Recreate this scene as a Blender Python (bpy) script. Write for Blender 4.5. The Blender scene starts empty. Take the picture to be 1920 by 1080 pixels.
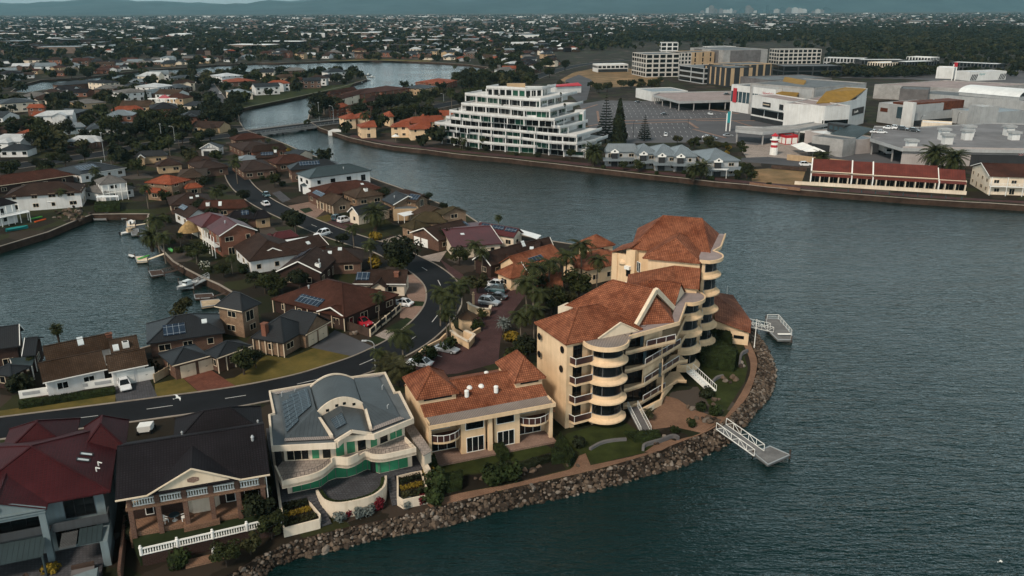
import bpy,math,random
import numpy as np
from mathutils import Vector,Matrix
from mathutils.geometry import delaunay_2d_cdt,tessellate_polygon
random.seed(7)
SC=bpy.context.scene
COL=SC.collection
# camera (a drone at 57 m)
FPX,CAM_H=1550.0,57.0
PITCH,ROLL=math.radians(18.73),math.radians(-0.2)
CR=Matrix.Rotation(math.pi/2-PITCH,3,'X')@Matrix.Rotation(ROLL,3,'Z')
cam=bpy.data.cameras.new('camera');cam.lens=FPX/1920*36;cam.sensor_width=36
cam.clip_start=1.0;cam.clip_end=60000
camo=bpy.data.objects.new('camera',cam);COL.objects.link(camo)
camo.matrix_world=Matrix.Translation((0,0,CAM_H))@CR.to_4x4()
SC.camera=camo
# daylight: soft overcast
SUN_EL,SUN_AZ=math.radians(44),math.radians(215)
world=bpy.data.worlds.new('World');SC.world=world;world.use_nodes=True
wn,wl=world.node_tree.nodes,world.node_tree.links
wn.clear()
wo=wn.new('ShaderNodeOutputWorld');wb=wn.new('ShaderNodeBackground')
sky=wn.new('ShaderNodeTexSky');sky.sky_type='NISHITA';sky.sun_disc=False
sky.sun_elevation=SUN_EL;sky.sun_rotation=SUN_AZ;sky.air_density=1.3;sky.dust_density=3.0
tc=wn.new('ShaderNodeTexCoord');mp=wn.new('ShaderNodeMapping');mp.inputs['Scale'].default_value=(1.2,1.2,7)
nz=wn.new('ShaderNodeTexNoise');nz.inputs['Scale'].default_value=3.0;nz.inputs['Detail'].default_value=6
cr=wn.new('ShaderNodeValToRGB')
cr.color_ramp.elements[0].position=.38;cr.color_ramp.elements[0].color=(2.75,3.35,3.5,1)
cr.color_ramp.elements[1].position=.66;cr.color_ramp.elements[1].color=(5.1,6.0,6.2,1)
mx=wn.new('ShaderNodeMixRGB');mx.inputs[0].default_value=0.82
wl.new(tc.outputs['Generated'],mp.inputs['Vector']);wl.new(mp.outputs[0],nz.inputs['Vector'])
wl.new(nz.outputs['Fac'],cr.inputs[0]);wl.new(sky.outputs[0],mx.inputs[1]);wl.new(cr.outputs[0],mx.inputs[2])
sp=wn.new('ShaderNodeSeparateXYZ');wl.new(tc.outputs['Generated'],sp.inputs[0])
rg=wn.new('ShaderNodeValToRGB');wl.new(sp.outputs[2],rg.inputs[0]);re_=rg.color_ramp.elements;re_[0].position=.02;re_[0].color=(.24,)*3+(1,);re_[1].position=.7;re_[1].color=(.11,)*3+(1,)
for q,k in((.07,.8),(.14,.98),(.3,.6)):x=re_.new(q);x.color=(k,)*3+(1,)
rs=wn.new('ShaderNodeMath');rs.operation='MULTIPLY';rs.inputs[1].default_value=3.3;wl.new(rg.outputs[0],rs.inputs[0])
sc=wn.new('ShaderNodeVectorMath');sc.operation='SCALE';wl.new(mx.outputs[0],sc.inputs[0]);wl.new(rs.outputs[0],sc.inputs['Scale'])
wl.new(sc.outputs[0],wb.inputs['Color']);wb.inputs['Strength'].default_value=0.056
wl.new(wb.outputs[0],wo.inputs['Surface'])
sun=bpy.data.lights.new('sun','SUN');sun.energy=1.5;sun.angle=math.radians(12);sun.color=(1,.87,.72)
suno=bpy.data.objects.new('sun',sun);COL.objects.link(suno)
sd=Vector((math.sin(SUN_AZ)*math.cos(SUN_EL),math.cos(SUN_AZ)*math.cos(SUN_EL),math.sin(SUN_EL)))
suno.rotation_euler=sd.to_track_quat('Z','Y').to_euler();suno.location=(0,0,200)
SC.view_settings.view_transform='Standard';SC.view_settings.look='None'
SC.view_settings.exposure=1.15;SC.view_settings.gamma=1.0
cy=SC.cycles
cy.max_bounces=5;cy.diffuse_bounces=2;cy.glossy_bounces=3;cy.transmission_bounces=2
cy.volume_bounces=0;cy.transparent_max_bounces=4;cy.use_denoising=True
cy.caustics_reflective=False;cy.caustics_refractive=False
# from a photo pixel to a place on a level
def G(px,py,z=0.0):
 d=CR@Vector(((px-960)/FPX,(540-py)/FPX,-1.0));t=(z-CAM_H)/d.z
 return Vector((d.x*t,d.y*t,z))
def Gp(pts,z=0.0):return[G(x,y,z)for x,y in pts]
def PX(p):
 v=CR.transposed()@(Vector(p)-Vector((0,0,CAM_H)))
 return 960-FPX*v.x/v.z,540+FPX*v.y/v.z
def HZ(px,py,p):
 d=CR@Vector(((px-960)/FPX,(540-py)/FPX,-1.0));t=math.hypot(p[0],p[1])/math.hypot(d.x,d.y)
 return CAM_H+d.z*t
# materials
MATS={}
def mat(name,col,rough=.8,var=.25,vscale=.25,spec=None,metal=0,col2=None,bump=0,bscale=6,tile=None,coat=0,dirt=None):
 m=bpy.data.materials.new(name);m.use_nodes=True;MATS[name]=m
 n,l=m.node_tree.nodes,m.node_tree.links;b=n['Principled BSDF']
 spec=spec if spec is not None else(.1 if rough>.58 else.3);b.inputs['Roughness'].default_value=rough;b.inputs['Metallic'].default_value=metal
 b.inputs['Specular IOR Level'].default_value=spec;b.inputs['Coat Weight'].default_value=coat
 c=Vector(col);c2=Vector(col2)if col2 else c*(1-var)
 geo=n.new('ShaderNodeNewGeometry');oi=n.new('ShaderNodeObjectInfo')
 add=n.new('ShaderNodeVectorMath');add.operation='ADD'
 l.new(geo.outputs['Position'],add.inputs[0])
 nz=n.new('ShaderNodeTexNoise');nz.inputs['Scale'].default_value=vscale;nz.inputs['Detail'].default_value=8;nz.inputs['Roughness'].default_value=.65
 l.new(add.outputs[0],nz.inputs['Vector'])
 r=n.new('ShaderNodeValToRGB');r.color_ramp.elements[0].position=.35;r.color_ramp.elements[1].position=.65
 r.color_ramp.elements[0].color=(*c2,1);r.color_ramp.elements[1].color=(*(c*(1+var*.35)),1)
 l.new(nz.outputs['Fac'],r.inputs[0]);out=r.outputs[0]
 hgt=None
 if tile:
  uv=n.new('ShaderNodeUVMap');uv.uv_map='UVMap'
  if tile[3]=='rib':
   sep=n.new('ShaderNodeSeparateXYZ');l.new(uv.outputs[0],sep.inputs[0])
   ma=n.new('ShaderNodeMath');ma.operation='MULTIPLY';ma.inputs[1].default_value=1/tile[0];l.new(sep.outputs[0],ma.inputs[0])
   fr=n.new('ShaderNodeMath');fr.operation='FRACT';l.new(ma.outputs[0],fr.inputs[0])
   gt=n.new('ShaderNodeMath');gt.operation='GREATER_THAN';gt.inputs[1].default_value=1-tile[2]/tile[0];l.new(fr.outputs[0],gt.inputs[0])
   fac=gt.outputs[0]
  else:
   bt=n.new('ShaderNodeTexBrick');bt.inputs['Scale'].default_value=1.0
   bt.inputs['Brick Width'].default_value=tile[0];bt.inputs['Row Height'].default_value=tile[1]
   bt.inputs['Mortar Size'].default_value=tile[2];bt.inputs['Mortar Smooth'].default_value=.2
   bt.inputs['Color1'].default_value=(1,1,1,1);bt.inputs['Color2'].default_value=(.62,.6,.6,1);bt.inputs['Mortar'].default_value=(.5,.5,.5,1)
   bt.offset=.5 if tile[3]=='brick' else 0.0
   l.new(uv.outputs[0],bt.inputs['Vector']);fac=bt.outputs['Fac']
   mm=n.new('ShaderNodeMixRGB');mm.blend_type='MULTIPLY';mm.inputs[0].default_value=.55
   l.new(out,mm.inputs[1]);l.new(bt.outputs['Color'],mm.inputs[2]);out=mm.outputs[0]
  md=n.new('ShaderNodeMixRGB');md.blend_type='MIX';l.new(fac,md.inputs[0]);l.new(out,md.inputs[1])
  mc=tile[4]if len(tile)>4 else tuple(c*.45);md.inputs[2].default_value=(*mc,1);out=md.outputs[0]
  inv=n.new('ShaderNodeMath');inv.operation='SUBTRACT';inv.inputs[0].default_value=1.0;l.new(fac,inv.inputs[1]);hgt=inv.outputs[0]
 n2=n.new('ShaderNodeTexNoise');n2.inputs['Scale'].default_value=vscale*.23;n2.inputs['Detail'].default_value=5
 l.new(add.outputs[0],n2.inputs['Vector'])
 r2=n.new('ShaderNodeValToRGB');r2.color_ramp.elements[0].position=.3;r2.color_ramp.elements[1].position=.6
 dk=dirt if dirt else(1-var*.9,)*3
 r2.color_ramp.elements[0].color=(*dk,1);r2.color_ramp.elements[1].color=(1,1,1,1)
 l.new(n2.outputs['Fac'],r2.inputs[0])
 ml=n.new('ShaderNodeMixRGB');ml.blend_type='MULTIPLY';ml.inputs[0].default_value=1
 l.new(out,ml.inputs[1]);l.new(r2.outputs[0],ml.inputs[2]);out=ml.outputs[0]
 if name.startswith('render')or name.startswith('paint_c'):
  mp=n.new('ShaderNodeMapping');mp.inputs['Scale'].default_value=(1.6,1.6,.09);l.new(geo.outputs['Position'],mp.inputs['Vector']);n4=n.new('ShaderNodeTexNoise');n4.inputs['Scale'].default_value=1.3;n4.inputs['Detail'].default_value=5;l.new(mp.outputs[0],n4.inputs['Vector'])
  r4=n.new('ShaderNodeValToRGB');r4.color_ramp.elements[0].position=.3;r4.color_ramp.elements[1].position=.55;r4.color_ramp.elements[0].color=(.74,.7,.64,1);r4.color_ramp.elements[1].color=(1,1,1,1);l.new(n4.outputs['Fac'],r4.inputs[0])
  m4=n.new('ShaderNodeMixRGB');m4.blend_type='MULTIPLY';m4.inputs[0].default_value=.42;l.new(out,m4.inputs[1]);l.new(r4.outputs[0],m4.inputs[2]);out=m4.outputs[0]
 l.new(out,b.inputs['Base Color'])
 if bump or hgt is not None:
  bp=n.new('ShaderNodeBump');bp.inputs['Distance'].default_value=.05;bp.inputs['Strength'].default_value=bump or.6
  if hgt is None:
   n3=n.new('ShaderNodeTexNoise');n3.inputs['Scale'].default_value=bscale;n3.inputs['Detail'].default_value=4
   l.new(add.outputs[0],n3.inputs['Vector']);hgt=n3.outputs['Fac']
  l.new(hgt,bp.inputs['Height']);l.new(bp.outputs[0],b.inputs['Normal'])
 return m
T=.32
mat('tile_orange',(.36,.142,.078),.8,.5,1.1,tile=(.3,T,.045,'tile',(.13,.04,.02)),dirt=(.6,.5,.45))
mat('tile_brown',(.06,.036,.028),.8,.45,.7,tile=(.3,T,.05,'tile'),dirt=(.65,.62,.6))
mat('tile_umber',(.095,.062,.042),.8,.45,.7,tile=(.3,T,.05,'tile'),dirt=(.6,.55,.5))
mat('tile_redbrown',(.095,.038,.026),.8,.4,.7,tile=(.3,T,.05,'tile'),dirt=(.6,.6,.6))
mat('tile_black',(.014,.017,.022),.55,.3,.6,spec=.4,tile=(.3,T,.06,'tile'))
mat('tile_slate',(.022,.019,.023),.7,.35,.6,tile=(.3,T,.06,'tile'))
mat('tile_maroon',(.052,.013,.016),.6,.35,.6,tile=(.42,.36,.06,'tile',(.05,.008,.01)))
mat('tile_terracotta',(.36,.10,.05),.75,.35,.8,tile=(.3,T,.045,'tile'),dirt=(.7,.6,.6))
mat('tile_olive',(.1,.078,.042),.85,.45,.6,tile=(.3,T,.05,'tile'))
mat('tile_grey',(.21,.2,.19),.8,.3,.6,tile=(.3,T,.05,'tile'))
mat('metal_bluegrey',(.16,.19,.21),.45,.2,.4,spec=.5,tile=(.76,1,.06,'rib'))
mat('render_offwhite',(.5,.475,.44),.85,.12,.3)
mat('roof_deck',(.2,.2,.21),.9,.3,.08)
mat('metal_slate',(.055,.066,.073),.5,.2,.4,spec=.35,tile=(.5,1,.05,'rib'))
mat('metal_teal',(.03,.047,.052),.45,.2,.4,spec=.5,tile=(.5,1,.05,'rib'))
mat('metal_pale',(.5,.52,.53),.5,.2,.3,tile=(.7,1,.06,'rib'))
mat('metal_roof_tan',(.3,.25,.22),.5,.2,.4,tile=(.22,1,.07,'rib',(.12,.1,.09)))
mat('metal_white',(.72,.74,.74),.5,.12,.3)
mat('metal_red',(.085,.02,.022),.5,.25,.4,tile=(.76,1,.06,'rib'))
mat('membrane_grey',(.13,.145,.155),.7,.25,.4)
mat('membrane_mauve',(.3,.245,.235),.75,.2,.4)
mat('render_cream',(.74,.545,.355),.85,.14,.35,dirt=(.86,.82,.76))
mat('render_pale',(.72,.62,.5),.85,.12,.35,dirt=(.85,.82,.78))
mat('render_white',(.64,.64,.63),.8,.1,.3,dirt=(.85,.85,.85))
mat('render_bluegrey',(.17,.215,.23),.85,.12,.3)
mat('render_grey',(.36,.37,.375),.85,.14,.3)
mat('render_tan',(.44,.31,.19),.85,.15,.3)
mat('render_darkgrey',(.06,.065,.07),.8,.15,.3)
mat('concrete',(.34,.33,.32),.85,.25,.3)
mat('concrete_panel',(.4,.36,.345),.85,.15,.3,tile=(.9,40,.05,'rib',(.3,.27,.26)))
mat('concrete_dark',(.15,.14,.14),.85,.25,.3)
mat('brick_brown',(.15,.075,.05),.85,.3,1.0,tile=(.46,.17,.022,'brick',(.16,.12,.1)))
mat('brick_red',(.25,.085,.05),.85,.25,1.0,tile=(.46,.17,.022,'brick',(.2,.13,.1)))
mat('brick_tan',(.28,.17,.10),.85,.35,1.3,tile=(.46,.17,.022,'brick',(.3,.24,.19)))
mat('brick_dark',(.05,.026,.02),.85,.3,1.0,tile=(.46,.17,.022,'brick',(.06,.045,.04)))
mat('timber_pale',(.48,.37,.25),.8,.25,.8)
mat('timber_dark',(.075,.05,.04),.8,.35,.8)
mat('timber_grey',(.2,.2,.2),.8,.3,.8,tile=(.15,30,.03,'rib'))
mat('paint_white',(.78,.77,.73),.6,.06,.4)
mat('paint_cream',(.72,.6,.45),.6,.08,.4)
mat('paint_black',(.015,.015,.017),.5,.2,.4)
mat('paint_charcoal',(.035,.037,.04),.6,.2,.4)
mat('metal_galv',(.42,.44,.45),.45,.15,.5,metal=.3)
mat('rail_brown',(.05,.022,.02),.35,.2,.5,spec=.5)
mat('glass_dark',(.008,.01,.011),.1,.3,.3,spec=.45)
mat('glass_green',(.05,.26,.13),.15,.3,.4,spec=.6)
mat('glass_sea',(.02,.085,.055),.1,.3,.4,spec=.5)
mat('glass_blue',(.04,.07,.085),.08,.2,.3,spec=.6)
mat('solar',(.02,.035,.06),.12,.2,.5,spec=.6,tile=(1.0,1.65,.035,'tile',(.22,.26,.3)))
mat('solar_dark',(.012,.022,.032),.2,.2,.5,spec=.4,tile=(.5,.9,.05,'tile',(.06,.09,.11)))
mat('asphalt',(.014,.0155,.0185),.85,.3,.12,bump=.25,bscale=9)
mat('asphalt_grey',(.085,.087,.095),.9,.25,.06)
mat('asphalt_lot',(.1,.1,.108),.9,.22,.05)
mat('line_white',(.62,.62,.6),.7,.2,.8)
mat('kerb',(.3,.26,.22),.85,.25,.5)
mat('paver_maroon',(.115,.062,.062),.85,.3,.3,tile=(.22,.22,.03,'brick'))
mat('paver_brick',(.30,.175,.115),.85,.3,.35,tile=(.4,.2,.03,'brick'))
mat('paver_red',(.23,.09,.062),.85,.35,.5,tile=(.4,.2,.03,'brick'))
mat('paver_pink',(.36,.24,.19),.85,.25,.35,tile=(.4,.2,.03,'brick'))
mat('paver_grey',(.1,.1,.11),.85,.25,.35,tile=(.4,.4,.03,'brick'))
mat('paver_pale',(.4,.34,.3),.85,.2,.35,tile=(.6,.6,.03,'brick'))
mat('lawn_green',(.032,.042,.012),.95,.4,.35,bump=.6,bscale=12,dirt=(.8,.75,.6))
mat('lawn_dark',(.02,.03,.012),.95,.4,.35,bump=.6,bscale=12)
mat('lawn_dry',(.125,.092,.026),.95,.45,.3,bump=.6,bscale=12,col2=(.075,.065,.018))
mat('dry_earth',(.27,.17,.09),.95,.4,.08,col2=(.12,.09,.045))
mat('soil',(.022,.018,.013),.95,.4,.25,bump=.6,bscale=6)
mat('rock_bed',(.022,.017,.013),.95,.4,.6,bump=.8,bscale=3)
mat('rock_brown',(.13,.095,.07),.9,.45,.8,bump=.8,bscale=5)
mat('rock_grey',(.22,.185,.155),.9,.4,.8,bump=.8,bscale=5)
mat('rock_dark',(.05,.038,.03),.9,.4,.8,bump=.8,bscale=5)
mat('leaf_dark',(.02,.026,.011),.85,.62,1.1,spec=.15)  # colour noise imitates lit leaf tips, likewise in the leaf mixes below
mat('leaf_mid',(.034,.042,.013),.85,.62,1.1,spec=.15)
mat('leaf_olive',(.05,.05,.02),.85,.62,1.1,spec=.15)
mat('leaf_palm',(.042,.05,.018),.8,.5,.9,spec=.1)
mat('leaf_blue',(.018,.028,.022),.85,.4,.5,spec=.15)
mat('leaf_gold',(.22,.15,.02),.85,.35,.7,spec=.15)
mat('leaf_silver',(.13,.15,.14),.8,.35,.7,spec=.2)
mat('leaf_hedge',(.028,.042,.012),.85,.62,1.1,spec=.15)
mat('leaf_red',(.11,.01,.016),.85,.3,.7,spec=.15)
mat('flower_white',(.6,.6,.5),.85,.2,.7)
mat('flower_pink',(.45,.12,.14),.85,.2,.7)
mat('bark',(.06,.045,.035),.95,.35,1.5)
mat('bark_pale',(.17,.14,.11),.95,.35,1.5)
mat('thatch',(.36,.24,.11),.95,.4,1.2,bump=.8,bscale=8)
mat('car_white',(.72,.73,.74),.25,.03,.3,spec=.5,coat=.6)
mat('car_silver',(.36,.38,.4),.28,.05,.3,metal=.5,coat=.6)
mat('car_grey',(.2,.2,.21),.28,.05,.3,metal=.4,coat=.6)
mat('car_dark',(.025,.027,.03),.25,.05,.3,spec=.5,coat=.6)
mat('car_teal',(.03,.075,.085),.25,.05,.3,spec=.5,coat=.6)
mat('car_red',(.4,.02,.035),.25,.05,.3,spec=.5,coat=.6)
mat('rubber',(.012,.012,.012),.8,.1,1)
mat('plastic_white',(.75,.75,.72),.5,.05,.5)
mat('boat_white',(.7,.7,.68),.4,.08,.5)
mat('boat_rust',(.16,.06,.035),.7,.3,.7)
mat('kayak_orange',(.6,.1,.02),.45,.1,.5)
mat('kayak_green',(.1,.4,.08),.45,.1,.5)
mat('tarp_teal',(.02,.2,.2),.6,.1,.5)
mat('sign_red',(.42,.02,.03),.5,.1,.4)
mat('sign_teal',(.02,.25,.27),.5,.1,.4)
mat('sign_yellow',(.75,.55,.02),.5,.1,.4)
mat('cladding_rust',(.13,.042,.022),.7,.4,.5)
mat('roof_gold',(.26,.155,.035),.7,.2,.3)
mat('skylight',(.6,.65,.66),.3,.1,.5)
mat('hill_scrub',(.03,.05,.055),.95,.5,.0035,col2=(.015,.025,.03))
# mesh toolkit
WLOC={}
class MB:
 def __init__(s,frame=None):s.v=[];s.f=[];s.m=[];s.fr=frame;s.mi=0
 def P(s,p):
  p=Vector(p)if len(p)==3 else Vector((p[0],p[1],0))
  if s.fr is None:return p
  o,ux,uy=s.fr
  return Vector((o.x+ux.x*p.x+uy.x*p.y,o.y+ux.y*p.x+uy.y*p.y,o.z+p.z))
 def face(s,*pts):
  i=len(s.v);s.v+=[s.P(p)for p in pts];s.f.append(tuple(range(i,i+len(pts))));s.m.append(s.mi);return s
 def box(s,x0,x1,y0,y1,z0,z1,top=True,bottom=True):
  a=[(x0,y0),(x1,y0),(x1,y1),(x0,y1)]
  return s.prism(a,z0,z1,top,bottom)
 def prism(s,poly,z0,z1,top=True,bottom=True):
  n=len(poly);i=len(s.v)
  ar=sum(poly[k][0]*poly[(k+1)%n][1]-poly[(k+1)%n][0]*poly[k][1]for k in range(n))
  if ar<0:poly=poly[::-1]
  s.v+=[s.P((p[0],p[1],z0))for p in poly]+[s.P((p[0],p[1],z1))for p in poly]
  for k in range(n):s.f.append((i+k,i+(k+1)%n,i+n+(k+1)%n,i+n+k));s.m.append(s.mi)
  if n<=4:
   caps=[tuple(range(n))]
  else:
   caps=[tuple(t)for t in tessellate_polygon([[Vector((p[0],p[1],0))for p in poly]])]
  for c in caps:
   a=sum(poly[c[k]][0]*poly[c[(k+1)%len(c)]][1]-poly[c[(k+1)%len(c)]][0]*poly[c[k]][1]for k in range(len(c)))
   if a<0:c=c[::-1]
   if top:s.f.append(tuple(i+n+k for k in c));s.m.append(s.mi)
   if bottom:s.f.append(tuple(i+k for k in reversed(c)));s.m.append(s.mi)
  return s
 def flat(s,poly,z):
  for t in tessellate_polygon([[Vector((p[0],p[1],0))for p in poly]]):
   a=[poly[k]for k in t]
   ar=sum(a[k][0]*a[(k+1)%3][1]-a[(k+1)%3][0]*a[k][1]for k in range(3))
   if ar<0:a=a[::-1]
   s.face(*[(p[0],p[1],z)for p in a])
  return s
 def strip(s,pa,pb):
  for k in range(len(pa)-1):s.face(pa[k],pa[k+1],pb[k+1],pb[k])
  return s
 def bar(s,a,b,w=.1,h=None):
  a,b=s.P(a),s.P(b);h=h or w;d=(b-a)
  if d.length<1e-6:return s
  d.normalize();u=d.cross(Vector((0,0,1)))
  if u.length<.01:u=Vector((1,0,0))
  u.normalize();v=u.cross(d);i=len(s.v)
  for q in(a,b):
   for(x,y)in((-1,-1),(1,-1),(1,1),(-1,1)):s.v.append(q+u*(x*w/2)+v*(y*h/2))
  for k in range(4):s.f.append((i+k,i+(k+1)%4,i+4+(k+1)%4,i+4+k))
  s.f+=[(i+3,i+2,i+1,i),(i+4,i+5,i+6,i+7)];s.m+=[s.mi]*6
  return s
 def path(s,pts,w=.1,h=None):
  for k in range(len(pts)-1):s.bar(pts[k],pts[k+1],w,h)
  return s
 def tube(s,a,b,r0,r1=None,n=8,cap=True):
  a,b=s.P(a),s.P(b);r1=r0 if r1 is None else r1;d=(b-a).normalized();u=d.cross(Vector((0,0,1)))
  if u.length<.01:u=Vector((1,0,0))
  u.normalize();v=d.cross(u);i=len(s.v)
  for q,r in((a,r0),(b,r1)):
   for k in range(n):t=2*math.pi*k/n;s.v.append(q+u*(math.cos(t)*r)+v*(math.sin(t)*r))
  for k in range(n):s.f.append((i+k,i+(k+1)%n,i+n+(k+1)%n,i+n+k));s.m.append(s.mi)
  if cap:s.f+=[tuple(i+n-1-k for k in range(n)),tuple(i+n+k for k in range(n))];s.m+=[s.mi]*2
  return s
 def lathe(s,c,prof,n=10):
  i=len(s.v)
  for r,z in prof:
   for k in range(n):t=2*math.pi*k/n;s.v.append(s.P((c[0]+math.cos(t)*r,c[1]+math.sin(t)*r,c[2]+z)))
  for j in range(len(prof)-1):
   for k in range(n):s.f.append((i+j*n+k,i+j*n+(k+1)%n,i+(j+1)*n+(k+1)%n,i+(j+1)*n+k));s.m.append(s.mi)
  s.f.append(tuple(i+(len(prof)-1)*n+k for k in range(n)));s.m.append(s.mi)
  return s
 def build(s,name,mats,parent=None,smooth=False):
  me=bpy.data.meshes.new(name);off=WLOC.get(parent.name,Vector())if parent else Vector()
  me.from_pydata([tuple(p-off)for p in s.v],[],s.f)
  if not isinstance(mats,(list,tuple)):mats=[mats]
  for m in mats:me.materials.append(MATS[m]if isinstance(m,str)else m)
  if len(mats)>1:me.polygons.foreach_set('material_index',s.m)
  uvl=me.uv_layers.new(name='UVMap');uvs=np.zeros((len(me.loops),2),'f')
  for p in me.polygons:
   nn=p.normal
   if abs(nn.z)>.995:u,w=Vector((1,0,0)),Vector((0,1,0))
   else:
    u=Vector((-nn.y,nn.x,0)).normalized();w=nn.cross(u)
   for li in p.loop_indices:
    q=me.vertices[me.loops[li].vertex_index].co+off;uvs[li]=(q.dot(u),q.dot(w))
  uvl.data.foreach_set('uv',uvs.ravel())
  if smooth:me.polygons.foreach_set('use_smooth',[True]*len(me.polygons))
  o=bpy.data.objects.new(name,me);COL.objects.link(o)
  if parent:o.parent=parent;WLOC[o.name]=off
  else:WLOC[o.name]=Vector()
  return o
def tag(o,label=None,cat=None,group=None,kind=None):
 if label:o['label']=label
 if cat:o['category']=cat
 if group:o['group']=group
 if kind:o['kind']=kind
 return o
def thing(name,label,cat,loc,group=None):
 o=bpy.data.objects.new(name,None);COL.objects.link(o);o.location=loc;o.empty_display_size=.5
 WLOC[o.name]=Vector(loc);return tag(o,label,cat,group)
def structure(o):o['kind']='structure';return o
def setlabel(o,t):o['label']=t;return o
KIDS={}
def copy_tree(o,loc,rz=0,sc=1.0,label=None,group=None,cat=None,szs=None):
 r=o.copy();COL.objects.link(r);r.location=loc;r.rotation_euler=(0,0,rz);r.scale=(sc,sc,sc*(szs or 1))
 for ch in KIDS.get(o.name)or o.children:
  c=ch.copy();COL.objects.link(c);c.parent=r
  for g in ch.children:
   d=g.copy();COL.objects.link(d);d.parent=c
 if label:r['label']=label
 if group:r['group']=group
 if cat:r['category']=cat
 return r
def frame(a,b,z=0):
 a,b=Vector((a[0],a[1],z)),Vector((b[0],b[1],z));ux=(b-a).normalized()
 return(a,ux,Vector((-ux.y,ux.x,0)))
def loc_in(fr,p):
 d=Vector((p[0],p[1],0))-Vector((fr[0].x,fr[0].y,0));return d.dot(fr[1]),d.dot(fr[2])
def smooth_line(pts,n=4):
 out=[];P=[pts[0]]+list(pts)+[pts[-1]]
 for i in range(1,len(P)-2):
  for k in range(n):
   t=k/n;a,b,c,d=P[i-1],P[i],P[i+1],P[i+2]
   out.append(.5*((2*b)+(c-a)*t+(2*a-5*b+4*c-d)*t*t+(-a+3*b-3*c+d)*t**3))
 out.append(pts[-1]);return out
def offset_line(pts,d):
 out=[]
 for i,p in enumerate(pts):
  a=pts[max(0,i-1)];b=pts[min(len(pts)-1,i+1)];t=(b-a);t.z=0;t.normalize()
  out.append(p+Vector((-t.y,t.x,0))*d)
 return out
def inside(p,poly):
 c=False;n=len(poly);x,y=p[0],p[1];j=n-1
 for i in range(n):
  xi,yi,xj,yj=poly[i][0],poly[i][1],poly[j][0],poly[j][1]
  if(yi>y)!=(yj>y)and x<(xj-xi)*(y-yi)/(yj-yi)+xi:c=not c
  j=i
 return c
# ground, water, hills
WATER_Z=-1.8
W_MAIN=[(380,1110),(430,1075),(490,1042),(530,1022),(580,1006),(620,996),(657,987),(730,972),(807,953),(870,938),(960,917),(1040,899),(1115,882),(1210,855),(1270,832),(1330,808),(1372,778),(1407,737),(1422,682),(1412,650),(1400,625),(1384,597),(1372,572),(1330,535),(1250,500),(1160,478),(1100,462),(1020,450),(960,437),(900,420),(870,400),(820,380),(765,358),(708,338),(660,318),(610,300),(565,284),(540,272),(515,262),(480,251),(458,243),(449,228),(447,212),(455,203),(480,197),(540,185),(600,172),(640,163),(675,153),(688,148),(686,142),(668,138),(640,135),(600,133),(560,133),(520,133),(480,134),(440,135),(375,136),(340,138),(275,142),(200,148),(112,164),(47,174),(20,172),(37,160),(75,150),(140,146),(190,141),(235,135),(295,129),(350,126),(410,121),(480,118),(525,118),(600,115),(660,113),(740,114),(820,117),(880,121),(915,126),(905,132),(870,143),(830,152),(790,159),(740,165),(690,171),(640,179),(603,191),(582,206),(577,226),(600,240),(628,249),(655,258),(700,268),(740,275),(800,281),(850,288),(900,293),(960,298),(1000,303),(1040,307),(1100,314),(1160,321),(1220,328),(1280,334),(1340,341),(1400,346),(1440,351),(1500,356),(1560,361),(1640,367),(1720,373),(1800,378),(1860,381),(1920,385),(2100,400)]
W_INLET=[(0,462),(40,450),(90,435),(130,418),(172,402),(220,401),(279,401),(276,412),(280,435),(295,455),(305,470),(325,490),(345,502),(380,520),(410,533),(436,548),(425,572),(398,604),(340,632),(260,655),(130,676),(0,708),(-170,760),(-320,600),(-150,500)]
wm=[G(x,y)for x,y in W_MAIN]+[Vector(q+(0,))for q in((330,190),(330,20),(200,-30),(0,-30),(-45,60))]
wi=[G(x,y)for x,y in W_INLET]
def make_ground():
 R=9000
 outer=[Vector((-R,-300)),Vector((R,-300)),Vector((R,12000)),Vector((-R,12000))]
 polys=[outer,[p.to_2d()for p in wm],[p.to_2d()for p in wi]]
 vs,es=[],[]
 for pl in polys:
  i=len(vs);vs+=pl;es+=[(i+k,i+(k+1)%len(pl))for k in range(len(pl))]
 v,e,f,*_=delaunay_2d_cdt(vs,es,[],0,.01)
 b=MB()
 b.v=[Vector((p.x,p.y,0))for p in v]
 for t in f:
  c=sum((v[k]for k in t),Vector((0,0)))/len(t)
  if inside(c,polys[1])or inside(c,polys[2]):continue
  a=sum(v[t[k]].x*v[t[(k+1)%len(t)]].y-v[t[(k+1)%len(t)]].x*v[t[k]].y for k in range(len(t)))
  b.f.append(tuple(t)if a>0 else tuple(t)[::-1]);b.m.append(0)
 g=b.build('ground','ground_mix');structure(g)
 b=MB()
 for pl in(wm,wi):
  n=len(pl)
  for k in range(n):
   p,q=pl[k],pl[(k+1)%n];b.face((p.x,p.y,0),(q.x,q.y,0),(q.x,q.y,-3.2),(p.x,p.y,-3.2))
 structure(b.build('bank','bank_stone'))
 b=MB()
 for pl,k0 in((wm,21),(wi,0)):
  for k in range(k0,len(pl)-(6 if k0 else 1)):b.bar((pl[k].x,pl[k].y,.03),(pl[k+1].x,pl[k+1].y,.03),.45,.16)
 structure(b.build('bank_coping','kerb'))
mat('bank_stone',(.06,.038,.028),.9,.4,.5,bump=.5,bscale=3)
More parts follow.
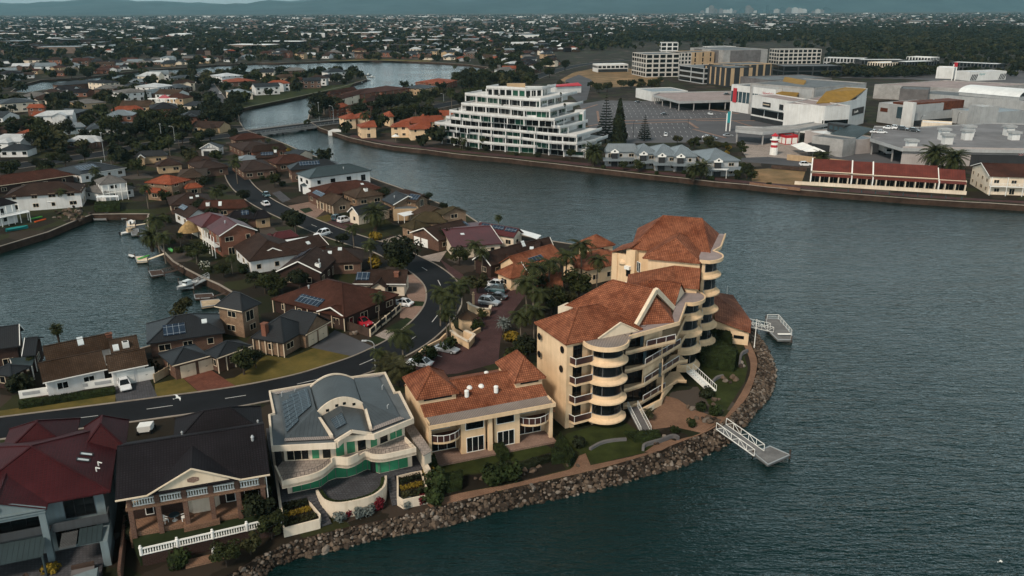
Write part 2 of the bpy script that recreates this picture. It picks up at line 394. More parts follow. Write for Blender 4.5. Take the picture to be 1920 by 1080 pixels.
def ground_mat():
 m=mat('ground_mix',(.022,.018,.013),.95,.5,.25,bump=.6,bscale=5);n,l=m.node_tree.nodes,m.node_tree.links;b=n['Principled BSDF'];old=b.inputs['Base Color'].links[0].from_socket
 geo=n.new('ShaderNodeNewGeometry');wv=n.new('ShaderNodeTexNoise');wv.inputs['Scale'].default_value=.35;wv.inputs['Detail'].default_value=4;l.new(geo.outputs['Position'],wv.inputs['Vector'])
 ad=n.new('ShaderNodeVectorMath');ad.operation='MULTIPLY_ADD';ad.inputs[1].default_value=(3,3,0);l.new(wv.outputs['Color'],ad.inputs[0]);l.new(geo.outputs['Position'],ad.inputs[2])
 vo=n.new('ShaderNodeTexVoronoi');vo.inputs['Scale'].default_value=.13;l.new(ad.outputs[0],vo.inputs['Vector']);bw=n.new('ShaderNodeSeparateColor');l.new(vo.outputs['Color'],bw.inputs[0])
 r=n.new('ShaderNodeValToRGB');r.color_ramp.interpolation='CONSTANT';e=r.color_ramp.elements;e[0].color=(.02,.016,.011,1);e[1].position=.3;e[1].color=(.03,.034,.012,1)
 for p,c in((.5,(.04,.03,.022)),(.62,(.016,.02,.008)),(.76,(.055,.04,.031)),(.84,(.024,.018,.012)),(.94,(.085,.07,.06))):x=e.new(p);x.color=(*c,1)
 l.new(bw.outputs[0],r.inputs[0]);mx=n.new('ShaderNodeMixRGB');mx.inputs[0].default_value=.72;l.new(old,mx.inputs[1]);l.new(r.outputs[0],mx.inputs[2]);l.new(mx.outputs[0],b.inputs['Base Color'])
ground_mat()
def water_mat():
 m=bpy.data.materials.new('water');m.use_nodes=True;n,l=m.node_tree.nodes,m.node_tree.links
 b=n['Principled BSDF'];b.inputs['Base Color'].default_value=(.003,.0145,.0145,1);b.inputs['Roughness'].default_value=.12
 b.inputs['IOR'].default_value=1.33;b.inputs['Specular Tint'].default_value=(.62,.98,1,1);b.inputs['Specular IOR Level'].default_value=.68
 geo=n.new('ShaderNodeNewGeometry')
 def noise(rot,sx,sy,scale,det):
  mp=n.new('ShaderNodeMapping');mp.inputs['Rotation'].default_value=(0,0,math.radians(rot));mp.inputs['Scale'].default_value=(sx,sy,1)
  l.new(geo.outputs['Position'],mp.inputs['Vector'])
  t=n.new('ShaderNodeTexNoise');t.inputs['Scale'].default_value=scale;t.inputs['Detail'].default_value=det;t.inputs['Roughness'].default_value=.55;t.inputs['Distortion'].default_value=.4
  l.new(mp.outputs[0],t.inputs['Vector']);return t.outputs['Fac']
 def mth(op,a,b2):
  x=n.new('ShaderNodeMath');x.operation=op
  for i,q in enumerate((a,b2)):
   if isinstance(q,(int,float)):x.inputs[i].default_value=q
   else:l.new(q,x.inputs[i])
  return x.outputs[0]
 w1=noise(24,.42,1.9,.8,3);w2=noise(-20,.8,1.2,2.2,2);w3=noise(10,.5,1,.11,3)
 h=mth('ADD',mth('MULTIPLY',w1,1.0),mth('ADD',mth('MULTIPLY',w2,.4),mth('MULTIPLY',w3,2.2)))
 bp=n.new('ShaderNodeBump');bp.inputs['Strength'].default_value=1.0;bp.inputs['Distance'].default_value=.3
 l.new(h,bp.inputs['Height']);l.new(bp.outputs[0],b.inputs['Normal'])
 gust=noise(35,.3,1,.02,4);rr=n.new('ShaderNodeMapRange');rr.inputs[1].default_value=.35;rr.inputs[2].default_value=.65;rr.inputs[3].default_value=.03;rr.inputs[4].default_value=.16
 l.new(gust,rr.inputs[0]);l.new(rr.outputs[0],b.inputs['Roughness'])
 MATS['water']=m
water_mat()
make_ground()
b=MB();b.face((-900,-200,WATER_Z),(900,-200,WATER_Z),(900,1300,WATER_Z),(-900,1300,WATER_Z));structure(b.build('water','water'))
def hills():
 b=MB();random.seed(3)
 nx,ny=150,14;x0,x1=-11000,11000;y0,y1=9500,14500
 import mathutils.noise as N
 prof=[(-7000,120),(-5200,150),(-4500,190),(-3900,165),(-3300,120),(-2500,150),(-1900,200),(-1300,260),(-600,240),(200,300),(1500,420),(4000,520),(9000,560)]
 def H0(x):
  for(a,ha),(c,hc)in zip(prof,prof[1:]):
   if a<=x<=c:return ha+(hc-ha)*(x-a)/(c-a)
  return prof[0][1]if x<prof[0][0]else prof[-1][1]
 for j in range(ny+1):
  for i in range(nx+1):
   x=x0+(x1-x0)*i/nx;t=j/ny;y=y0+(y1-y0)*t
   k=math.sin(min(1,t*1.6)*math.pi/2)
   h=H0(x*9500/max(y,1))*.86*k+60*k*N.fractal(Vector((x*.0011,y*.0011,0)),1,2,5)+18*k*N.fractal(Vector((x*.005,y*.004,3)),1,2,4)
   b.v.append(Vector((x,y,h-4)))
 for j in range(ny):
  for i in range(nx):
   a=j*(nx+1)+i;b.f.append((a,a+1,a+nx+2,a+nx+1));b.m.append(0)
 structure(b.build('hills','hill_scrub',smooth=True))
hills()
# building tools
def thick(b,faces,th=.16):
 key=lambda p:(round(p[0],3),round(p[1],3),round(p[2],3));edges={}
 for f in faces:
  b.face(*f);b.face(*[(p[0],p[1],p[2]-th)for p in reversed(f)])
  for k in range(len(f)):
   a,c=f[k],f[(k+1)%len(f)];e=(key(a),key(c))
   if e[::-1]in edges:edges.pop(e[::-1])
   else:edges[e]=(a,c)
 for a,c in edges.values():b.face(c,a,(a[0],a[1],a[2]-th),(c[0],c[1],c[2]-th))
def roof_faces(x0,x1,y0,y1,z,rise,ridge='x',e0='hip',e1='hip',hip_in=None):
 if ridge=='y':
  fs,rl,gb=roof_faces(y0,y1,-x1,-x0,z,rise,'x',e0,e1,hip_in)
  r=lambda p:(-p[1],p[0],p[2])
  return[[r(p)for p in f]for f in fs],[(r(a),r(c))for a,c in rl],[[r(p)for p in g]for g in gb]
 h=(y1-y0)/2;ym=(y0+y1)/2;i=hip_in if hip_in else h
 i=min(i,(x1-x0)/2-.01)if e0==e1=='hip' else min(i,(x1-x0)-.2)
 A,B,C,D=(x0,y0,z),(x1,y0,z),(x1,y1,z),(x0,y1,z)
 R0=(x0+(i if e0=='hip' else 0),ym,z+rise);R1=(x1-(i if e1=='hip' else 0),ym,z+rise)
 fs=[[A,B,R1,R0],[C,D,R0,R1]];rl=[(R0,R1)];gb=[]
 if e0=='hip':fs.append([D,A,R0]);rl+=[(A,R0),(D,R0)]
 else:gb.append([D,A,R0])
 if e1=='hip':fs.append([B,C,R1]);rl+=[(B,R1),(C,R1)]
 else:gb.append([B,C,R1])
 return fs,rl,gb
def add_roof(b,wall,x0,x1,y0,y1,z,rise,ridge='x',e0='hip',e1='hip',th=.18,hip_in=None,caps=True,gin=.4):
 fs,rl,gb=roof_faces(x0,x1,y0,y1,z,rise,ridge,e0,e1,hip_in);thick(b,fs,th)
 if caps:
  for a,c in rl:b.bar((a[0],a[1],a[2]+.03),(c[0],c[1],c[2]+.03),.24,.1)
 if wall is not None:
  cx,cy=(x0+x1)/2,(y0+y1)/2
  for g in gb:
   m=((g[0][0]+g[1][0])/2,(g[0][1]+g[1][1])/2);L=math.hypot(m[0]-cx,m[1]-cy)or 1;dx,dy=(cx-m[0])/L*gin,(cy-m[1])/L*gin
   k=.93;q=[(m[0]+(p[0]-m[0])*k+dx,m[1]+(p[1]-m[1])*k+dy,(p[2]-z)*k+z-th)for p in g]
   q2=[(p[0]+dx*.4,p[1]+dy*.4,p[2])for p in q]
   wall.face(*q);wall.face(*reversed(q2));wall.face(q[0],q[2],q2[2],q2[0]);wall.face(q[2],q[1],q2[1],q2[2])
 return rl
def win_mb(fr,x0,x1,z0,z1,y=0.0,nm=0,fw=.07,out=.05,b=None,nz=0):
 b=b or MB(fr);b.fr=fr
 b.mi=0
 b.box(x0,x1,y-out,y+.02,z1-fw,z1);b.box(x0,x1,y-out,y+.02,z0,z0+fw)
 b.box(x0,x0+fw,y-out,y+.02,z0+fw,z1-fw);b.box(x1-fw,x1,y-out,y+.02,z0+fw,z1-fw)
 for k in range(nm):
  xm=x0+(x1-x0)*(k+1)/(nm+1);b.box(xm-fw*.4,xm+fw*.4,y-out,y+.02,z0+fw,z1-fw)
 for k in range(nz):
  zm=z0+(z1-z0)*(k+1)/(nz+1);b.box(x0+fw,x1-fw,y-out+.01,y+.02,zm-fw*.35,zm+fw*.35)
 b.mi=1;b.face((x0+fw,y-.012,z0+fw),(x1-fw,y-.012,z0+fw),(x1-fw,y-.012,z1-fw),(x0+fw,y-.012,z1-fw));b.mi=0
 return b
def window(parent,fr,x0,x1,z0,z1,y=0.0,nm=0,frame_m='paint_white',glass='glass_dark',name='window',nz=0,fw=.07):
 return win_mb(fr,x0,x1,z0,z1,y,nm,fw=fw,nz=nz).build(name,[frame_m,glass],parent)
def arc(cx,cy,r,a0,a1,n=18):
 return[(cx+r*math.cos(math.radians(a0+(a1-a0)*k/n)),cy+r*math.sin(math.radians(a0+(a1-a0)*k/n)))for k in range(n+1)]
def ring_wall(b,pts,z0,z1,th=.15,closed=False):
 P=[Vector((p[0],p[1],0))for p in pts];Q=offset_line(P,th)
 for k in range(len(P)-1):
  a,c,d,e=P[k],P[k+1],Q[k+1],Q[k]
  b.face((a.x,a.y,z0),(c.x,c.y,z0),(c.x,c.y,z1),(a.x,a.y,z1));b.face((d.x,d.y,z0),(e.x,e.y,z0),(e.x,e.y,z1),(d.x,d.y,z1))
  b.face((a.x,a.y,z1),(c.x,c.y,z1),(d.x,d.y,z1),(e.x,e.y,z1));b.face((e.x,e.y,z0),(d.x,d.y,z0),(c.x,c.y,z0),(a.x,a.y,z0))
 for p,q,s in((P[0],Q[0],1),(P[-1],Q[-1],-1)):
  f=[(p.x,p.y,z0),(p.x,p.y,z1),(q.x,q.y,z1),(q.x,q.y,z0)];b.face(*(f if s>0 else f[::-1]))
 return b
def rail(parent,pts,z,h=1.0,top=.06,post=.05,every=1.6,panel=None,name='balcony_rail',m='paint_white',pm='rail_brown',mid=0):
 P=[Vector((p[0],p[1],z if len(p)<3 else p[2]))for p in pts];b=MB()
 for k in range(len(P)-1):
  a,c=P[k],P[k+1];L=(c-a).length;n=max(1,round(L/every));up=Vector((0,0,h))
  b.bar(a+up,c+up,top)
  for j in range(mid):uu=Vector((0,0,h*(j+1)/(mid+1)));b.bar(a+uu,c+uu,top*.5)
  for i in range(n+(1 if k==len(P)-2 else 0)):
   q=a.lerp(c,i/n);b.bar(q,q+up,post)
 r=b.build(name,m,parent)
 if panel:
  b=MB()
  for k in range(len(P)-1):
   a,c=P[k],P[k+1];d=(c-a).normalized();s=Vector((-d.y,d.x,0))*.02
   for sg in(1,-1):
    f=[a+s*sg+Vector((0,0,.06)),c+s*sg+Vector((0,0,.06)),c+s*sg+Vector((0,0,h-.06)),a+s*sg+Vector((0,0,h-.06))]
    b.face(*(f if sg<0 else f[::-1]))
  b.build('panel',pm,r)
 return r
def stairs(parent,a,c,w,n,mat_s='concrete',rails=True,name='stair',rm='paint_white',rh=1.0):
 a,c=Vector(a),Vector(c);d=c-a;h=Vector((d.x,d.y,0)).normalized();s=Vector((-h.y,h.x,0));b=MB()
 run=Vector((d.x,d.y,0)).length/n
 for k in range(n):
  z=a.z+d.z*(k+1)/n;p=a+h*(run*k);q=p+h*run*1.15
  pl=[p+s*w/2,p-s*w/2,q-s*w/2,q+s*w/2];b.prism([(v.x,v.y)for v in pl],z-.16,z)
 for sg in(1,-1):b.bar(a+s*sg*w/2,c+s*sg*w/2-Vector((0,0,.1)),.08,.22)
 o=b.build(name,mat_s,parent)
 if rails:
  for sg in(1,-1):
   b=MB();p,q=a+s*sg*w/2,c+s*sg*w/2;up=Vector((0,0,rh))
   b.bar(p+up,q+up,.06);b.bar(p+up*.15,q+up*.15,.05)
   m=max(4,int((q-p).length/.45))
   for k in range(m+1):t=p.lerp(q,k/m);b.bar(t,t+up,.03 if k%m else.06)
   b.build('handrail',rm,o if parent is None else parent)
 return o
# the cream apartment block on the point
def apartments():
 T=thing('apartment_building','big cream stepped apartment block with orange tiled roofs and stacked round balconies','apartment block',(15,112,0))
 FL=[.94,3.92,6.88,9.78];E=13.15
 fA=frame((7.55,105.45),(17.7,110.4))
 fB=frame((17.7,111.4),(24.6,119.5))
 def g2(*pts,z=0):return[tuple(G(x,y,z).to_2d())for x,y in pts]
 wall=MB();A=lambda x,y:tuple(MB(fA).P((x,y)).to_2d());B=lambda x,y:tuple(MB(fB).P((x,y)).to_2d())
 back=[B(10.6,12.6),B(.2,12.6),A(6.5,9.0),A(0,8.8)]
 body=[A(0,0),A(1.0,0),A(1.0,.5),A(3.6,.5),A(8.9,1.5),(19.3,112.3),(22.5,117.2),(25.2,122.2),(27.8,129.5)]+back
 wall.prism(body,0,E-.2)
 wall.build('wall','render_cream',T)
 for x0,x1,y0,y1,z0,z1 in((.75,1.3,-.15,.5,0,.94),(4.0,4.5,-.6,.2,0,.94)):b=MB(fA);b.box(x0,x1,y0,y1,z0,z1);b.build('pier','render_cream',T)
 side=frame((3.3,113.1),(7.55,105.45))
 for px,py in((1011.5,631),(1011,665),(1055,656),(1053,691)):
  best=min(((Vector(MB(side).P((s*.05,0,z*.05)))-0*Vector((0,0,0)),s*.05,z*.05)for s in range(0,176,4)for z in range(60,262,4)),key=lambda q:(PX(q[0])[0]-px)**2+(PX(q[0])[1]-py)**2)
  x,z=best[1],best[2];b=MB(side);n=14
  pts=[(x+.42*math.cos(2*math.pi*k/n),-.05,z+.5*math.sin(2*math.pi*k/n))for k in range(n)]
  b.mi=1;b.face(*pts);b.mi=0
  for k in range(n):b.bar(pts[k],pts[(k+1)%n],.07)
  b.bar((x-.3,-.06,z-.35),(x+.3,-.06,z+.35),.04);b.bar((x+.3,-.06,z-.35),(x-.3,-.06,z+.35),.04)
  b.build('porthole',['paint_black','glass_dark'],T)
 for i,z in enumerate(FL):
  b=MB(fA);pl=[(.45,.1),(.45+.35,-1.15),(3.9,-1.05),(4.2,.3),(3.6,.8),(.5,.8)]
  b.prism(pl,z,z+.28);bal=b.build('balcony','render_cream',T)
  P3=[MB(fA).P((x,y,0))for x,y in((.55,.05),(.85,-1.05),(3.7,-.95))]
  rail(bal,[(p.x,p.y)for p in P3],z+.28,1.0,.07,.06,3.0,panel=True)
  window(T,fA,1.15,2.75,z+.3,z+2.55,.5,1,'paint_black',name='balcony_door')
 b=MB(fA);b.box(1.5,3.7,.35,.48,0,.9);b.build('undercroft_grille','paint_black',T)
 def bay(c,floors,r,a0,a1,tops,first_lip=True):
  cx,cy=c
  for i,z in enumerate(floors):
   if z>.5 or first_lip:
    b=MB();n=22;lo=arc(cx,cy,r+.82,a0,a1,n);hi=arc(cx,cy,r+.12,a0,a1,n)
    b.strip([(x,y,z)for x,y in lo],[(x,y,z+.2)for x,y in lo])
    b.strip([(x,y,z+.2)for x,y in lo],[(x,y,z+.5)for x,y in hi])
    b.strip([(x,y,z+.5)for x,y in hi],[(x,y,z+1.02)for x,y in hi])
    b.strip([(x,y,z+1.02)for x,y in hi],[(x,y,z+1.02)for x,y in arc(cx,cy,r-.25,a0,a1,n)])
    b.flat([(x,y)for x,y in lo]+[(cx,cy)],z)
    b.build('balcony_lip','render_cream',T)
   b=MB();n=16;p=arc(cx,cy,r,a0+12,a1-8,n);zt=tops[i]
   b.strip([(x,y,z+1.0)for x,y in p],[(x,y,zt)for x,y in p]);gl=b.build('bay_window','glass_dark',T)
   b=MB();q=arc(cx,cy,r+.03,a0+12,a1-8,n)
   for k in(0,4,n):b.bar((*q[k],z+1.0),(*q[k],zt),.09)
   b.path([(x,y,z+1.06)for x,y in q],.07);b.path([(*q[0],zt-.4),(*q[4],zt-.4)],.07)
   b.build('window_frame','timber_grey',gl)
   for q0,q1 in((a0,a0+12),(a1-8,a1)):b=MB();ring_wall(b,arc(cx,cy,r+.04,q0,q1,4),z+.98,zt+.3);b.build('bay_wall','render_cream',T)
 cA=(13.3,107.9);rA=2.35
 bay(cA,FL,rA,205,372,[3.9,6.86,9.76,12.4])
 cB=(27.5,126.0);rB=2.75
 bay(cB,FL,rB,255,405,[3.9,6.86,9.76,12.4])
 OUT={3:[(1168,667),(1180,665),(1212,657),(1266,644),(1286,600)],2:[(1168,701),(1180,699),(1209,691),(1275.5,651),(1285,634)],1:[(1168,737),(1180,734),(1208,725),(1273,683),(1289,681)],0:[(1186,764),(1205,757),(1271,717),(1287,718)]}
 inner=[A(8.9,1.5),(19.3,112.2),(22.6,117.0),(25.4,122.0)]
 for i,z in enumerate(FL):
  o=g2(*OUT[i],z=z);b=MB();b.prism(o+[(26.9,122.5)]+inner[::-1],z,z+.25);sl=b.build('balcony','render_cream',T)
  b=MB();hh=.62 if i else.45
  ring_wall(b,o,z-.02,z+hh,.16);b.build('spandrel','render_cream',sl)
  k0={3:2,2:2,1:2,0:1}[i];k1=k0+1
  rr=[o[k0],o[k1]]if i else[o[k0],tuple(Vector(o[k0]).lerp(Vector(o[k1]),.62))]
  rail(sl,[Vector(p).lerp(Vector((22,117)),.012).to_tuple()for p in rr],z+hh,.85,.08,.07,1.9,panel=True)
  zt=(FL+[E])[i+1]-.05;gl=MB()
  line=[(16.1,108.6),A(9.2,1.3),(19.35,112.1),(22.7,116.9),(25.45,121.9)]
  gl.strip([(x,y,z+.26)for x,y in line],[(x,y,zt)for x,y in line]);gw=gl.build('glazed_wall','glass_dark',T)
  b=MB();ln=[Vector((x-.0,y-.06,0))for x,y in line]
  for a,c in zip(ln,ln[1:]):
   m=max(1,round((c-a).length/1.5))
   for k in range(m+1):q=a.lerp(c,k/m);b.bar((q.x,q.y,z+.26),(q.x,q.y,zt),.07)
  b.build('mullion','paint_black',gw)
  b=MB();b.bar((19.2,111.2,z+.25+1.3),(22.6,116,z+.25+1.3),.18,2.6)if i in(1,3)else b.bar((23.3,115.8,z+1.5),(22.0,116.6,z+1.5),.2,2.5)
  b.build('dividing_wall','render_cream',T)
  if i<3:
   p=g2((1240,[0,706,672][i]),z=z)[0]if i else(22.9,114.9)
   b=MB();b.bar((p[0],p[1],z+.2),(p[0],p[1],(FL+[E])[i+1]),.22);b.build('post','render_cream',T)
 b=MB()
 for x,y,z in((18.6,111.0,9.9),(19.2,111.3,7.0),(22,113.4,4.2)):
  for k in range(5):b.bar((x+k*.1,y+.01+k*.05,z+.1),(x+k*.1,y+.01+k*.05,z+2.4),.07)
 b.build('curtain','glass_blue',T)
 p0=G(1211,812,0);p1=G(1186,765,1.0);stairs(T,(p0.x,p0.y,0),(p1.x,p1.y,1.1),1.5,9,'concrete_dark')
 p0=G(1337,735,0);p1=G(1293,701,1.0);stairs(T,(p0.x,p0.y,0),(p1.x,p1.y,1.6),1.3,10,'paint_white')
 b=MB();o=g2((1201,780),(1240,760),(1245,745),(1262,725),z=0);ring_wall(b,o,0,1.0,.3);b.build('base_wall','render_cream',T)
 b=MB();b.bar((*g2((1215,774))[0],.45),(*g2((1226,767))[0],.45),.1,.85);b.build('garage_door','paint_cream',T)
# roofs
 R=MB(fA);W=MB(fA)
 add_roof(R,None,-.35,12.4,-.25,9.1,E,3.1,'x','hip','hip',hip_in=4.6)
 fs=[[(4.7,-.3,E),(8.4,-.35,E+1.75),(8.4,3.4,E+1.75),(4.7,3.0,E)],[(8.4,-.35,E+1.75),(11.6,-.35,E),(11.6,3.4,E),(8.4,3.4,E+1.75)]]
 thick(R,fs,.14);R.build('roof','tile_orange',T)
 W.face((4.8,-.4,E-.1),(11.5,-.4,E-.1),(8.4,-.4,E+1.72));W.face((8.4,-.2,E+1.7),(11.5,-.2,E-.1),(4.8,-.2,E-.1))
 W.bar((4.75,-.42,E),(8.4,-.42,E+1.8),.2,.12);W.bar((8.4,-.42,E+1.8),(11.6,-.42,E),.2,.12);W.build('gable','paint_cream',T)
 R=MB(fB)
 add_roof(R,None,-.2,10.9,-.0,13.1,E,4.3,'y','gable','hip')
 fs=[[(1.2,.15,E),(5.6,-3.3,E),(5.3,.25,E+3.6)],[(5.6,-3.3,E),(10.4,.1,E),(5.3,.25,E+3.6)]]
 thick(R,fs,.1)
 fs=[[(9.6,2.2,E+.2),(14.6,2.2,E+2.0),(14.6,4.8,E+2.0),(8,5.2,E+2.6)],]
 R.build('roof','tile_orange',T)
 b=MB(fB)
 for a,c in(((-.2,-.1,E-.1),(5.35,-.1,E+4.32)),((5.35,-.1,E+4.32),(10.9,-.1,E-.1))):b.bar(a,c,.5,.75)
 b.build('gable_frame','paint_cream',T)
 fG=frame((25.3,120.6),(28.4,127.4));R=MB(fG);W=MB(fG)
 add_roof(R,W,0,7.3,0,8,E,2.5,'y','gable','hip',gin=.15);R.build('roof','tile_orange',T);W.build('gable','paint_cream',T)
 def flat_roof(out,inner_pts,z,m,fh=.55,name='canopy'):
  b=MB();b.flat(out+inner_pts,z+fh-.12);c=b.build(name,m,T)
  b=MB();ring_wall(b,out,z,z+fh,.22);b.flat((out+inner_pts),z);b.build('fascia','render_cream',c)
 ra=arc(13.05,107.0,3.3,188,355,20);can=g2((1275,603),(1288,567),z=E)
 flat_roof(ra,[A(11.8,.9),A(4.6,.6)],E-.62,'metal_roof_tan',.62)
 flat_roof([(16.6,108.2),can[0],can[1]]+arc(27.3,125.4,3.75,285,420,16),[(27.6,127.3),(25,119.6),(23.8,115.2),(19.4,112.9),A(11.4,1.0)],E-.57,'membrane_mauve',.57)
# link block and tower
 Z5=[2.03,5.08,7.95,11.06,14.16];TE=17.0
 fT=frame((22.7,133.7),(31.0,130.8))
 b=MB(fT);b.box(.3,8.9,.1,9.5,0,TE-.15);b.box(-3.3,9.7,5.2,18.4,0,TE-.15);b.build('wall','render_cream',T)
 fD=frame((20.2,128.6),(29.9,126.4));b=MB(fD);b.box(.3,9.9,.3,6.2,0,13.9);b.box(-1.2,.3,.5,5.5,0,13.9);b.build('link_wall','render_cream',T)
 R=MB(fD);fs=[[(-1.2,-3.6,14),(4.2,-3.6,14),(6.0,4.3,16.3)],[(-1.6,5,14),(-1.2,-3.6,14),(6.0,4.3,16.3)],[(4.2,-3.6,14),(6.6,.2,14),(6.0,4.3,16.3)],[(6.6,.2,14),(10.3,-.3,14.0),(10.3,3.9,16.2),(6.0,4.3,16.3)]]
 thick(R,fs,.15);R.build('roof','tile_orange',T)
 R=MB(fT);W=MB(fT)
 thick(R,[[(-3.6,4.6,TE),(10.1,4.6,TE),(7.3,13.4,TE+4.2),(.4,13.4,TE+4.2)],[(10.1,4.6,TE),(10.3,19,TE),(7.3,13.4,TE+4.2)],[(10.3,19,TE),(-5.2,19,TE),(.4,13.4,TE+4.2),(7.3,13.4,TE+4.2)],[(-5.2,19,TE),(-3.6,4.6,TE),(.4,13.4,TE+4.2)]])
 for a,c in(((-3.6,4.6,TE),(.4,13.4,TE+4.2)),((.4,13.4,TE+4.2),(7.3,13.4,TE+4.2)),((7.3,13.4,TE+4.2),(10.1,4.6,TE))):R.bar(a,c,.25,.14)
 add_roof(R,None,-.6,9.0,-.35,12,TE,2.7,'y','hip','hip',hip_in=4.2)
 fs=[[(8.9,1.0,TE+.05),(9.2,5.6,TE+.05),(9.2,5.6,TE+2.2),(6,5.6,TE+2.2)]]
 R.build('roof','tile_orange',T)
 cT=(31.9,133.7);rT=2.7
 bay(cT,Z5,rT,262,405,[5.05,7.9,11.0,14.1,16.9])
 flat_roof([(31.0,130.7)]+arc(31.9,133.9,3.75,280,402,18)+[(36.6,139),(39.5,147.5)],[(36,148.5),(32.4,138)],TE-.1,'membrane_mauve',.55)
 q0=G(1148,463,TE-.6);fW=frame((q0.x,q0.y),(21.6,138.4));b=MB(fW)
 b.box(0,1.3,0,9,0,15.5);b.box(1.3,3.2,.15,9,0,15.5);b.lathe((2.25,.6,13.8),[(.95,0),(.9,.35),(.7,.65),(.35,.85),(.02,.9)],14);b.build('wall','render_cream',T)
 fs=[[(-.2,-.3,15.5),(-.2,3,16.2),(4.6,3,18.2),(4.6,-.3,17.4)],[(-.2,3,16.2),(-.2,10,15.6),(4.6,10,17.2),(4.6,3,18.2)]];R=MB(fW);thick(R,fs,.15);R.build('roof','tile_orange',T)
 for x,z in((3.45,13.0),(3.45,9.9)):
  window(T,fW,x,x+.9,z-1.2,z,.0,0,'paint_black');b=MB(fW);b.prism([(x-.1,-.5),(x+1,-.5),(x+1,.1),(x-.1,.1)],z+.15,z+.75);b.build('awning','paint_white',T)
 f2=frame((21.4,134.2),(22.9,133.6));window(T,frame((21.3,138.2),(22.7,134.0)),1.3,2.6,13.6,15.4,-.02,1,'paint_white')
 b=MB(fW);b.box(3.2,5.2,.1,6,0,TE-.2);b.build('wall','render_cream',T)
 for z in Z5[:4]:
  b=MB();b.prism([(29.6,128.2),(31.6,127.9),(31.9,130.9),(30,131)],z,z+.25);bl=b.build('balcony','render_cream',T)
  rail(bl,[(29.9,128.0),(31.5,127.9),(31.9,130.4)],z+.25,.95,.06,.05,2,panel=True)
 b=MB();b.prism([(29.6,127.6),(30.4,127.4),(30.9,131.4),(30.2,131.6)],0,14.0);b.build('wall','render_cream',T)
 b=MB(fB);b.box(-.8,1.6,11.2,13.3,E-2.5,E+.35);b.build('parapet','render_pale',T)
 return T
APT=apartments()
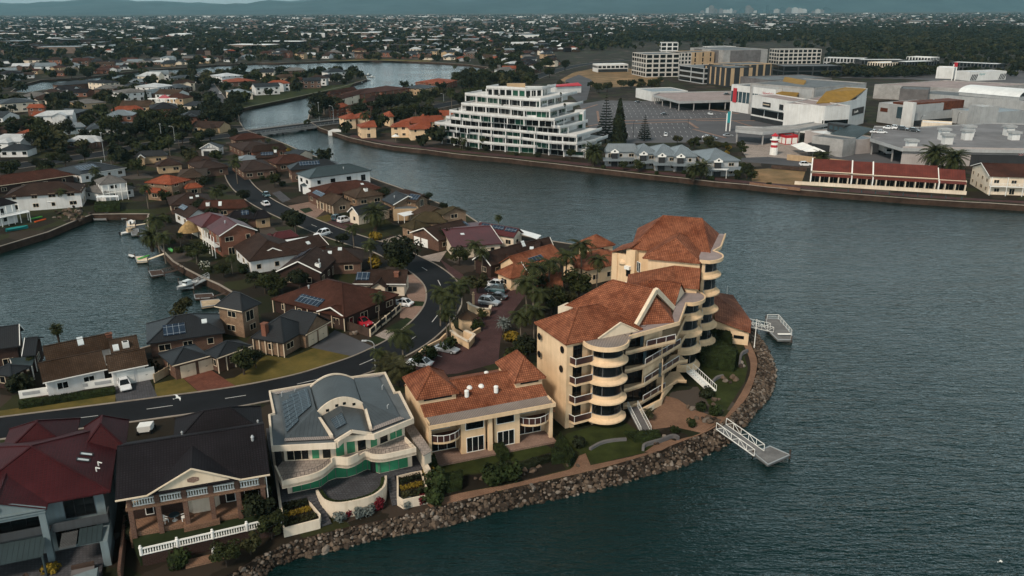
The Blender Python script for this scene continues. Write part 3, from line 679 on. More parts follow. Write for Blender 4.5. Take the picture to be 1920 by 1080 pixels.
# cream villa beside the apartments
def villa():
 f=frame(G(806,866,.3),G(1035,820,.3));o=G(806,866,0)
 T=thing('waterfront_villa','two storey cream villa with tiled roof and two small roof turrets beside the apartments','house',o)
 g=.3
 b=MB(f);b.box(.2,17.5,2.2,11.5,g,6.2);b.box(4.5,7.9,.25,2.2,g,5.35);b.box(9.2,12.9,.25,2.2,g,5.35);b.build('wall','render_cream',T)
 b=MB(f);b.box(.0,.22,0,12,0,6.0);b.build('side_wall','render_cream',T);b=MB(f);b.box(17.45,17.66,.5,11.5,0,6.0);b.build('side_wall','render_cream',T)
 for q in((-.05,.35,-.05,.35),(8.2,8.75,-.25,.3),(17.25,17.7,-.05,.35)):b=MB(f);b.box(*q,0,5.3);b.build('column','render_cream',T)
 for x0 in(5.2,9.6):
  window(T,f,x0,x0+2.5,g+.1,g+2.35,.25,2,name='patio_door');window(T,f,x0-.1,x0+2.5,3.75,5.0,.25,0)
 for x0 in(.6,13.2):
  window(T,f,x0,x0+3.7,g+.1,g+2.3,2.2,2,name='patio_door');window(T,f,x0,x0+2.9,3.6,5.15,2.2,0);window(T,f,x0+3.1,x0+3.8,3.9,5.15,2.2,0)
 for c in(2.3,15.3):
  p=arc(c,2.3,2.75,210,330,14);p=[(max(.25,min(17.4,x)),y)for x,y in p]
  b=MB(f);b.prism(p+[(c+2.2,2.2),(c-2.2,2.2)],2.75,3.05);bl=b.build('balcony','render_cream',T)
  b=MB(f);b.flat(p+[(c+2.2,2.2),(c-2.2,2.2)],3.06);b.build('balcony_floor','paver_red',bl)
  rail(bl,[tuple(MB(f).P((x,y)).to_2d())for x,y in p[::2]],3.05,.95,.07,.06,1.3,panel=True)
 b=MB(f);b.prism([(-.15,-.75),(17.8,-.75),(17.8,1.9),(-.15,1.9)],5.4,5.62);eave=b.build('eave','render_cream',T)
 b=MB(f);b.fr=f;b.face((.1,-.55,5.66),(17.6,-.55,5.66),(17.6,1.7,6.02),(.1,1.7,6.02));b.build('metal_roof','metal_roof_tan',T)
 b=MB(f);ring_wall(b,[(-.15,1.9),(-.15,-.78),(17.8,-.78),(17.8,1.9)],5.38,5.95,.14);b.build('fascia','render_cream',eave)
 R=MB(f)
 thick(R,[[(.0,1.6,6.05),(17.6,1.6,6.05),(17.6,6.8,8.2),(0,6.8,8.2)],[(17.6,12.6,5.9),(0,12.6,5.9),(0,6.8,8.2),(17.6,6.8,8.2)]],.15)
 R.bar((0,6.8,8.25),(17.6,6.8,8.25),.25,.12);R.build('roof','tile_orange',T)
 b=MB(f);b.prism([(.1,1.8),(.25,1.8),(.25,12.4),(.1,12.4)],5.9,6.1);b.face((.05,1.8,6.0),(.05,12.4,5.8),(.05,6.8,8.1));b.face((.2,6.8,8.1),(.2,12.4,5.8),(.2,1.8,6));b.build('gable','render_cream',T)
 for x0,x1 in((-.6,5.4),(13.3,18.1)):
  b=MB(f);b.box(x0+.4,x1-.4,3.7,10.4,6.0,7.95);w=b.build('turret','render_cream',T)
  b=MB(f);b.box(x0+1.1,x1-1.0,3.62,3.7,7.35,7.75);b.build('turret_window','glass_dark',w)
  R=MB(f);add_roof(R,None,x0,x1,3.3,10.8,7.95,2.5,'y');R.build('turret_roof','tile_orange',w)
 for px,py,c in((880,725,0),(902,722,0),(875,735,1),(930,727,1),(912,700,1)):
  q=G(px,py,7.6);b=MB()
  if c:b.lathe((q.x,q.y,6.9),[(.3,0),(.3,.8),(.34,.82),(.3,.95),(.05,1.05)],10)
  else:b.lathe((q.x,q.y,7.2),[(.45,0),(.42,.3),(.25,.5),(.02,.55)],10)
  b.build('roof_vent' if c else 'skylight_dome','plastic_white',T)
 b=MB(f);b.box(17.7,19.3,3.5,9,0,2.2);b.build('side_annex','render_cream',T)
 R=MB(f);thick(R,[[(17.6,3.2,3.4),(19.6,3.2,2.4),(19.6,9.3,2.4),(17.6,9.3,3.4)]],.12);R.build('annex_roof','tile_orange',T)
 b=MB(f);b.prism([(-.2,-1.2),(17.8,-1.2),(17.8,2.3),(-.2,2.3)],-.3,g);b.build('patio','paver_pink',T)
 return T
villa()
# modern house with green glass
def green_glass_house():
 f=frame(G(540,926,1.5),G(776,866,1.5));o=G(540,926,0);g=1.5;F2=4.3
 T=thing('modern_house','flat roofed cream house with green glass walls, barrel vault and roof solar array','house',o)
 b=MB(f);b.prism([(-1.4,-1.3),(16.9,-1.9),(18.6,18),(1.0,18)],-1.0,g-.01);b.build('base','paver_grey',T)
 front=[(0,0),(3.9,-.35),(5.0,.5),(6.1,.75),(7.4,.3),(8.6,.4),(9.6,.8),(10.3,1.0),(11.3,-.7),(15.6,-.9)]
 b=MB(f);b.prism(front+[(17.4,15.8),(2.3,17)],g,F2-.1);b.build('wall','render_pale',T)
 b=MB(f);b.prism([(.5,2.9),(6.0,.75),(10.6,.9),(15.9,2.3),(17.3,15.6),(2.4,16.8)],F2-.1,6.7);b.build('upper_wall','render_pale',T)
 b=MB(f)
 gl=[(.55,-.13),(3.75,-.42),(4.0,-.4),(5.0,.42),(6.1,.67),(7.4,.22),(8.6,.32),(9.6,.72),(10.25,.85),(11.2,-.65),(11.35,-.78),(15.0,-.95)]
 b.strip([(x,y,g+.12)for x,y in gl],[(x,y,F2-.45)for x,y in gl]);gg=b.build('glass_wall','glass_green',T)
 b=MB(f)
 for a,c in zip(gl,gl[1:]):
  n=max(1,round(math.hypot(c[0]-a[0],c[1]-a[1])/1.05))
  for k in range(n):x,y=a[0]+(c[0]-a[0])*k/n,a[1]+(c[1]-a[1])*k/n-.03;b.bar((x,y,g+.1),(x,y,F2-.4),.06)
 b.build('mullion','timber_grey',gg)
 b=MB(f);b.box(10.5,10.95,-.3,.5,g+.1,g+2.3);b.build('door','paint_black',T)
 par=[(-1.0,1.4),(-1.0,-2.5),(.8,-2.65),(2.6,-2.65),(4.0,-2.2),(5.2,-1.2),(5.9,-.75),(7.2,-1.6),(8.6,-1.2),(9.7,-.55),(10.2,-1.4),(11.4,-2.15),(13.5,-2.35),(15.7,-2.4),(15.5,.8)]
 P=[tuple(v.to_2d())for v in smooth_line([Vector((x,y,0))for x,y in par[1:14]],4)];P=[par[0]]+P+[par[14]]
 b=MB(f);b.prism(P+[(15.9,2.6),(.4,3.2)],F2-.35,F2);bl=b.build('balcony','render_pale',T)
 b=MB(f);b.flat([(x*.985+.1,y+.18)for x,y in P]+[(15.9,2.6),(.4,3.2)],F2+.012);b.build('balcony_floor','paver_pale',bl)
 b=MB(f);ring_wall(b,P,F2-.42,F2+.62,.2);b.build('parapet','render_pale',bl)
 b=MB(f);ring_wall(b,P[18:30],F2+.6,F2+1.05,.2);b.build('raised_parapet','render_pale',bl)
 rail(bl,[tuple(MB(f).P((x,y+.35)).to_2d())for x,y in P[1:18]],F2+.6,.55,.03,.025,1.5,m='paint_charcoal')
 rail(bl,[tuple(MB(f).P((x,y+.35)).to_2d())for x,y in P[31:-1]],F2+.6,.55,.03,.025,1.5,m='paint_charcoal')
 fl=frame(MB(f).P((.5,2.9)),MB(f).P((6.0,.75)));fc=frame(MB(f).P((6.0,.75)),MB(f).P((10.6,.9)));fr=frame(MB(f).P((10.6,.9)),MB(f).P((15.9,2.3)))
 for w_,x0,x1,m,q in((fl,.3,3.0,2,'glass_dark'),(fl,3.3,4.3,0,'glass_green'),(fl,4.6,5.7,0,'glass_dark'),(fc,.3,1.5,0,'glass_green'),(fc,1.7,2.9,0,'glass_green'),(fc,3.1,4.3,0,'glass_dark'),(fr,.2,1.3,0,'glass_green'),(fr,1.6,2.9,0,'glass_dark'),(fr,3.1,5.1,1,'glass_green')):window(T,w_,x0,x1,F2+.1,6.35,0,m,'paint_cream',q)
 Z=7.1
 out=[(-.75,2.4),(.65,10.8),(1.3,10.95),(2.1,17.8),(8.0,17.4),(10.7,19.0),(13.4,17.0),(18.0,16.4),(17.05,9.6),(17.7,9.6),(16.6,1.3),(10.9,-.35),(9.9,.25),(7.3,.75),(6.2,-.35)]
 b=MB(f);b.flat(out,Z-.5);b.flat(out[::-1],Z-.3);rf=b.build('roof','membrane_grey',T)
 b=MB(f);ring_wall(b,out[::-1]+[out[-1]],Z-.75,Z,-.28);b.build('fascia','render_pale',rf)
 b=MB(f)
 thick(b,[[(.9,3.2,Z-.1),(6.4,1.2,Z-.1),(6.0,8.4,Z+.75)],[(2.9,16.3,Z-.1),(.9,3.2,Z-.1),(6.0,8.4,Z+.75),(7.0,15.4,Z+.75)],[(10.9,.9,Z-.1),(15.4,2.2,Z-.1),(12.0,7.9,Z+.75)],[(15.4,2.2,Z-.1),(16.8,15.4,Z-.1),(13.1,15,Z+.75),(12.0,7.9,Z+.75)]],.12)
 b.build('metal_roof','metal_slate',rf)
 for q in([(.7,2.9),(6.3,.6),(6.4,1.4),(.9,3.7)],[(10.8,.4),(15.8,1.7),(15.4,2.5),(10.8,1.4)],[(2.2,17.3),(8,17.0),(7.6,16.2),(2.6,16.5)],[(13.2,16.6),(17.6,16.0),(17.2,15.5),(13.2,16.0)]):
  b=MB(f);b.flat(q,Z-.05);b.build('gutter_strip','metal_roof_tan',rf)
 c0,c1=(5.9,12.1),(6.75,13.35);n=16;vb=MB(f)
 def vp(t,y,r=0):
  a,c=(c0 if y==0 else c1);yy=(7.6 if y==0 else 14.9)-(t*.4 if y==0 else t*.3)
  x=a+(c-a)*t;return(x,yy,Z+.35+1.55*math.sin(math.pi*t)**.8+r)
 fs=[[vp(k/n,0),vp((k+1)/n,0),vp((k+1)/n,1),vp(k/n,1)]for k in range(n)]
 thick(vb,fs,.12);vb.build('vault_roof','metal_slate',rf)
 for y,dy,nm in((0,-.22,'vault_wall'),(1,.12,'vault_wall')):
  b=MB(f)
  for k in range(n):
   p,q=vp(k/n,y,.16),vp((k+1)/n,y,.16)
   for s in(0,.2):
    fc=[(p[0],p[1]+dy+s,Z-.4),(q[0],q[1]+dy+s,Z-.4),(q[0],q[1]+dy+s,q[2]),(p[0],p[1]+dy+s,p[2])];b.face(*(fc if s==0 else fc[::-1]))
   b.face((p[0],p[1]+dy,p[2]),(q[0],q[1]+dy,q[2]),(q[0],q[1]+dy+.2,q[2]),(p[0],p[1]+dy+.2,p[2]))
  w=b.build(nm,'render_pale',rf)
  if y==0:
   for t,z in((.22,.55),(.42,1.0),(.58,1.1),(.78,.75)):
    x=c0[0]+(c0[1]-c0[0])*t;b=MB(f);b.box(x-.2,x+.2,7.6-t*.4-.26,7.6-t*.4-.2,Z+z-.15,Z+z+.2);b.build('vault_window','glass_dark',w)
 for x0,x1 in(((5.85,7.4),(6.1,1.1)),((12.1,7.0),(11.0,.9))):
  b=MB(f);b.bar((*x0,Z+.15),(*x1,Z+.0),.32,.7);b.build('roof_upstand','render_pale',rf)
 b=MB(f);thick(b,[[(6.3,.9,Z-.15),(8.3,0.3,Z+.9),(8.95,7.2,Z+.9),(6.2,7.3,Z-.15)],[(8.3,.3,Z+.9),(10.7,.5,Z-.15),(11.8,6.9,Z-.15),(8.95,7.2,Z+.9)]],.1);b.build('gable_roof','metal_slate',rf)
 b=MB(f)
 b.bar((6.2,.2,Z-.2),(8.3,-.1,Z+.85),.3,.35);b.bar((8.3,-.1,Z+.85),(10.8,.0,Z-.2),.3,.35);b.build('gable_trim','render_pale',rf)
 sv=MB(f);pts=lambda u,w:(lambda p:(p.x,p.y,p.z))(Vector((.9,3.2,Z+.05)).lerp(Vector((2.9,16.3,Z+.05)),w).lerp(Vector((6.0,8.4,Z+.9)).lerp(Vector((7.0,15.4,Z+.9)),w),u))
 for r in range(8):
  u0,u1=.06+.0*r,.9;w0=.1+.1*r;q=[pts(u0,w0),pts(u1,max(0,w0-.02)),pts(u1,w0+.085),pts(u0,w0+.085)]
  if r==0:q[1]=pts(.45,w0);q[2]=pts(.45,w0+.085)
  if r==7:q[0]=pts(.3,w0);q[3]=pts(.3,w0+.085)
  thick(sv,[q],.04)
 sv.build('solar_array','solar_dark',rf)
 b=MB(f);thick(b,[[(7.0,2.4,Z+.33),(8.25,2.0,Z+.98),(8.55,5.2,Z+.98),(7.1,5.4,Z+.28)]],.05);b.build('solar_panel','solar_dark',rf)
 for x,y in((14.6,5),(11.9,13.6),(15.9,11),(3.1,15.2),(4.9,15.3)):
  b=MB(f);b.tube((x,y,Z),(x,y,Z+.6),.07);b.tube((x,y,Z+.6),(x+.2,y,Z+.75),.06);b.build('vent_pipe','metal_galv',rf)
 b=MB(f);b.prism([(16.4,-4.0),(16.9,-4.0),(18.2,9),(17.7,9)],0,2.4);b.build('side_wall','render_pale',T);b=MB(f);b.prism([(16.5,-3.0),(17.6,-2.5),(18.0,6),(17.0,6)],2.4,3.9);b.build('side_wall','render_pale',T)
 b=MB(f);b.prism([(16.3,-3.2),(17.7,-2.6),(18.2,6.1),(16.8,6.1)],3.9,4.02);b.build('wall_coping','paver_pale',T)
 ar=[tuple(v.to_2d())for v in smooth_line([Vector((x,y,0))for x,y in((3.0,-1.6),(3.2,-4.0),(4.4,-5.5),(6.5,-6.0),(8.8,-5.9),(10.7,-4.6),(11.7,-2.4))],4)]
 b=MB(f);b.prism([((x-7.4)*.97+7.4,(y+2.4)*.97-2.4)for x,y in ar]+[(11.5,-.6),(3.6,-.2)],0,g);b.build('terrace','paver_grey',T)
 b=MB(f);ring_wall(b,ar,-.4,g+.55,.28);b.build('terrace_wall','render_pale',T)
 for x0,x1,sx in((2.7,1.9,1),(12.0,13.0,1)):
  a=MB(f).P(((2.9 if sx and x0<5 else 11.6),-6.4 if x0<5 else-6.2,0));c=MB(f).P(((2.5 if x0<5 else 12.3),-1.6,0))
  stairs(T,(a.x,a.y,.1),(c.x,c.y,g),1.1,9,'paver_grey',rails=False,name='garden_stair')
 return T,f,ar
GH,fGH,arGH=green_glass_house()
# brick house with balustraded balcony
def baluster_run(parent,a,c,h=.85,every=.32,m='paint_white',name='balustrade',post=None):
 a,c=Vector(a),Vector(c);L=(c-a).length;up=Vector((0,0,1));b=MB()
 b.bar(a+up*h,c+up*h,.2,.13);b.bar(a+up*.06,c+up*.06,.2,.1);n=int(L/every)
 for k in range(n):q=a.lerp(c,(k+.5)/n);b.lathe(tuple(q+up*.1),[(.05,0),(.095,.22),(.045,.48),(.07,h-.15)],6)
 if post:
  for t in post:q=a.lerp(c,t);b.lathe(tuple(q),[(.16,0),(.16,h+.1),(.2,h+.12),(.2,h+.18),(.05,h+.24),(.15,h+.38),(.02,h+.48)],8)
 return b.build(name,m,parent)
def brick_house():
 f=frame(G(250,995,2.0),G(497,950,2.0));g=2.0;W=lambda x,y,z:MB(f).P((x,y,z));o=W(7,5,0)
 T=thing('brick_house','brown brick house with slate roof, white gable and a balustraded balcony','house',o)
 b=MB(f);b.box(-.4,14.6,2.3,11,0,7.1);b.box(5,14.5,9,15.6,0,7.1);b.build('wall','brick_dark',T)
 b=MB(f);b.prism([(-.4,-.35),(5.3,-.35),(5.3,-1.3),(9.1,-1.0),(9.1,-.3),(14.6,-.2),(14.6,2.3),(-.4,2.3)],0,g);b.build('terrace','paver_brick',T)
 cs=[.15,2.95,5.75,8.55,11.4,14.1]
 for x in cs:b=MB(f);b.box(x-.26,x+.26,-.7,-.15,0,7.0);b.build('column','brick_brown',T)
 b=MB(f);b.box(-.3,14.5,-.6,2.3,5.05,5.25);b.build('balcony','timber_pale',T)
 b=MB(f);b.box(-.3,14.5,-.72,-.5,4.95,5.3);b.build('balcony_beam','paver_brick',T)
 for x0,x1 in zip(cs,cs[1:]):baluster_run(T,W(x0+.28,-.45,5.3),W(x1-.28,-.45,5.3),.8,.27)
 for x0,x1,z0,z1 in((1.3,2.3,5.5,6.7),(4.6,5.5,5.6,6.8),(9.3,10.4,5.5,6.8),(12.2,13.4,5.5,6.8),(1.2,2.1,2.3,4.2),(12,13.6,2.1,4.2),(9.9,11,2.1,4.2)):window(T,f,x0,x1,z0,z1,2.3)
 for z0,z1 in((g,4.95),(5.25,7.0)):
  b=MB(f);b.prism([(5.3,2.4),(6.3,1.3),(8.2,1.3),(9.3,2.4)],z0,z1);by=b.build('bay','render_pale',T)
  if z0>4:window(T,f,6.4,8.1,5.6,6.8,1.3,1)
 R=MB(f);Wl=MB(f);add_roof(R,Wl,-.95,15.05,-1.7,11.6,7.15,2.95,'x','gable','gable');R.build('roof','tile_slate',T)
 R=MB(f);thick(R,[[(2.3,-1.75,7.18),(7.0,-1.75,9.5),(7.0,4.2,9.5),(2.3,-1.2,7.2)],[(7.0,-1.75,9.5),(11.8,-1.75,7.18),(11.8,-1.2,7.2),(7.0,4.2,9.5)]],.1);R.build('portico_roof','tile_slate',T)
 Wl.build('gable_wall','brick_dark',T)
 b=MB(f);b.face((2.9,-1.5,7.0),(11.2,-1.5,7.0),(7.0,-1.5,9.35));b.face((7.0,-1.4,9.35),(11.2,-1.4,7.0),(2.9,-1.4,7.0));b.box(2.9,11.2,-1.5,-1.3,6.9,7.0)
 b.bar((2.2,-1.8,7.12),(7.0,-1.8,9.47),.16,.14);b.bar((7,-1.8,9.47),(11.9,-1.8,7.12),.16,.14);b.build('pediment','paint_cream',T)
 b=MB(f);n=12;b.face(*[(7.0+.62*math.cos(2*math.pi*k/n)*(1+.12*(k%2)),-1.52,7.95+.34*math.sin(2*math.pi*k/n)*(1+.12*(k%2)))for k in range(n)]);b.build('medallion','paver_pink',T)
 b=MB(f);b.bar((-.95,-1.75,7.08),(2.3,-1.75,7.08),.15);b.build('gutter','paint_cream',T);b=MB(f);b.bar((11.7,-1.75,7.08),(15.05,-1.75,7.08),.15);b.build('gutter','paint_cream',T)
 R=MB(f);add_roof(R,None,4.4,15,8.6,16.2,7.15,2.3,'x');R.build('roof','tile_slate',T)
 for x,y,z,s in((13.6,3.0,9.2,1.0),(14.4,9.8,8.0,.7),(5.6,9.0,8.4,.7)):
  b=MB(f);b.lathe((x,y,z-.3),[(.16*s,0),(.16*s,.7*s),(.22*s,.75*s),(.1*s,1.0*s)],8);b.build('roof_vent','metal_galv',T)
 b=MB(f);b.tube((14.6,-.5,2),(14.6,-.5,7),.05);b.build('downpipe','paint_white',T)
 return f
fBH=brick_house()
# maroon roofed house in the corner
def maroon_house():
 f=frame(G(90,943,7.0),G(200,923,7.0));W=lambda x,y,z:MB(f).P((x,y,z));g=.8
 T=thing('maroon_roof_house','blue grey rendered house under a broad maroon tiled roof with dark awnings','house',W(-2,8,0))
 b=MB(f);b.box(-9.6,5.2,.9,15.6,0,6.9);b.build('wall','render_bluegrey',T)
 b=MB(f);b.box(4.7,5.45,-3.4,1,0,3.1);b.build('side_wall','render_bluegrey',T)
 b=MB(f);b.box(-.9,-.25,-1.0,-.4,0,7.0);b.build('column','render_bluegrey',T);b=MB(f);b.box(-8.6,-7.9,-1.0,-.4,0,7.0);b.build('column','render_bluegrey',T)
 b=MB(f);b.box(-8.6,-.25,-.95,.9,6.2,7.0);b.build('entablature','render_bluegrey',T)
 b=MB(f);b.box(-8.7,-.15,-1.1,-.9,6.55,6.75);b.box(-8.7,-.15,-1.2,-.9,6.9,7.05);b.build('cornice','render_bluegrey',T)
 b=MB(f);b.face((-8.9,-1.0,7.05),(-.1,-1.0,7.05),(-4.45,-1.0,8.6));b.face((-4.45,-.8,8.6),(-.1,-.8,7.05),(-8.9,-.8,7.05));b.bar((-8.9,-1.1,7.05),(-4.45,-1.1,8.7),.2,.16);b.bar((-4.45,-1.1,8.7),(-.05,-1.1,7.05),.2,.16)
 b.tube((-4.45,-1.1,7.8),(-4.45,-.95,7.8),.3,n=14);b.build('pediment','render_bluegrey',T)
 window(T,f,-8.4,-1.1,3.9,6.0,.88,4,'paint_black');window(T,f,1.2,4.2,4.2,6.5,.88,2,'paint_black');window(T,f,-.1,4.0,g,3.0,.88,3,'paint_black',name='patio_door')
 b=MB(f);b.box(.0,5.5,-.6,.9,3.65,3.85);b.box(0,5.5,-.65,-.55,3.85,4.7);b.box(5.4,5.5,-.6,.9,3.85,4.7);b.build('balcony','render_darkgrey',T)
 b=MB(f);b.box(-8.6,-.3,-.6,.9,3.6,3.8);b.box(-8.6,-.3,-.7,-.6,3.8,4.7);b.build('balcony','render_darkgrey',T)
 b=MB(f)
 for k in range(16):b.bar((.9+k*.09*1.1,-.8,3.45),(.9+k*.09*1.1,-3.4,3.2),.04,.1)
 b.build('pergola','timber_grey',T)
 b=MB(f);thick(b,[[(2.6,-.75,3.6),(2.6,-3.3,3.2),(4.9,-3.3,3.2),(4.9,-.75,3.6)]],.08);b.build('louvre_roof','metal_teal',T)
 b=MB(f);thick(b,[[(-9,-.75,3.6),(-9,-3.6,2.95),(-.7,-3.6,2.95),(-.7,-.75,3.6)]],.1);b.bar((-.75,-3.5,0),(-.75,-3.5,2.95),.18);b.build('awning_roof','metal_teal',T)
 R=MB(f);add_roof(R,None,-10.6,6.1,-.1,16.4,7.1,2.9,'y',hip_in=8.1);R.build('roof','tile_maroon',T)
 R=MB(f);thick(R,[[(-9.1,-1.25,7.05),(-4.45,-1.25,8.8),(-4.45,5.0,8.8),(-9.1,1,7.1)],[(-4.45,-1.25,8.8),(.05,-1.25,7.05),(.05,1,7.1),(-4.45,5.0,8.8)]],.12);R.bar((-4.45,-1.25,8.85),(-4.45,4.8,8.85),.22,.1);R.build('portico_roof','tile_maroon',T)
 for x0,x1,y0,y1 in((-6.8,1.2,11.4,20.0),(1.9,7.1,9.6,17.2)):
  R=MB(f);b=MB(f);b.box(x0+.6,x1-.6,y0+.6,y1-.6,0,7.0);b.build('wall','render_bluegrey',T)
  add_roof(R,None,x0,x1,y0,y1,7.1,2.4,'y');R.build('roof','tile_maroon',T)
 nz=lambda x,y:7.1+2.9*min((6.1-x)/8.3,(y+.1)/8.1)
 for x,y in((3.2,7.6),(3.0,6.2)):
  b=MB(f);z=nz(x,y)+.05;d=.35*.5
  b.face((x-.55,y-.25,z+.2),(x+.55,y-.25,z-.2),(x+.55,y+.25,z-.2),(x-.55,y+.25,z+.2));sk=b.build('skylight','skylight',T)
  b=MB(f)
  q=[(x-.62,y-.32,z+.2),(x+.62,y-.32,z-.24),(x+.62,y+.32,z-.24),(x-.62,y+.32,z+.2)]
  for i in range(4):b.bar(q[i],q[(i+1)%4],.12,.14)
  b.build('skylight_frame','paint_charcoal',sk)
 for x,y in((4.6,5.2),(4.5,3.9)):
  z=nz(x,y);b=MB(f);b.tube((x,y,z-.1),(x,y,z+.55),.08);b.tube((x,y,z+.5),(x+.4,y-.1,z+.35),.07);b.build('flue_pipe','plastic_white',T)
 b=MB(f);b.bar((5.0,1.0,0),(5.0,1,7),.1);b.build('downpipe','render_bluegrey',T)
 b=MB(f);b.prism([(-9,-7),(4.6,-7),(4.6,.9),(-9,.9)],0,.4);b.build('patio','paver_grey',T)
 return f
fMH=maroon_house()
# roads, drives, paths, lawns (sheets 4 mm apart)
ROADS=[]
NOGO=[]
def sheet(name,px,m,z=.008,world=False):
 P=[Vector(p)for p in px]if world else Gp(px,0)
 b=MB();b.flat([(p.x,p.y)for p in P],z);NOGO.append([(p.x,p.y)for p in P]);return structure(b.build(name,m))
def road(name,px,w,m='asphalt',z=.016,kerb=True,n=5,verge=None):
 P=smooth_line([Vector((p.x,p.y,0))for p in Gp(px)],n);a,c=offset_line(P,w/2),offset_line(P,-w/2);b=MB()
 for k in range(len(P)-1):b.face((a[k].x,a[k].y,z),(c[k].x,c[k].y,z),(c[k+1].x,c[k+1].y,z),(a[k+1].x,a[k+1].y,z))
 structure(b.build(name,m));ROADS.append((P,w/2))
 if kerb:
  b=MB()
  for s in(1,-1):
   e0,e1=offset_line(P,s*w/2),offset_line(P,s*(w/2+.32))
   for k in range(len(P)-1):
    q=[e0[k],e0[k+1],e1[k+1],e1[k]];q=q if s<0 else q[::-1];q=q[::-1]
    b.face(*[(v.x,v.y,.12)for v in q]);b.face((e0[k].x,e0[k].y,0),(e0[k+1].x,e0[k+1].y,0),(e0[k+1].x,e0[k+1].y,.12),(e0[k].x,e0[k].y,.12))
    b.face((e1[k+1].x,e1[k+1].y,0),(e1[k].x,e1[k].y,0),(e1[k].x,e1[k].y,.12),(e1[k+1].x,e1[k+1].y,.12))
  structure(b.build('kerb','kerb'))
 return P
R1=[(-120,819),(0,803),(155,783),(300,764),(442,744),(560,720),(640,696),(700,674),(765,640),(808,604),(829,575),(833,550),(824,528),(797,505),(760,485),(720,466),(680,455),(620,435),(590,423),(540,402),(495,380),(462,356),(447,338),(440,322),(432,305)]
road('road',R1,7.2)
b=MB()
for a,c in(((129,786),(184,779)),((275,767),(324,760)),((422,747),(461,741)),((557,720),(600,710)),((674,684),(702,672)),((759,644),(780,630)),((810,604),(820,591)),((821,525),(826,535)),((791,501),(801,507)),((614,432),(624,437)),((584,421),(594,425)),((545,404),(556,409))):
 p,q=G(*a,.024),G(*c,.024);s=Vector((-(q-p).y,(q-p).x,0)).normalized()*.07;b.face(tuple(p-s),tuple(q-s),tuple(q+s),tuple(p+s))
structure(b.build('road_markings','line_white'))
R2=[(-80,332),(0,316),(120,299),(215,285),(300,268),(395,258),(490,246),(560,237),(640,227),(720,218),(800,203),(880,187),(940,170),(985,152),(1018,140),(1060,128),(1110,119),(1180,112)]
P2=road('main_road',R2,13,'asphalt',.016,True)
road('street',[(425,200),(414,190),(403,174),(392,158),(383,143),(372,136)],8,'asphalt_grey',.02,True)
S=sheet
S('lawn',[(-60,792),(0,783),(216,754),(217,738),(0,770),(-60,780)],'lawn_dry');S('lawn',[(291,745),(371,734),(341,708),(290,720)],'lawn_dry')
S('driveway',[(341,707),(372,734),(445,726),(390,690)],'paver_red',.012);S('driveway',[(219,755),(296,745),(277,704),(210,714)],'paver_grey',.012)
S('lawn',[(446,725),(480,718),(560,701),(640,676),(659,667),(655,660),(592,651),(540,672),(497,666),(470,690),(440,708),(415,712)],'lawn_dry')
S('driveway',[(585,652),(628,619),(648,627),(702,651),(660,668)],'asphalt_grey',.012)
S('lawn',[(687,640),(702,630),(727,638),(710,646)],'lawn_dark',.012);S('driveway',[(703,629),(722,618),(752,625),(728,638)],'paver_pale',.010)
S('lawn',[(722,617),(762,595),(779,601),(752,624)],'lawn_dark',.012)
S('driveway',[(750,596),(750,577),(772,573),(802,575),(779,601)],'paver_pink',.010);S('lawn',[(771,564),(803,566),(801,574),(771,574)],'lawn_dark',.014)
S('driveway',[(756,540),(762,512),(786,518),(802,536),(806,566),(768,564)],'paver_pink',.008)
S('driveway',[(824,485),(868,515),(884,545),(858,552),(850,522)],'paver_maroon',.008);S('driveway',[(786,482),(838,470),(824,491),(800,488)],'paver_pale',.012)
S('driveway',[(703,454),(750,440),(764,451),(722,464)],'paver_pale',.012);S('driveway',[(728,467),(760,455),(778,462),(752,474)],'paver_pink',.012)
S('driveway',[(540,386),(587,377),(612,392),(592,409),(565,401)],'paver_pink',.008);S('lawn',[(561,392),(580,389),(587,395),(572,400)],'lawn_dark',.012)
S('driveway',[(510,362),(525,358),(545,374),(530,380)],'paver_grey',.012);S('driveway',[(612,416),(640,408),(672,421),(648,430)],'paver_maroon',.012)
S('lawn',[(590,409),(615,402),(635,412),(612,417)],'lawn_dry',.010)
court=[(905,512),(940,522),(980,530),(990,548),(965,580),(945,610),(938,640),(934,680),(860,700),(800,705),(768,700),(790,668),(828,642),(872,622),(893,595),(884,565),(888,540)]
S('courtyard',court,'paver_maroon',.010)
b=MB()
for a,c in(((812,664),(829,669)),((797,673),(815,678)),((828,654),(845,659))):
 p,q=G(*a,.018),G(*c,.018);s=Vector((-(q-p).y,(q-p).x,0)).normalized()*.06;b.face(tuple(p-s),tuple(q-s),tuple(q+s),tuple(p+s))
structure(b.build('parking_lines','line_white'))
pin=[(800,945),(860,925),(960,907),(1070,880),(1115,871),(1212,849),(1270,825),(1312,813),(1360,781),(1400,717),(1407,682),(1396,650),(1382,622),(1365,590)]
pout=[(808,952),(870,937),(960,915),(1040,898),(1115,881),(1210,854),(1270,831),(1328,808),(1370,779),(1405,737),(1420,682),(1410,651),(1398,625),(1380,594)]
b=MB();A_,B_=smooth_line(Gp(pin),3),smooth_line(Gp(pout),3)
for k in range(len(A_)-1):b.face((A_[k].x,A_[k].y,.02),(B_[k].x,B_[k].y,.02),(B_[k+1].x,B_[k+1].y,.02),(A_[k+1].x,A_[k+1].y,.02))
structure(b.build('waterfront_path','paver_brick'));ROADS.append((smooth_line([(p+q)/2 for p,q in zip(Gp(pin),Gp(pout))],3),1.5))
S('path',[(1062,885),(1075,875),(1085,855),(1098,850),(1108,874)],'paver_brick',.012)
S('paved_court',[(1205,790),(1232,765),(1248,742),(1270,748),(1300,768),(1330,778),(1362,782),(1316,812),(1262,800),(1225,805)],'paver_brick',.012)
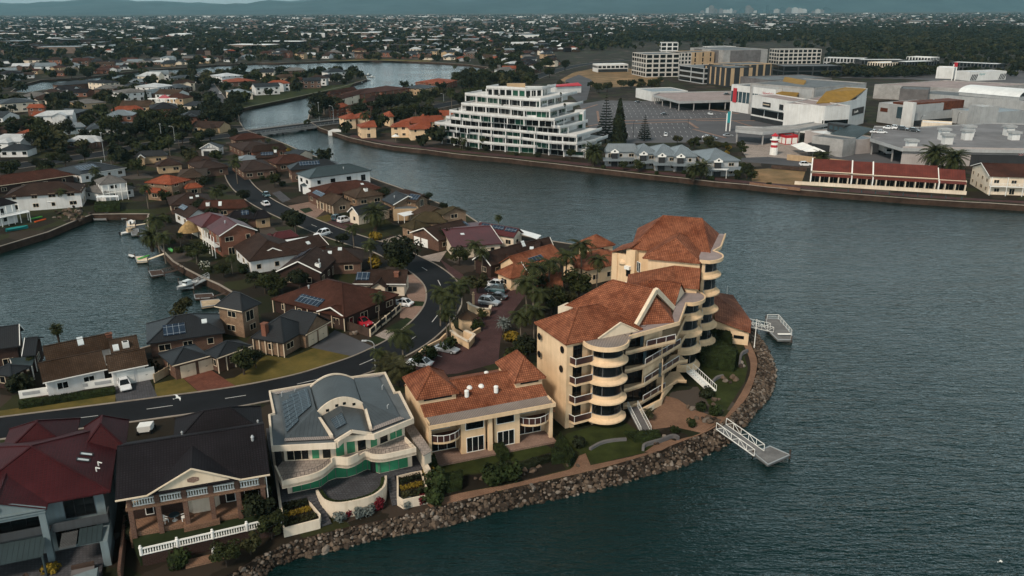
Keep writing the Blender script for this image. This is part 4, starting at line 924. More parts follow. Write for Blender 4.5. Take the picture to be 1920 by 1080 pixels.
S('paved_court',[(1208,848),(1226,835),(1258,824),(1270,828),(1240,845)],'paver_brick',.012)
S('lawn',[(1045,828),(1065,812),(1120,797),(1170,790),(1200,810),(1230,830),(1208,849),(1115,870),(1085,848)],'lawn_green',.008)
S('lawn',[(1300,712),(1325,672),(1345,655),(1392,655),(1402,690),(1396,716),(1362,770),(1330,760)],'lawn_green',.008)
S('lawn',[(824,872),(925,853),(938,863),(905,885),(832,897)],'lawn_green',.02);S('lawn',[(938,852),(1022,833),(1040,846),(965,868)],'lawn_green',.02)
S('planting_bed',[(826,898),(905,888),(965,870),(1040,850),(1062,880),(960,905),(860,924),(835,925)],'soil',.012)
S('lawn',[(0,425),(40,418)],'lawn_dark')if 0 else None
S('lawn',[(450,203),(456,186),(520,172),(600,163),(650,158),(668,152),(655,164),(600,173),(540,186),(482,198)],'lawn_green',.02)
S('lawn',[(225,400),(279,400),(279,393),(228,392)],'lawn_green',.01);S('lawn',[(281,415),(290,420),(310,462),(300,455)],'lawn_green',.01)
S('lawn',[(610,114),(690,110),(810,113),(806,116),(700,113.5),(620,115)],'lawn_dry',.01)
crest=Gp([(430,1076),(490,1043),(530,1023),(580,1007),(620,997),(657,988),(730,973),(807,954),(870,938),(960,917),(1040,899),(1115,882),(1210,855),(1270,832),(1330,809),(1372,779),(1407,738),(1422,682),(1412,650),(1400,625),(1384,597)])
toe=Gp([(470,1100),(517,1062),(575,1044),(620,1034),(660,1024),(717,1010),(805,992),(850,983),(892,973),(960,953),(1060,932),(1125,916),(1215,892),(1285,872),(1370,828),(1420,768),(1444,738),(1453,692),(1442,662),(1425,635),(1404,606)],WATER_Z)
C_,T_=smooth_line(crest,4),smooth_line(toe,4)
b=MB()
for k in range(len(C_)-1):
 p,q,r,s=C_[k],C_[k+1],T_[k+1],T_[k];e=(s-p)*.25
 for t0,t1 in((0,.5),(.5,1),(1,1.3)):
  b.face(tuple(p.lerp(s,t0)-Vector((0,0,.1))),tuple(p.lerp(s,t1)-Vector((0,0,.1))),tuple(q.lerp(r,t1)-Vector((0,0,.1))),tuple(q.lerp(r,t0)-Vector((0,0,.1))))
structure(b.build('rock_bank','rock_bed'))
def rock_mesh(seed,m):
 rnd=random.Random(seed);import bmesh
 bm=bmesh.new();bmesh.ops.create_icosphere(bm,subdivisions=2,radius=1.0)
 cuts=[(Vector((rnd.gauss(0,1),rnd.gauss(0,1),rnd.gauss(0,1))).normalized(),rnd.uniform(.5,.85))for _ in range(11)]
 for v in bm.verts:
  for nrm,d in cuts:
   k=v.co.dot(nrm)
   if k>d:v.co-=nrm*(k-d)
  v.co.x*=1.2;v.co.z*=.8
 me=bpy.data.meshes.new('boulder');bm.to_mesh(me);bm.free();me.materials.append(MATS[m]);return me
ROCKS=[rock_mesh(i,('rock_brown','rock_grey','rock_dark','rock_brown','rock_dark','rock_dark','rock_brown','rock_dark')[i])for i in range(8)]
def put_rock(me,p,r,i):
 o=bpy.data.objects.new('boulder',me);COL.objects.link(o);o.location=p;o.rotation_euler=(random.uniform(-.6,.6),random.uniform(-.6,.6),random.uniform(0,6.3));o.scale=(r*random.uniform(.8,1.2),r*random.uniform(.8,1.15),r*random.uniform(.7,1.1))
 return o
rnd=random.Random(5);allr=[]
for k in range(len(C_)-1):
 L=(C_[k+1]-C_[k]).length;w=(T_[k]-C_[k]).length
 for j in range(int(L*w*10)):
  t,u=rnd.random(),rnd.random()*1.04;p=C_[k].lerp(C_[k+1],t).lerp(T_[k].lerp(T_[k+1],t),u)
  r=rnd.choice((.14,.16,.18,.21,.25,.3,.38))*rnd.uniform(.8,1.15)*(.85+.4*u);allr.append((r*FPX/(p-Vector((0,0,CAM_H))).length,p,r))
allr.sort(key=lambda q:-q[0])
for i,(s,p,r)in enumerate(allr[:300]):
 tag(put_rock(rnd.choice(ROCKS),p,r,i),'rough brown or grey boulder in the rock bank below the waterfront path','boulder','boulders of the rock bank')
sv,sf,sm=[],[],[];base=[(np.array([v.co[:]for v in m.vertices]),[tuple(p.vertices)for p in m.polygons])for m in ROCKS[:4]]
for s,p,r in allr[300:]:
 i=rnd.randrange(4);a=rnd.uniform(0,6.3);R_=np.array([[math.cos(a),-math.sin(a),0],[math.sin(a),math.cos(a),0],[0,0,1]]);off=len(sv)
 sv+=(base[i][0]@R_.T*r*rnd.uniform(.8,1.1)+np.array(p)).tolist();sf+=[tuple(v+off for v in f)for f in base[i][1]];sm+=[rnd.choice((0,0,1,2,2))]*len(base[i][1])
me=bpy.data.meshes.new('rubble');me.from_pydata(sv,[],sf)
for m in('rock_brown','rock_grey','rock_dark'):me.materials.append(MATS[m])
me.polygons.foreach_set('material_index',sm);o=bpy.data.objects.new('rubble',me);COL.objects.link(o);o['kind']='stuff'
# plants: leaf clumps scattered through a volume
nr=np.random.default_rng(11)
def leaf_mesh(name,pos,nrm,size,m,flat=.5):
 n=len(pos);d=nrm+nr.normal(0,flat,(n,3));d/=np.linalg.norm(d,axis=1)[:,None]+1e-9
 t=np.cross(d,nr.normal(0,1,(n,3)));t/=np.linalg.norm(t,axis=1)[:,None]+1e-9;s=np.cross(d,t)
 sz=(np.asarray(size)*nr.uniform(.6,1.3,n))[:,None];asp=nr.uniform(.5,1.0,n)[:,None]
 v=np.stack([pos-t*sz-s*sz*asp*.6,pos+t*sz*.7-s*sz*asp,pos+t*sz+s*sz*asp*.5,pos-t*sz*.6+s*sz*asp],1).reshape(-1,3)
 return np_mesh(name,v,np.arange(4*n).reshape(n,4),m)
def np_mesh(name,v,f,m,mi=None):
 me=bpy.data.meshes.new(name);nf,k=f.shape
 me.vertices.add(len(v));me.vertices.foreach_set('co',np.asarray(v,'f').ravel());me.loops.add(nf*k);me.loops.foreach_set('vertex_index',f.ravel().astype('i'))
 me.polygons.add(nf);me.polygons.foreach_set('loop_start',(np.arange(nf)*k).astype('i'));me.polygons.foreach_set('loop_total',np.full(nf,k,'i'))
 for q in(m if isinstance(m,(list,tuple))else[m]):me.materials.append(MATS[q])
 if mi is not None:me.polygons.foreach_set('material_index',np.asarray(mi,'i'))
 me.update();me.validate();return me
def ellipsoid_pts(c,r,n,shell=.75):
 d=nr.normal(0,1,(n,3));d/=np.linalg.norm(d,axis=1)[:,None];k=nr.uniform(shell**3,1,n)**(1/3)
 return np.array(c)+d*k[:,None]*np.array(r),d
PROTO={}
def mesh_obj(name,me,parent):o=bpy.data.objects.new(name,me);COL.objects.link(o);o.parent=parent;return o
def broad(seed,h,w,lf,n=1500,trunk=.3,lobes=14,bark='bark',lsize=.3):
 g=np.random.default_rng(seed);P,D=[],[]
 for i in range(lobes):
  a=g.uniform(0,6.28);rr=w*.5*math.sqrt(g.uniform(0,1))*.72;z=h*(.42+.46*g.uniform(0,1)*(1-.5*(rr/(w*.5))**2));s=w*g.uniform(.14,.25)
  p,d=ellipsoid_pts((rr*math.cos(a),rr*math.sin(a),z),(s,s,s*.72),n//lobes,.6);P.append(p);D.append(d)
 P,D=np.concatenate(P),np.concatenate(D);D[:,2]+=.4
 cr=leaf_mesh('crown',P,D,lsize,lf,.7);b=MB();b.tube((0,0,-.3),(0,0,h*.45),trunk,trunk*.6,7)
 for i in range(5):a=i*1.26+seed;b.tube((0,0,h*.3),(w*.26*math.cos(a),w*.26*math.sin(a),h*.62),trunk*.45,trunk*.15,5)
 return cr,b,bark
def frond_leaves(base,az,el0,L,droop,nl,ll,width=.07):
 q=[];p=np.array(base,float);el=el0;step=L/nl;dz=np.array([0,0,1.])
 for i in range(nl):
  d=np.array([math.cos(az)*math.cos(el),math.sin(az)*math.cos(el),math.sin(el)]);s=np.array([-math.sin(az),math.cos(az),0]);pn=p+d*step;t=(i+1)/nl
  l=ll*math.sin(math.pi*min(1,.18+.8*t))**.6
  for sg in(1,-1):
   tip=p+s*sg*l*.86+d*l*.5-dz*l*(.18+.25*t);q.append([p,p+d*step*.9,tip+d*width*1.5,tip])
  q.append([p-s*.03,pn-s*.025,pn+s*.025,p+s*.03]);p=pn;el-=droop/nl
 return q
def palm(seed,h,nf,L,droop,lf,tr=.22,el=(-.5,1.35),nl=9,ll=.55,tr1=None,bark='bark'):
 g=np.random.default_rng(seed);q=[]
 for i in range(nf):
  t=i/nf;e=el[0]+(el[1]-el[0])*t;q+=frond_leaves((0,0,h),i*2.399+g.uniform(-.2,.2),e,L*g.uniform(.85,1.1),droop*g.uniform(.8,1.2),nl,ll)
 q=np.array(q);cr=np_mesh('crown',q.reshape(-1,3),np.arange(len(q)*4).reshape(-1,4),lf);b=MB()
 bend=g.uniform(-.04,.04);n=4
 for k in range(n):b.tube((bend*h*((k/n)**2-1),0,h*k/n-(.3 if k==0 else 0)),(bend*h*(((k+1)/n)**2-1),0,h*(k+1)/n),tr+(((tr1 or tr)-tr)*k/n),tr+(((tr1 or tr)-tr)*(k+1)/n),8)
 return cr,b,bark
def norfolk(seed,h,w,lf,tiers=17,nb=8,fullness=1.0):
 g=np.random.default_rng(seed);q=[]
 for t in range(tiers):
  f=t/(tiers-1);z=h*(.1+.88*f);L=w*.5*(1-f)**.85+.15
  for k in range(nb):
   az=6.283*k/nb+t*.5+g.uniform(-.15,.15);d=np.array([math.cos(az),math.sin(az),0]);s=np.array([-math.sin(az),math.cos(az),0]);m=6
   for j in range(m):
    u=(j+.5)/m;wd=.34*L*fullness*(1-.6*u)*.6+.1;p=np.array([0,0,z])+d*L*u+np.array([0,0,.35*u*u*L*.5-.12*L*u]);e=d*L/m*.62
    up=np.array([0,0,.12*L*.3+.07])
    q.append([p-e-s*wd,p+e-s*wd*.8,p+e+s*wd*.8,p-e+s*wd]);q.append([p-e-up,p+e-up,p+e+up,p-e+up])
 q=np.array(q);q+=nr.normal(0,.05,q.shape);cr=np_mesh('crown',q.reshape(-1,3),np.arange(len(q)*4).reshape(-1,4),lf);b=MB();b.tube((0,0,-.3),(0,0,h*.98),.32,.05,7);return cr,b,'bark'
def cone_tree(seed,h,w,lf,n=1400):
 z=h*(1-np.sqrt(nr.uniform(0,1,n)))*.95+.3;a=nr.uniform(0,6.283,n);r=w*.5*(1-z/h)**.8*nr.uniform(.75,1.05,n)*(1+.15*np.sin(a*3+z));P=np.stack([r*np.cos(a),r*np.sin(a),z],1)
 D=np.stack([np.cos(a),np.sin(a),.5+0*a],1);b=MB();b.tube((0,0,-.3),(0,0,h*.5),.25,.12,6);return leaf_mesh('crown',P,D,.3,lf,.5),b,'bark'
def shrub(seed,h,w,lf,n=420,ls=.16,fl=None):
 P,D=[],[];g=np.random.default_rng(seed)
 for i in range(7):
  a=g.uniform(0,6.28);rr=w*.28*g.uniform(.2,1);s=w*g.uniform(.2,.32);p,d=ellipsoid_pts((rr*math.cos(a),rr*math.sin(a),h*.5*g.uniform(.7,1.15)),(s,s,h*.42),n//7,.7);P.append(p);D.append(d)
 P,D=np.concatenate(P),np.concatenate(D);P[:,2]=np.abs(P[:,2]);D[:,2]+=.4;b=MB();b.tube((0,0,-.2),(0,0,h*.5),.08,.04,5)
 me=leaf_mesh('crown',P,D,ls,lf,.6)
 if fl:
  me.materials.append(MATS[fl]);mi=(nr.random(len(me.polygons))<.3).astype('i');me.polygons.foreach_set('material_index',mi)
 return me,b,'bark'
def proto(key,mk,name):
 cr,b,bark=mk;e=bpy.data.objects.new(name,None);WLOC[e.name]=Vector()
 c=bpy.data.objects.new('crown',cr);t=b.build('trunk',bark);COL.objects.unlink(t);t.name='trunk';PROTO.setdefault(key,[]).append((name,cr,t.data))
for i in range(3):
 proto('broad',broad(20+i,8,8.5,'leaf_dark'),'broadleaf_tree');proto('olive',broad(40+i,7,7.5,'leaf_olive'),'broadleaf_tree');proto('mid',broad(60+i,8,8,'leaf_mid'),'broadleaf_tree')
 proto('gum',broad(80+i,12,10,'leaf_dark',1500,.35,18,'bark_pale'),'gum_tree')
 proto('small',broad(100+i,4.2,4,'leaf_mid',700,.12,9,lsize=.22),'small_tree')
 proto('date',palm(i,4.5,64,4.2,1.5,'leaf_palm',.55,nl=12,ll=.75,tr1=.62),'date_palm')
 proto('queen',palm(10+i,7,22,3.2,2.0,'leaf_palm',.16,(-.3,1.2),10,.8,.13,'bark_pale'),'queen_palm')
 proto('fan',palm(30+i,5,44,1.7,1.2,'leaf_palm',.22,(-.9,1.3),4,.75,.2),'fan_palm')
 proto('bush',shrub(i,1.5,2.2,'leaf_mid'),'bush');proto('darkbush',shrub(10+i,1.5,2.2,'leaf_dark'),'bush');proto('goldbush',shrub(20+i,1.3,2,'leaf_gold'),'golden_bush')
 proto('hedgebush',shrub(50+i,1.4,2.0,'leaf_hedge',600,.12),'clipped_bush')
proto('cordyline',palm(77,1.6,40,1.5,1.4,'leaf_silver',.12,(-.4,1.3),4,.3),'silver_palm')
proto('goldpalm',palm(78,2.6,26,2.4,1.8,'leaf_olive',.12,(-.2,1.2),9,.7),'golden_cane_palm')
proto('norfolk',norfolk(1,19,8.5,'leaf_blue'),'norfolk_pine');proto('cypress',cone_tree(2,14,5,'leaf_dark',2200),'cypress');proto('smallpine',norfolk(3,10,5.5,'leaf_blue',12,7),'norfolk_pine')
proto('redbush',shrub(70,1.2,1.3,'leaf_red',260,.12),'red_bush');proto('greybush',shrub(71,1.1,1.6,'leaf_silver',260,.12),'grey_bush');proto('whitebush',shrub(72,1.6,2.6,'leaf_mid',420,.14,'flower_white'),'flowering_bush');proto('pinktree',broad(73,4.5,3.6,'flower_pink',500,.14,8,lsize=.24),'flowering_tree')
TREES=[]
def plant(key,p,h=None,label=None,group=None,w=None,cat=None,single=False):
 lst=PROTO[key];name,cr,tr=lst[random.randrange(len(lst))]
 H0=max(v.co.z for v in cr.vertices)if not cr.get('h')else cr['h'];cr['h']=H0
 s=(h or H0)/H0;ws=s*(w or 1);p=Vector((p[0],p[1],p[2]if len(p)>2 else 0))
 if single:
  o=bpy.data.objects.new(name,cr);COL.objects.link(o)
 else:
  o=bpy.data.objects.new(name,None);COL.objects.link(o)
  for nm,me in(('crown',cr),('trunk',tr)):mesh_obj(nm,me,o)
 o.location=p;o.rotation_euler=(0,0,random.uniform(0,6.28));o.scale=(ws,ws,s)
 o['category']=cat or{'date':'palm','queen':'palm','fan':'palm','goldpalm':'palm','cordyline':'palm','bush':'bush','darkbush':'bush','goldbush':'bush','hedgebush':'bush','redbush':'bush','greybush':'bush','whitebush':'bush'}.get(key,'tree')
 TREES.append((o,key,p,(h or H0)))
 if label:o['label']=label
 if group:o['group']=group
 return o
def hedge(px,h,label,m='leaf_hedge',z0=0,world=None,ls=.09,dens=60,name='hedge',cat='hedge'):
 P=[(p[0],p[1])for p in(world or Gp(px,z0))];n=len(P);ar=sum(P[k][0]*P[(k+1)%n][1]-P[(k+1)%n][0]*P[k][1]for k in range(n))
 if ar<0:P=P[::-1]
 b=MB();c=Vector((sum(p[0]for p in P)/n,sum(p[1]for p in P)/n));Q=[tuple(c+(Vector(p)-c)*.97)for p in P];b.prism(Q,z0-.1,z0+h-.06);me0=[tuple(v)for v in b.v],list(b.f)
 pos,nrm=[],[]
 for k in range(n):
  a,d=Vector(P[k]),Vector(P[(k+1)%n]);L=(d-a).length;m2=int(L*h*dens);nn=(d-a).normalized();nn=np.array([nn.y,-nn.x,.3]);t=nr.random(m2)[:,None]
  q=np.array(a)[None]*(1-t)+np.array(d)[None]*t;pos.append(np.column_stack([q,z0+nr.random(m2)*h]));nrm.append(np.tile(nn,(m2,1)))
 for t in tessellate_polygon([[Vector((p[0],p[1],0))for p in P]]):
  a,d,e=(np.array(P[k])for k in t);A2=abs(np.cross(d-a,e-a))/2;m2=int(A2*dens);u,v=nr.random(m2),nr.random(m2);sw=u+v>1;u[sw]=1-u[sw];v[sw]=1-v[sw]
  pos.append(np.column_stack([a+(d-a)*u[:,None]+(e-a)*v[:,None],np.full(m2,z0+h)+nr.normal(0,.03,m2)]));nrm.append(np.tile([0,0,1.],(m2,1)))
 pos,nrm=np.concatenate(pos),np.concatenate(nrm);lm=leaf_mesh('x',pos,nrm,ls,m,.7)
 off=len(me0[0]);v=me0[0]+[tuple(q.co)for q in lm.vertices];f=me0[1]+[tuple(i+off for i in p.vertices)for p in lm.polygons];bpy.data.meshes.remove(lm)
 me=bpy.data.meshes.new(name);me.from_pydata(v,[],f);me.materials.append(MATS[m]);o=bpy.data.objects.new(name,me);COL.objects.link(o);NOGO.append(P)
 return tag(o,label,cat)
# houses: wings with hip or gable roofs, windows, doors, roof fittings
FOOT=[]
def house(label,roof,wallm,he,wings,zone=None,name='house',win='paint_cream',ex=(),wins=True,cat='house',glass='glass_dark',cap=True,group=None):
 zp=(lambda p:(zone[0]+p[0]/4,zone[1]+p[1]/4))if zone else(lambda p:p)
 T=None;info=[]
 for wg in wings:
  A,B,C,kind=wg[:4];rise=wg[4]if len(wg)>4 else None;z=wg[5]if len(wg)>5 else he
  fr=frame(G(*zp(A),z),G(*zp(B),z));L=(G(*zp(B),z)-G(*zp(A),z)).length
  if isinstance(C,(int,float)):D=C
  elif C[0]=='r':rise=C[2];D=2*loc_in(fr,G(*zp(C[1]),z+rise))[1]
  else:D=loc_in(fr,G(*zp(C),z))[1]
  D=max(3.0,min(D,22));ax,ends=kind.split(':')
  if rise is None:rise=(D if ax=='x' else L)*.5*.44
  info.append((fr,L,D,ax,ends,rise,z))
 f0,L0,D0=info[0][:3];c=MB(f0).P((L0/2,D0/2,0));T=thing(name,label,cat,(c.x,c.y,0),group)
 w=MB();r=MB()
 for i,(fr,L,D,ax,ends,rise,z)in enumerate(info):
  o=.5+.013*i;w.fr=r.fr=fr;zz=z+.011*i
  w.box(o,L-o,o,D-o,-.15,zz-.1)
  e={'h':'hip','g':'gable'};add_roof(r,w,0,L,0,D,zz,rise,ax,e[ends[0]],e[ends[1]],caps=cap,gin=.5)
  q=[MB(fr).P(p)for p in((-.6,-.6),(L+.6,-.6),(L+.6,D+.6),(-.6,D+.6))];FOOT.append([(p.x,p.y)for p in q])
 w.build('wall',wallm,T);r.build('roof',roof,T)
 if wins:
  for i,(fr,L,D,ax,ends,rise,z)in enumerate(info[:3]):
   o=.5+.013*i;ctr=MB(fr).P((L/2,D/2));vx=Vector((-ctr.x,-ctr.y));sides=[]
   gar=[x for x in ex if x[0]=='garage' and x[1]==i]
   sides.append((frame(MB(fr).P((o,o)),MB(fr).P((L-o,o))),L-2*o,any(g[2]=='f' for g in gar)))
   if vx.dot(Vector((fr[1].x,fr[1].y)))<0:sides.append((frame(MB(fr).P((o,D-o)),MB(fr).P((o,o))),D-2*o,any(g[2]=='l' for g in gar)))
   else:sides.append((frame(MB(fr).P((L-o,o)),MB(fr).P((L-o,D-o))),D-2*o,any(g[2]=='r' for g in gar)))
   for sf,sl,skip in sides:
    if sl<2.5:continue
    lv=[0]if z<4.6 else[0,2.7]
    for b0 in lv:
     if skip and b0==0:continue
     n=min(4,max(1,int(sl/3.6)))
     for k in range(n):
      xc=sl*(k+.5)/n+random.uniform(-.3,.3);hw=random.choice((.55,.8,1.0));door=random.random()<.2
      window(T,sf,xc-hw,xc+hw,b0+(.15 if door else.9),b0+2.1,0,1 if hw>.6 else 0,win,glass)
 for x in ex:
  k,i=x[0],x[1];fr,L,D,ax,ends,rise,z=info[i];o=.5+.013*i
  def slope(side,u,v,up=.1):
   if side=='f':return(L*u,D/2*v,z+rise*v+up)
   if side=='b':return(L*u,D-D/2*v,z+rise*v+up)
   if side=='l':return(L/2*v,D*(1-u),z+rise*v+up)
   return(L-L/2*v,D*u,z+rise*v+up)
  if k=='solar':
   _,_,sd,u0,v0,u1,v1=x;b=MB(fr);thick(b,[[slope(sd,u0,v0,.22),slope(sd,u1,v0,.22),slope(sd,u1,v1,.22),slope(sd,u0,v1,.22)]],.06);b.build('solar_panel','solar',T)
  elif k=='skylight':
   _,_,sd,u,v=x;b=MB(fr);du,dv=.9/(L if sd in 'fb' else D),.8/((D if sd in 'fb' else L)/2);b2=[slope(sd,u,v,.2),slope(sd,u+du,v,.2),slope(sd,u+du,v+dv,.2),slope(sd,u,v+dv,.2)];thick(b,[b2],.15);b.build('skylight','skylight',T)
  elif k=='ac':
   _,_,sd,u,v=x;p=slope(sd,u,v,0);b=MB(fr);b.box(p[0]-.5,p[0]+.5,p[1]-.5,p[1]+.5,p[2]-.3,p[2]+.7);a=b.build('air_conditioner','plastic_white',T)
   b=MB(fr);b.box(p[0]-.35,p[0]+.35,p[1]-.35,p[1]+.35,p[2]+.7,p[2]+.73);b.build('grille','paint_charcoal',a)
  elif k=='chimney':
   _,_,u,v=x;b=MB(fr);b.box(L*u-.45,L*u+.45,D*v-.45,D*v+.45,z-.2,z+rise*.7+.5);b.box(L*u-.55,L*u+.55,D*v-.55,D*v+.55,z+rise*.7+.5,z+rise*.7+.62);b.build('chimney','brick_red',T)
  elif k=='vent':
   _,_,sd,u,v=x;p=slope(sd,u,v,0);b=MB(fr);b.lathe((p[0],p[1],p[2]-.1),[(.14,0),(.14,.5),(.24,.55),(.2,.75),(.02,.85)],8);b.build('roof_vent','metal_galv',T)
  elif k=='garage':
   _,_,sd,s0,n=x[:5];sf={'f':lambda:frame(MB(fr).P((o,o)),MB(fr).P((L-o,o))),'l':lambda:frame(MB(fr).P((o,D-o)),MB(fr).P((o,o))),'r':lambda:frame(MB(fr).P((L-o,o)),MB(fr).P((L-o,D-o)))}[sd]()
   for q in range(n):
    x0=s0+q*3.0;b=MB(sf);b.box(x0,x0+2.5,-.04,.03,0,2.15)
    for m in range(4):b.box(x0+.05,x0+2.45,-.06,-.035,.15+m*.5,.52+m*.5)
    gd=b.build('garage_door',x[5]if len(x)>5 else 'paint_cream',T);b=MB(sf);b.box(x0+1.1,x0+1.4,-.09,-.05,.95,1.02);b.build('handle','paint_black',gd)
  elif k=='balcony':
   _,_,sd,zf=x;a,c={'f':((o,0),(L-o,0)),'l':((-.1,D-o),(-.1,o)),'r':((L,o),(L,D-o))}[sd];nrm={'f':(0,-1.2),'l':(-1.2,0),'r':(1.2,0)}[sd]
   b=MB(fr);q=[a,c,(c[0]+nrm[0],c[1]+nrm[1]),(a[0]+nrm[0],a[1]+nrm[1])];b.prism(q,zf-.2,zf);bl=b.build('balcony','paint_white',T)
   rail(bl,[tuple(MB(fr).P((*p,0)).to_2d())for p in(q[0],q[3],q[2],q[1])],zf,1.0,.08,.07,1.2,mid=2)
   b=MB(fr);n=4
   for m in range(n+1):t=m/n;b.bar((q[3][0]*(1-t)+q[2][0]*t,q[3][1]*(1-t)+q[2][1]*t,0),(q[3][0]*(1-t)+q[2][0]*t,q[3][1]*(1-t)+q[2][1]*t,z-.1),.16)
   b.build('post','paint_white',T)
  elif k=='trim':
   _,_,sd=x;b=MB(fr);xx={'l':-.03,'r':L+.03}[sd]if ax=='x' else None
   if ax=='x':b.bar((xx,0,z),(xx,D/2,z+rise),.1,.22);b.bar((xx,D/2,z+rise),(xx,D,z),.1,.22)
   else:b.bar((0,-.03,z),(L/2,-.03,z+rise),.1,.22);b.bar((L/2,-.03,z+rise),(L,-.03,z),.1,.22)
   b.build('barge_board','paint_white',T)
  elif k=='gutter':
   b=MB(fr);b.bar((0,-.06,z-.06),(L,-.06,z-.06),.12,.14);b.build('gutter',x[2]if len(x)>2 else 'paint_cream',T)
  elif k=='veranda':
   _,_,n=x;b=MB(fr)
   for m in range(n+1):b.bar((.25+(L-.5)*m/n,.2,0),(.25+(L-.5)*m/n,.2,z-.15),.14)
   b.build('veranda_post','paint_cream',T)
  elif k=='tudor':
   _,_,sd=x;b=MB(fr);y=.42;
   b.bar((L*.2,y,z+.1),(L*.8,y,z+.1),.06,.2)
   for u in(.35,.5,.65):b.bar((L*u,y,z+.1),(L*u,y,z+rise*(1-abs(u-.5)*2)-.15),.06,.18)
   b.build('timber_framing','timber_dark',T)
 return T
def pergola(label,px,z,m='metal_white',name='pergola',world=False,solid=True,pm='paint_white'):
 P=Gp(px,z);c=sum(P,Vector())/len(P);T=thing(name,label,'pergola',(c.x,c.y,0));b=MB();b.prism([(p.x,p.y)for p in P],z-.1,z);b.build('roof',m,T)
 for p in P:q=p.lerp(c,.06);b=MB();b.bar((q.x,q.y,0),(q.x,q.y,z-.1),.14);b.build('post',pm,T)
 FOOT.append([(p.x,p.y)for p in P]);return T
zA,zB,zE,zF,zG=(0,540),(480,540),(0,270),(480,270),(960,270)
house('low umber tiled house behind a white garden wall with two white garage doors','tile_umber','render_white',2.8,[((320,712),(805,608),('r',(525,515),2.0),'x:gg'),((815,634),(1112,576),('r',(940,482),2.0),'x:gg'),((345,548),(850,442),('r',(590,387),2.0),'x:gg',None,3.2),((832,492),(1048,452),('r',(930,372),1.7),'x:gg',None,3.0)],zA,ex=[('garage',1,'f',.6,2,'paint_white'),('skylight',2,'f',.5,.55),('ac',3,'f',.55,.4),('skylight',3,'f',.1,.1),('gutter',0,'paint_white'),('gutter',1,'paint_white'),('chimney',2,.98,.5)],win='paint_white')
house('black tiled hip roofed house with rooftop solar array and red brick driveway','tile_black','brick_brown',2.8,[((1292,584),(1575,508),(1165,497),'y:hh'),((1625,529),(1895,432),(1560,470),'y:hh'),((1100,420),(1690,335),(1500,215),'x:hh',2.6)],zA,ex=[('garage',0,'f',.8,2),('solar',2,'f',.22,.18,.5,.62),('veranda',1,4),('skylight',2,'f',.72,.5),('gutter',0),('gutter',1)])
house('dark tiled house with brick gable beside the lagoon at the picture edge','tile_black','brick_dark',4.2,[((-90,466),(147,432),('r',(60,284),2.4),'x:gg'),((165,512),(265,500),('r',(228,372),1.6),'x:gg',None,3.4),((-90,640),(82,662),(125,572),'x:hh',None,2.6)],zA,ex=[('trim',0,'r'),('trim',1,'l')])
pergola('flat teal metal carport between dark tiled house and lagoon',[(70/4,540+525/4),(262/4,540+515/4),(240/4,540+578/4),(110/4,540+592/4)],2.6,'metal_teal','carport')
house('two storey tan brick house with black pyramid roof beside the lagoon jetties','tile_black','brick_tan',5.4,[((402,574),(454,584),(506,571),'x:hh',2.4)],ex=[('gutter',0)])
house('black tiled house with arched cream garage doors and a brick chimney','tile_black','brick_tan',2.8,[((-40,372),(207,414),(420,290),'x:hh',3.0),((372,352),(565,246),9.5,'y:gh',2.6)],zB,ex=[('garage',1,'f',.7,2),('chimney',0,.35,.12),('veranda',0,5),('gutter',1)])
house('wide redbrown tiled house with veranda above the red car','tile_redbrown','brick_dark',2.8,[((110,82),(660,224),(985,28),'x:hh',3.2),((455,176),(668,222),5,'y:gh',1.4,2.7)],zB,ex=[('solar',0,'f',.3,.1,.62,.36),('vent',0,'f',.3,.6),('veranda',0,6),('trim',1,'f')])
house('brown tiled house with cream wall and small solar panels inside the bend','tile_brown','render_pale',2.8,[((722,1047),(1125,1050),('r',(930,943),2.0),'x:hg'),((850,1078),(980,1080),6,'y:gh',1.2,2.5)],zF,ex=[('solar',0,'f',.05,.2,.3,.75),('gutter',0,'paint_white'),('chimney',0,.8,.3)])
house('brown house whose dark brick gable faces the lagoon, solar on its left slope','tile_brown','brick_dark',3.4,[((150,957),(490,967),12,'y:gg',2.4)],zF,ex=[('solar',0,'l',.06,.3,.5,.85),('trim',0,'f'),('ac',0,'r',.2,.3),('vent',0,'r',.4,.4)])
house('broad brown tiled house with white skylights behind the gold bush','tile_brown','brick_brown',2.9,[((420,898),(800,882),('r',(600,772),2.3),'x:hh')],zF,ex=[('skylight',0,'f',.3,.55),('skylight',0,'f',.5,.75),('vent',0,'f',.2,.6)])
house('long brown roofed house with white gable trim below the maroon cottage','tile_brown','brick_red',2.9,[((255,830),(545,757),('r',(330,712),2.0),'x:gg'),((-10,852),(270,827),11,'y:gg',1.9)],zF,ex=[('trim',1,'f'),('trim',0,'r'),('skylight',0,'f',.55,.4)])
house('little maroon metal roofed brick cottage beside the white utility','metal_red','brick_red',2.6,[((130,720),(322,690),('r',(215,655),1.5),'x:hh'),((38,722),(140,722),('r',(60,672),1.3),'x:hh',None,2.5)],zF)
pergola('long flat white carport roof beside the maroon cottage',[(512,453),(580,443),(575,447),(515,457)],2.7,'metal_white','carport')
house('small slate roofed house with cream porch near the straight road','tile_slate','render_tan',2.8,[((-10,562),(118,546),('r',(60,493),1.9),'x:hh')],zF)
house('long two storey white house with teal metal hip roof','metal_teal','render_white',5.9,[((400,258),(868,198),(230,228),'x:hh',2.2),((330,308),(400,312),4,'x:hh',.8,3.0)],zF,win='paint_black',ex=[('garage',0,'l',1.2,1,'paint_charcoal'),('gutter',0,'paint_charcoal'),('vent',0,'f',.6,.5)])
house('dark roofed house with long solar strip behind the white two storey house','tile_black','brick_brown',4.4,[((255,195),(640,168),('r',(450,117),2.2),'x:hh')],zF,ex=[('solar',0,'f',.2,.35,.6,.8)])
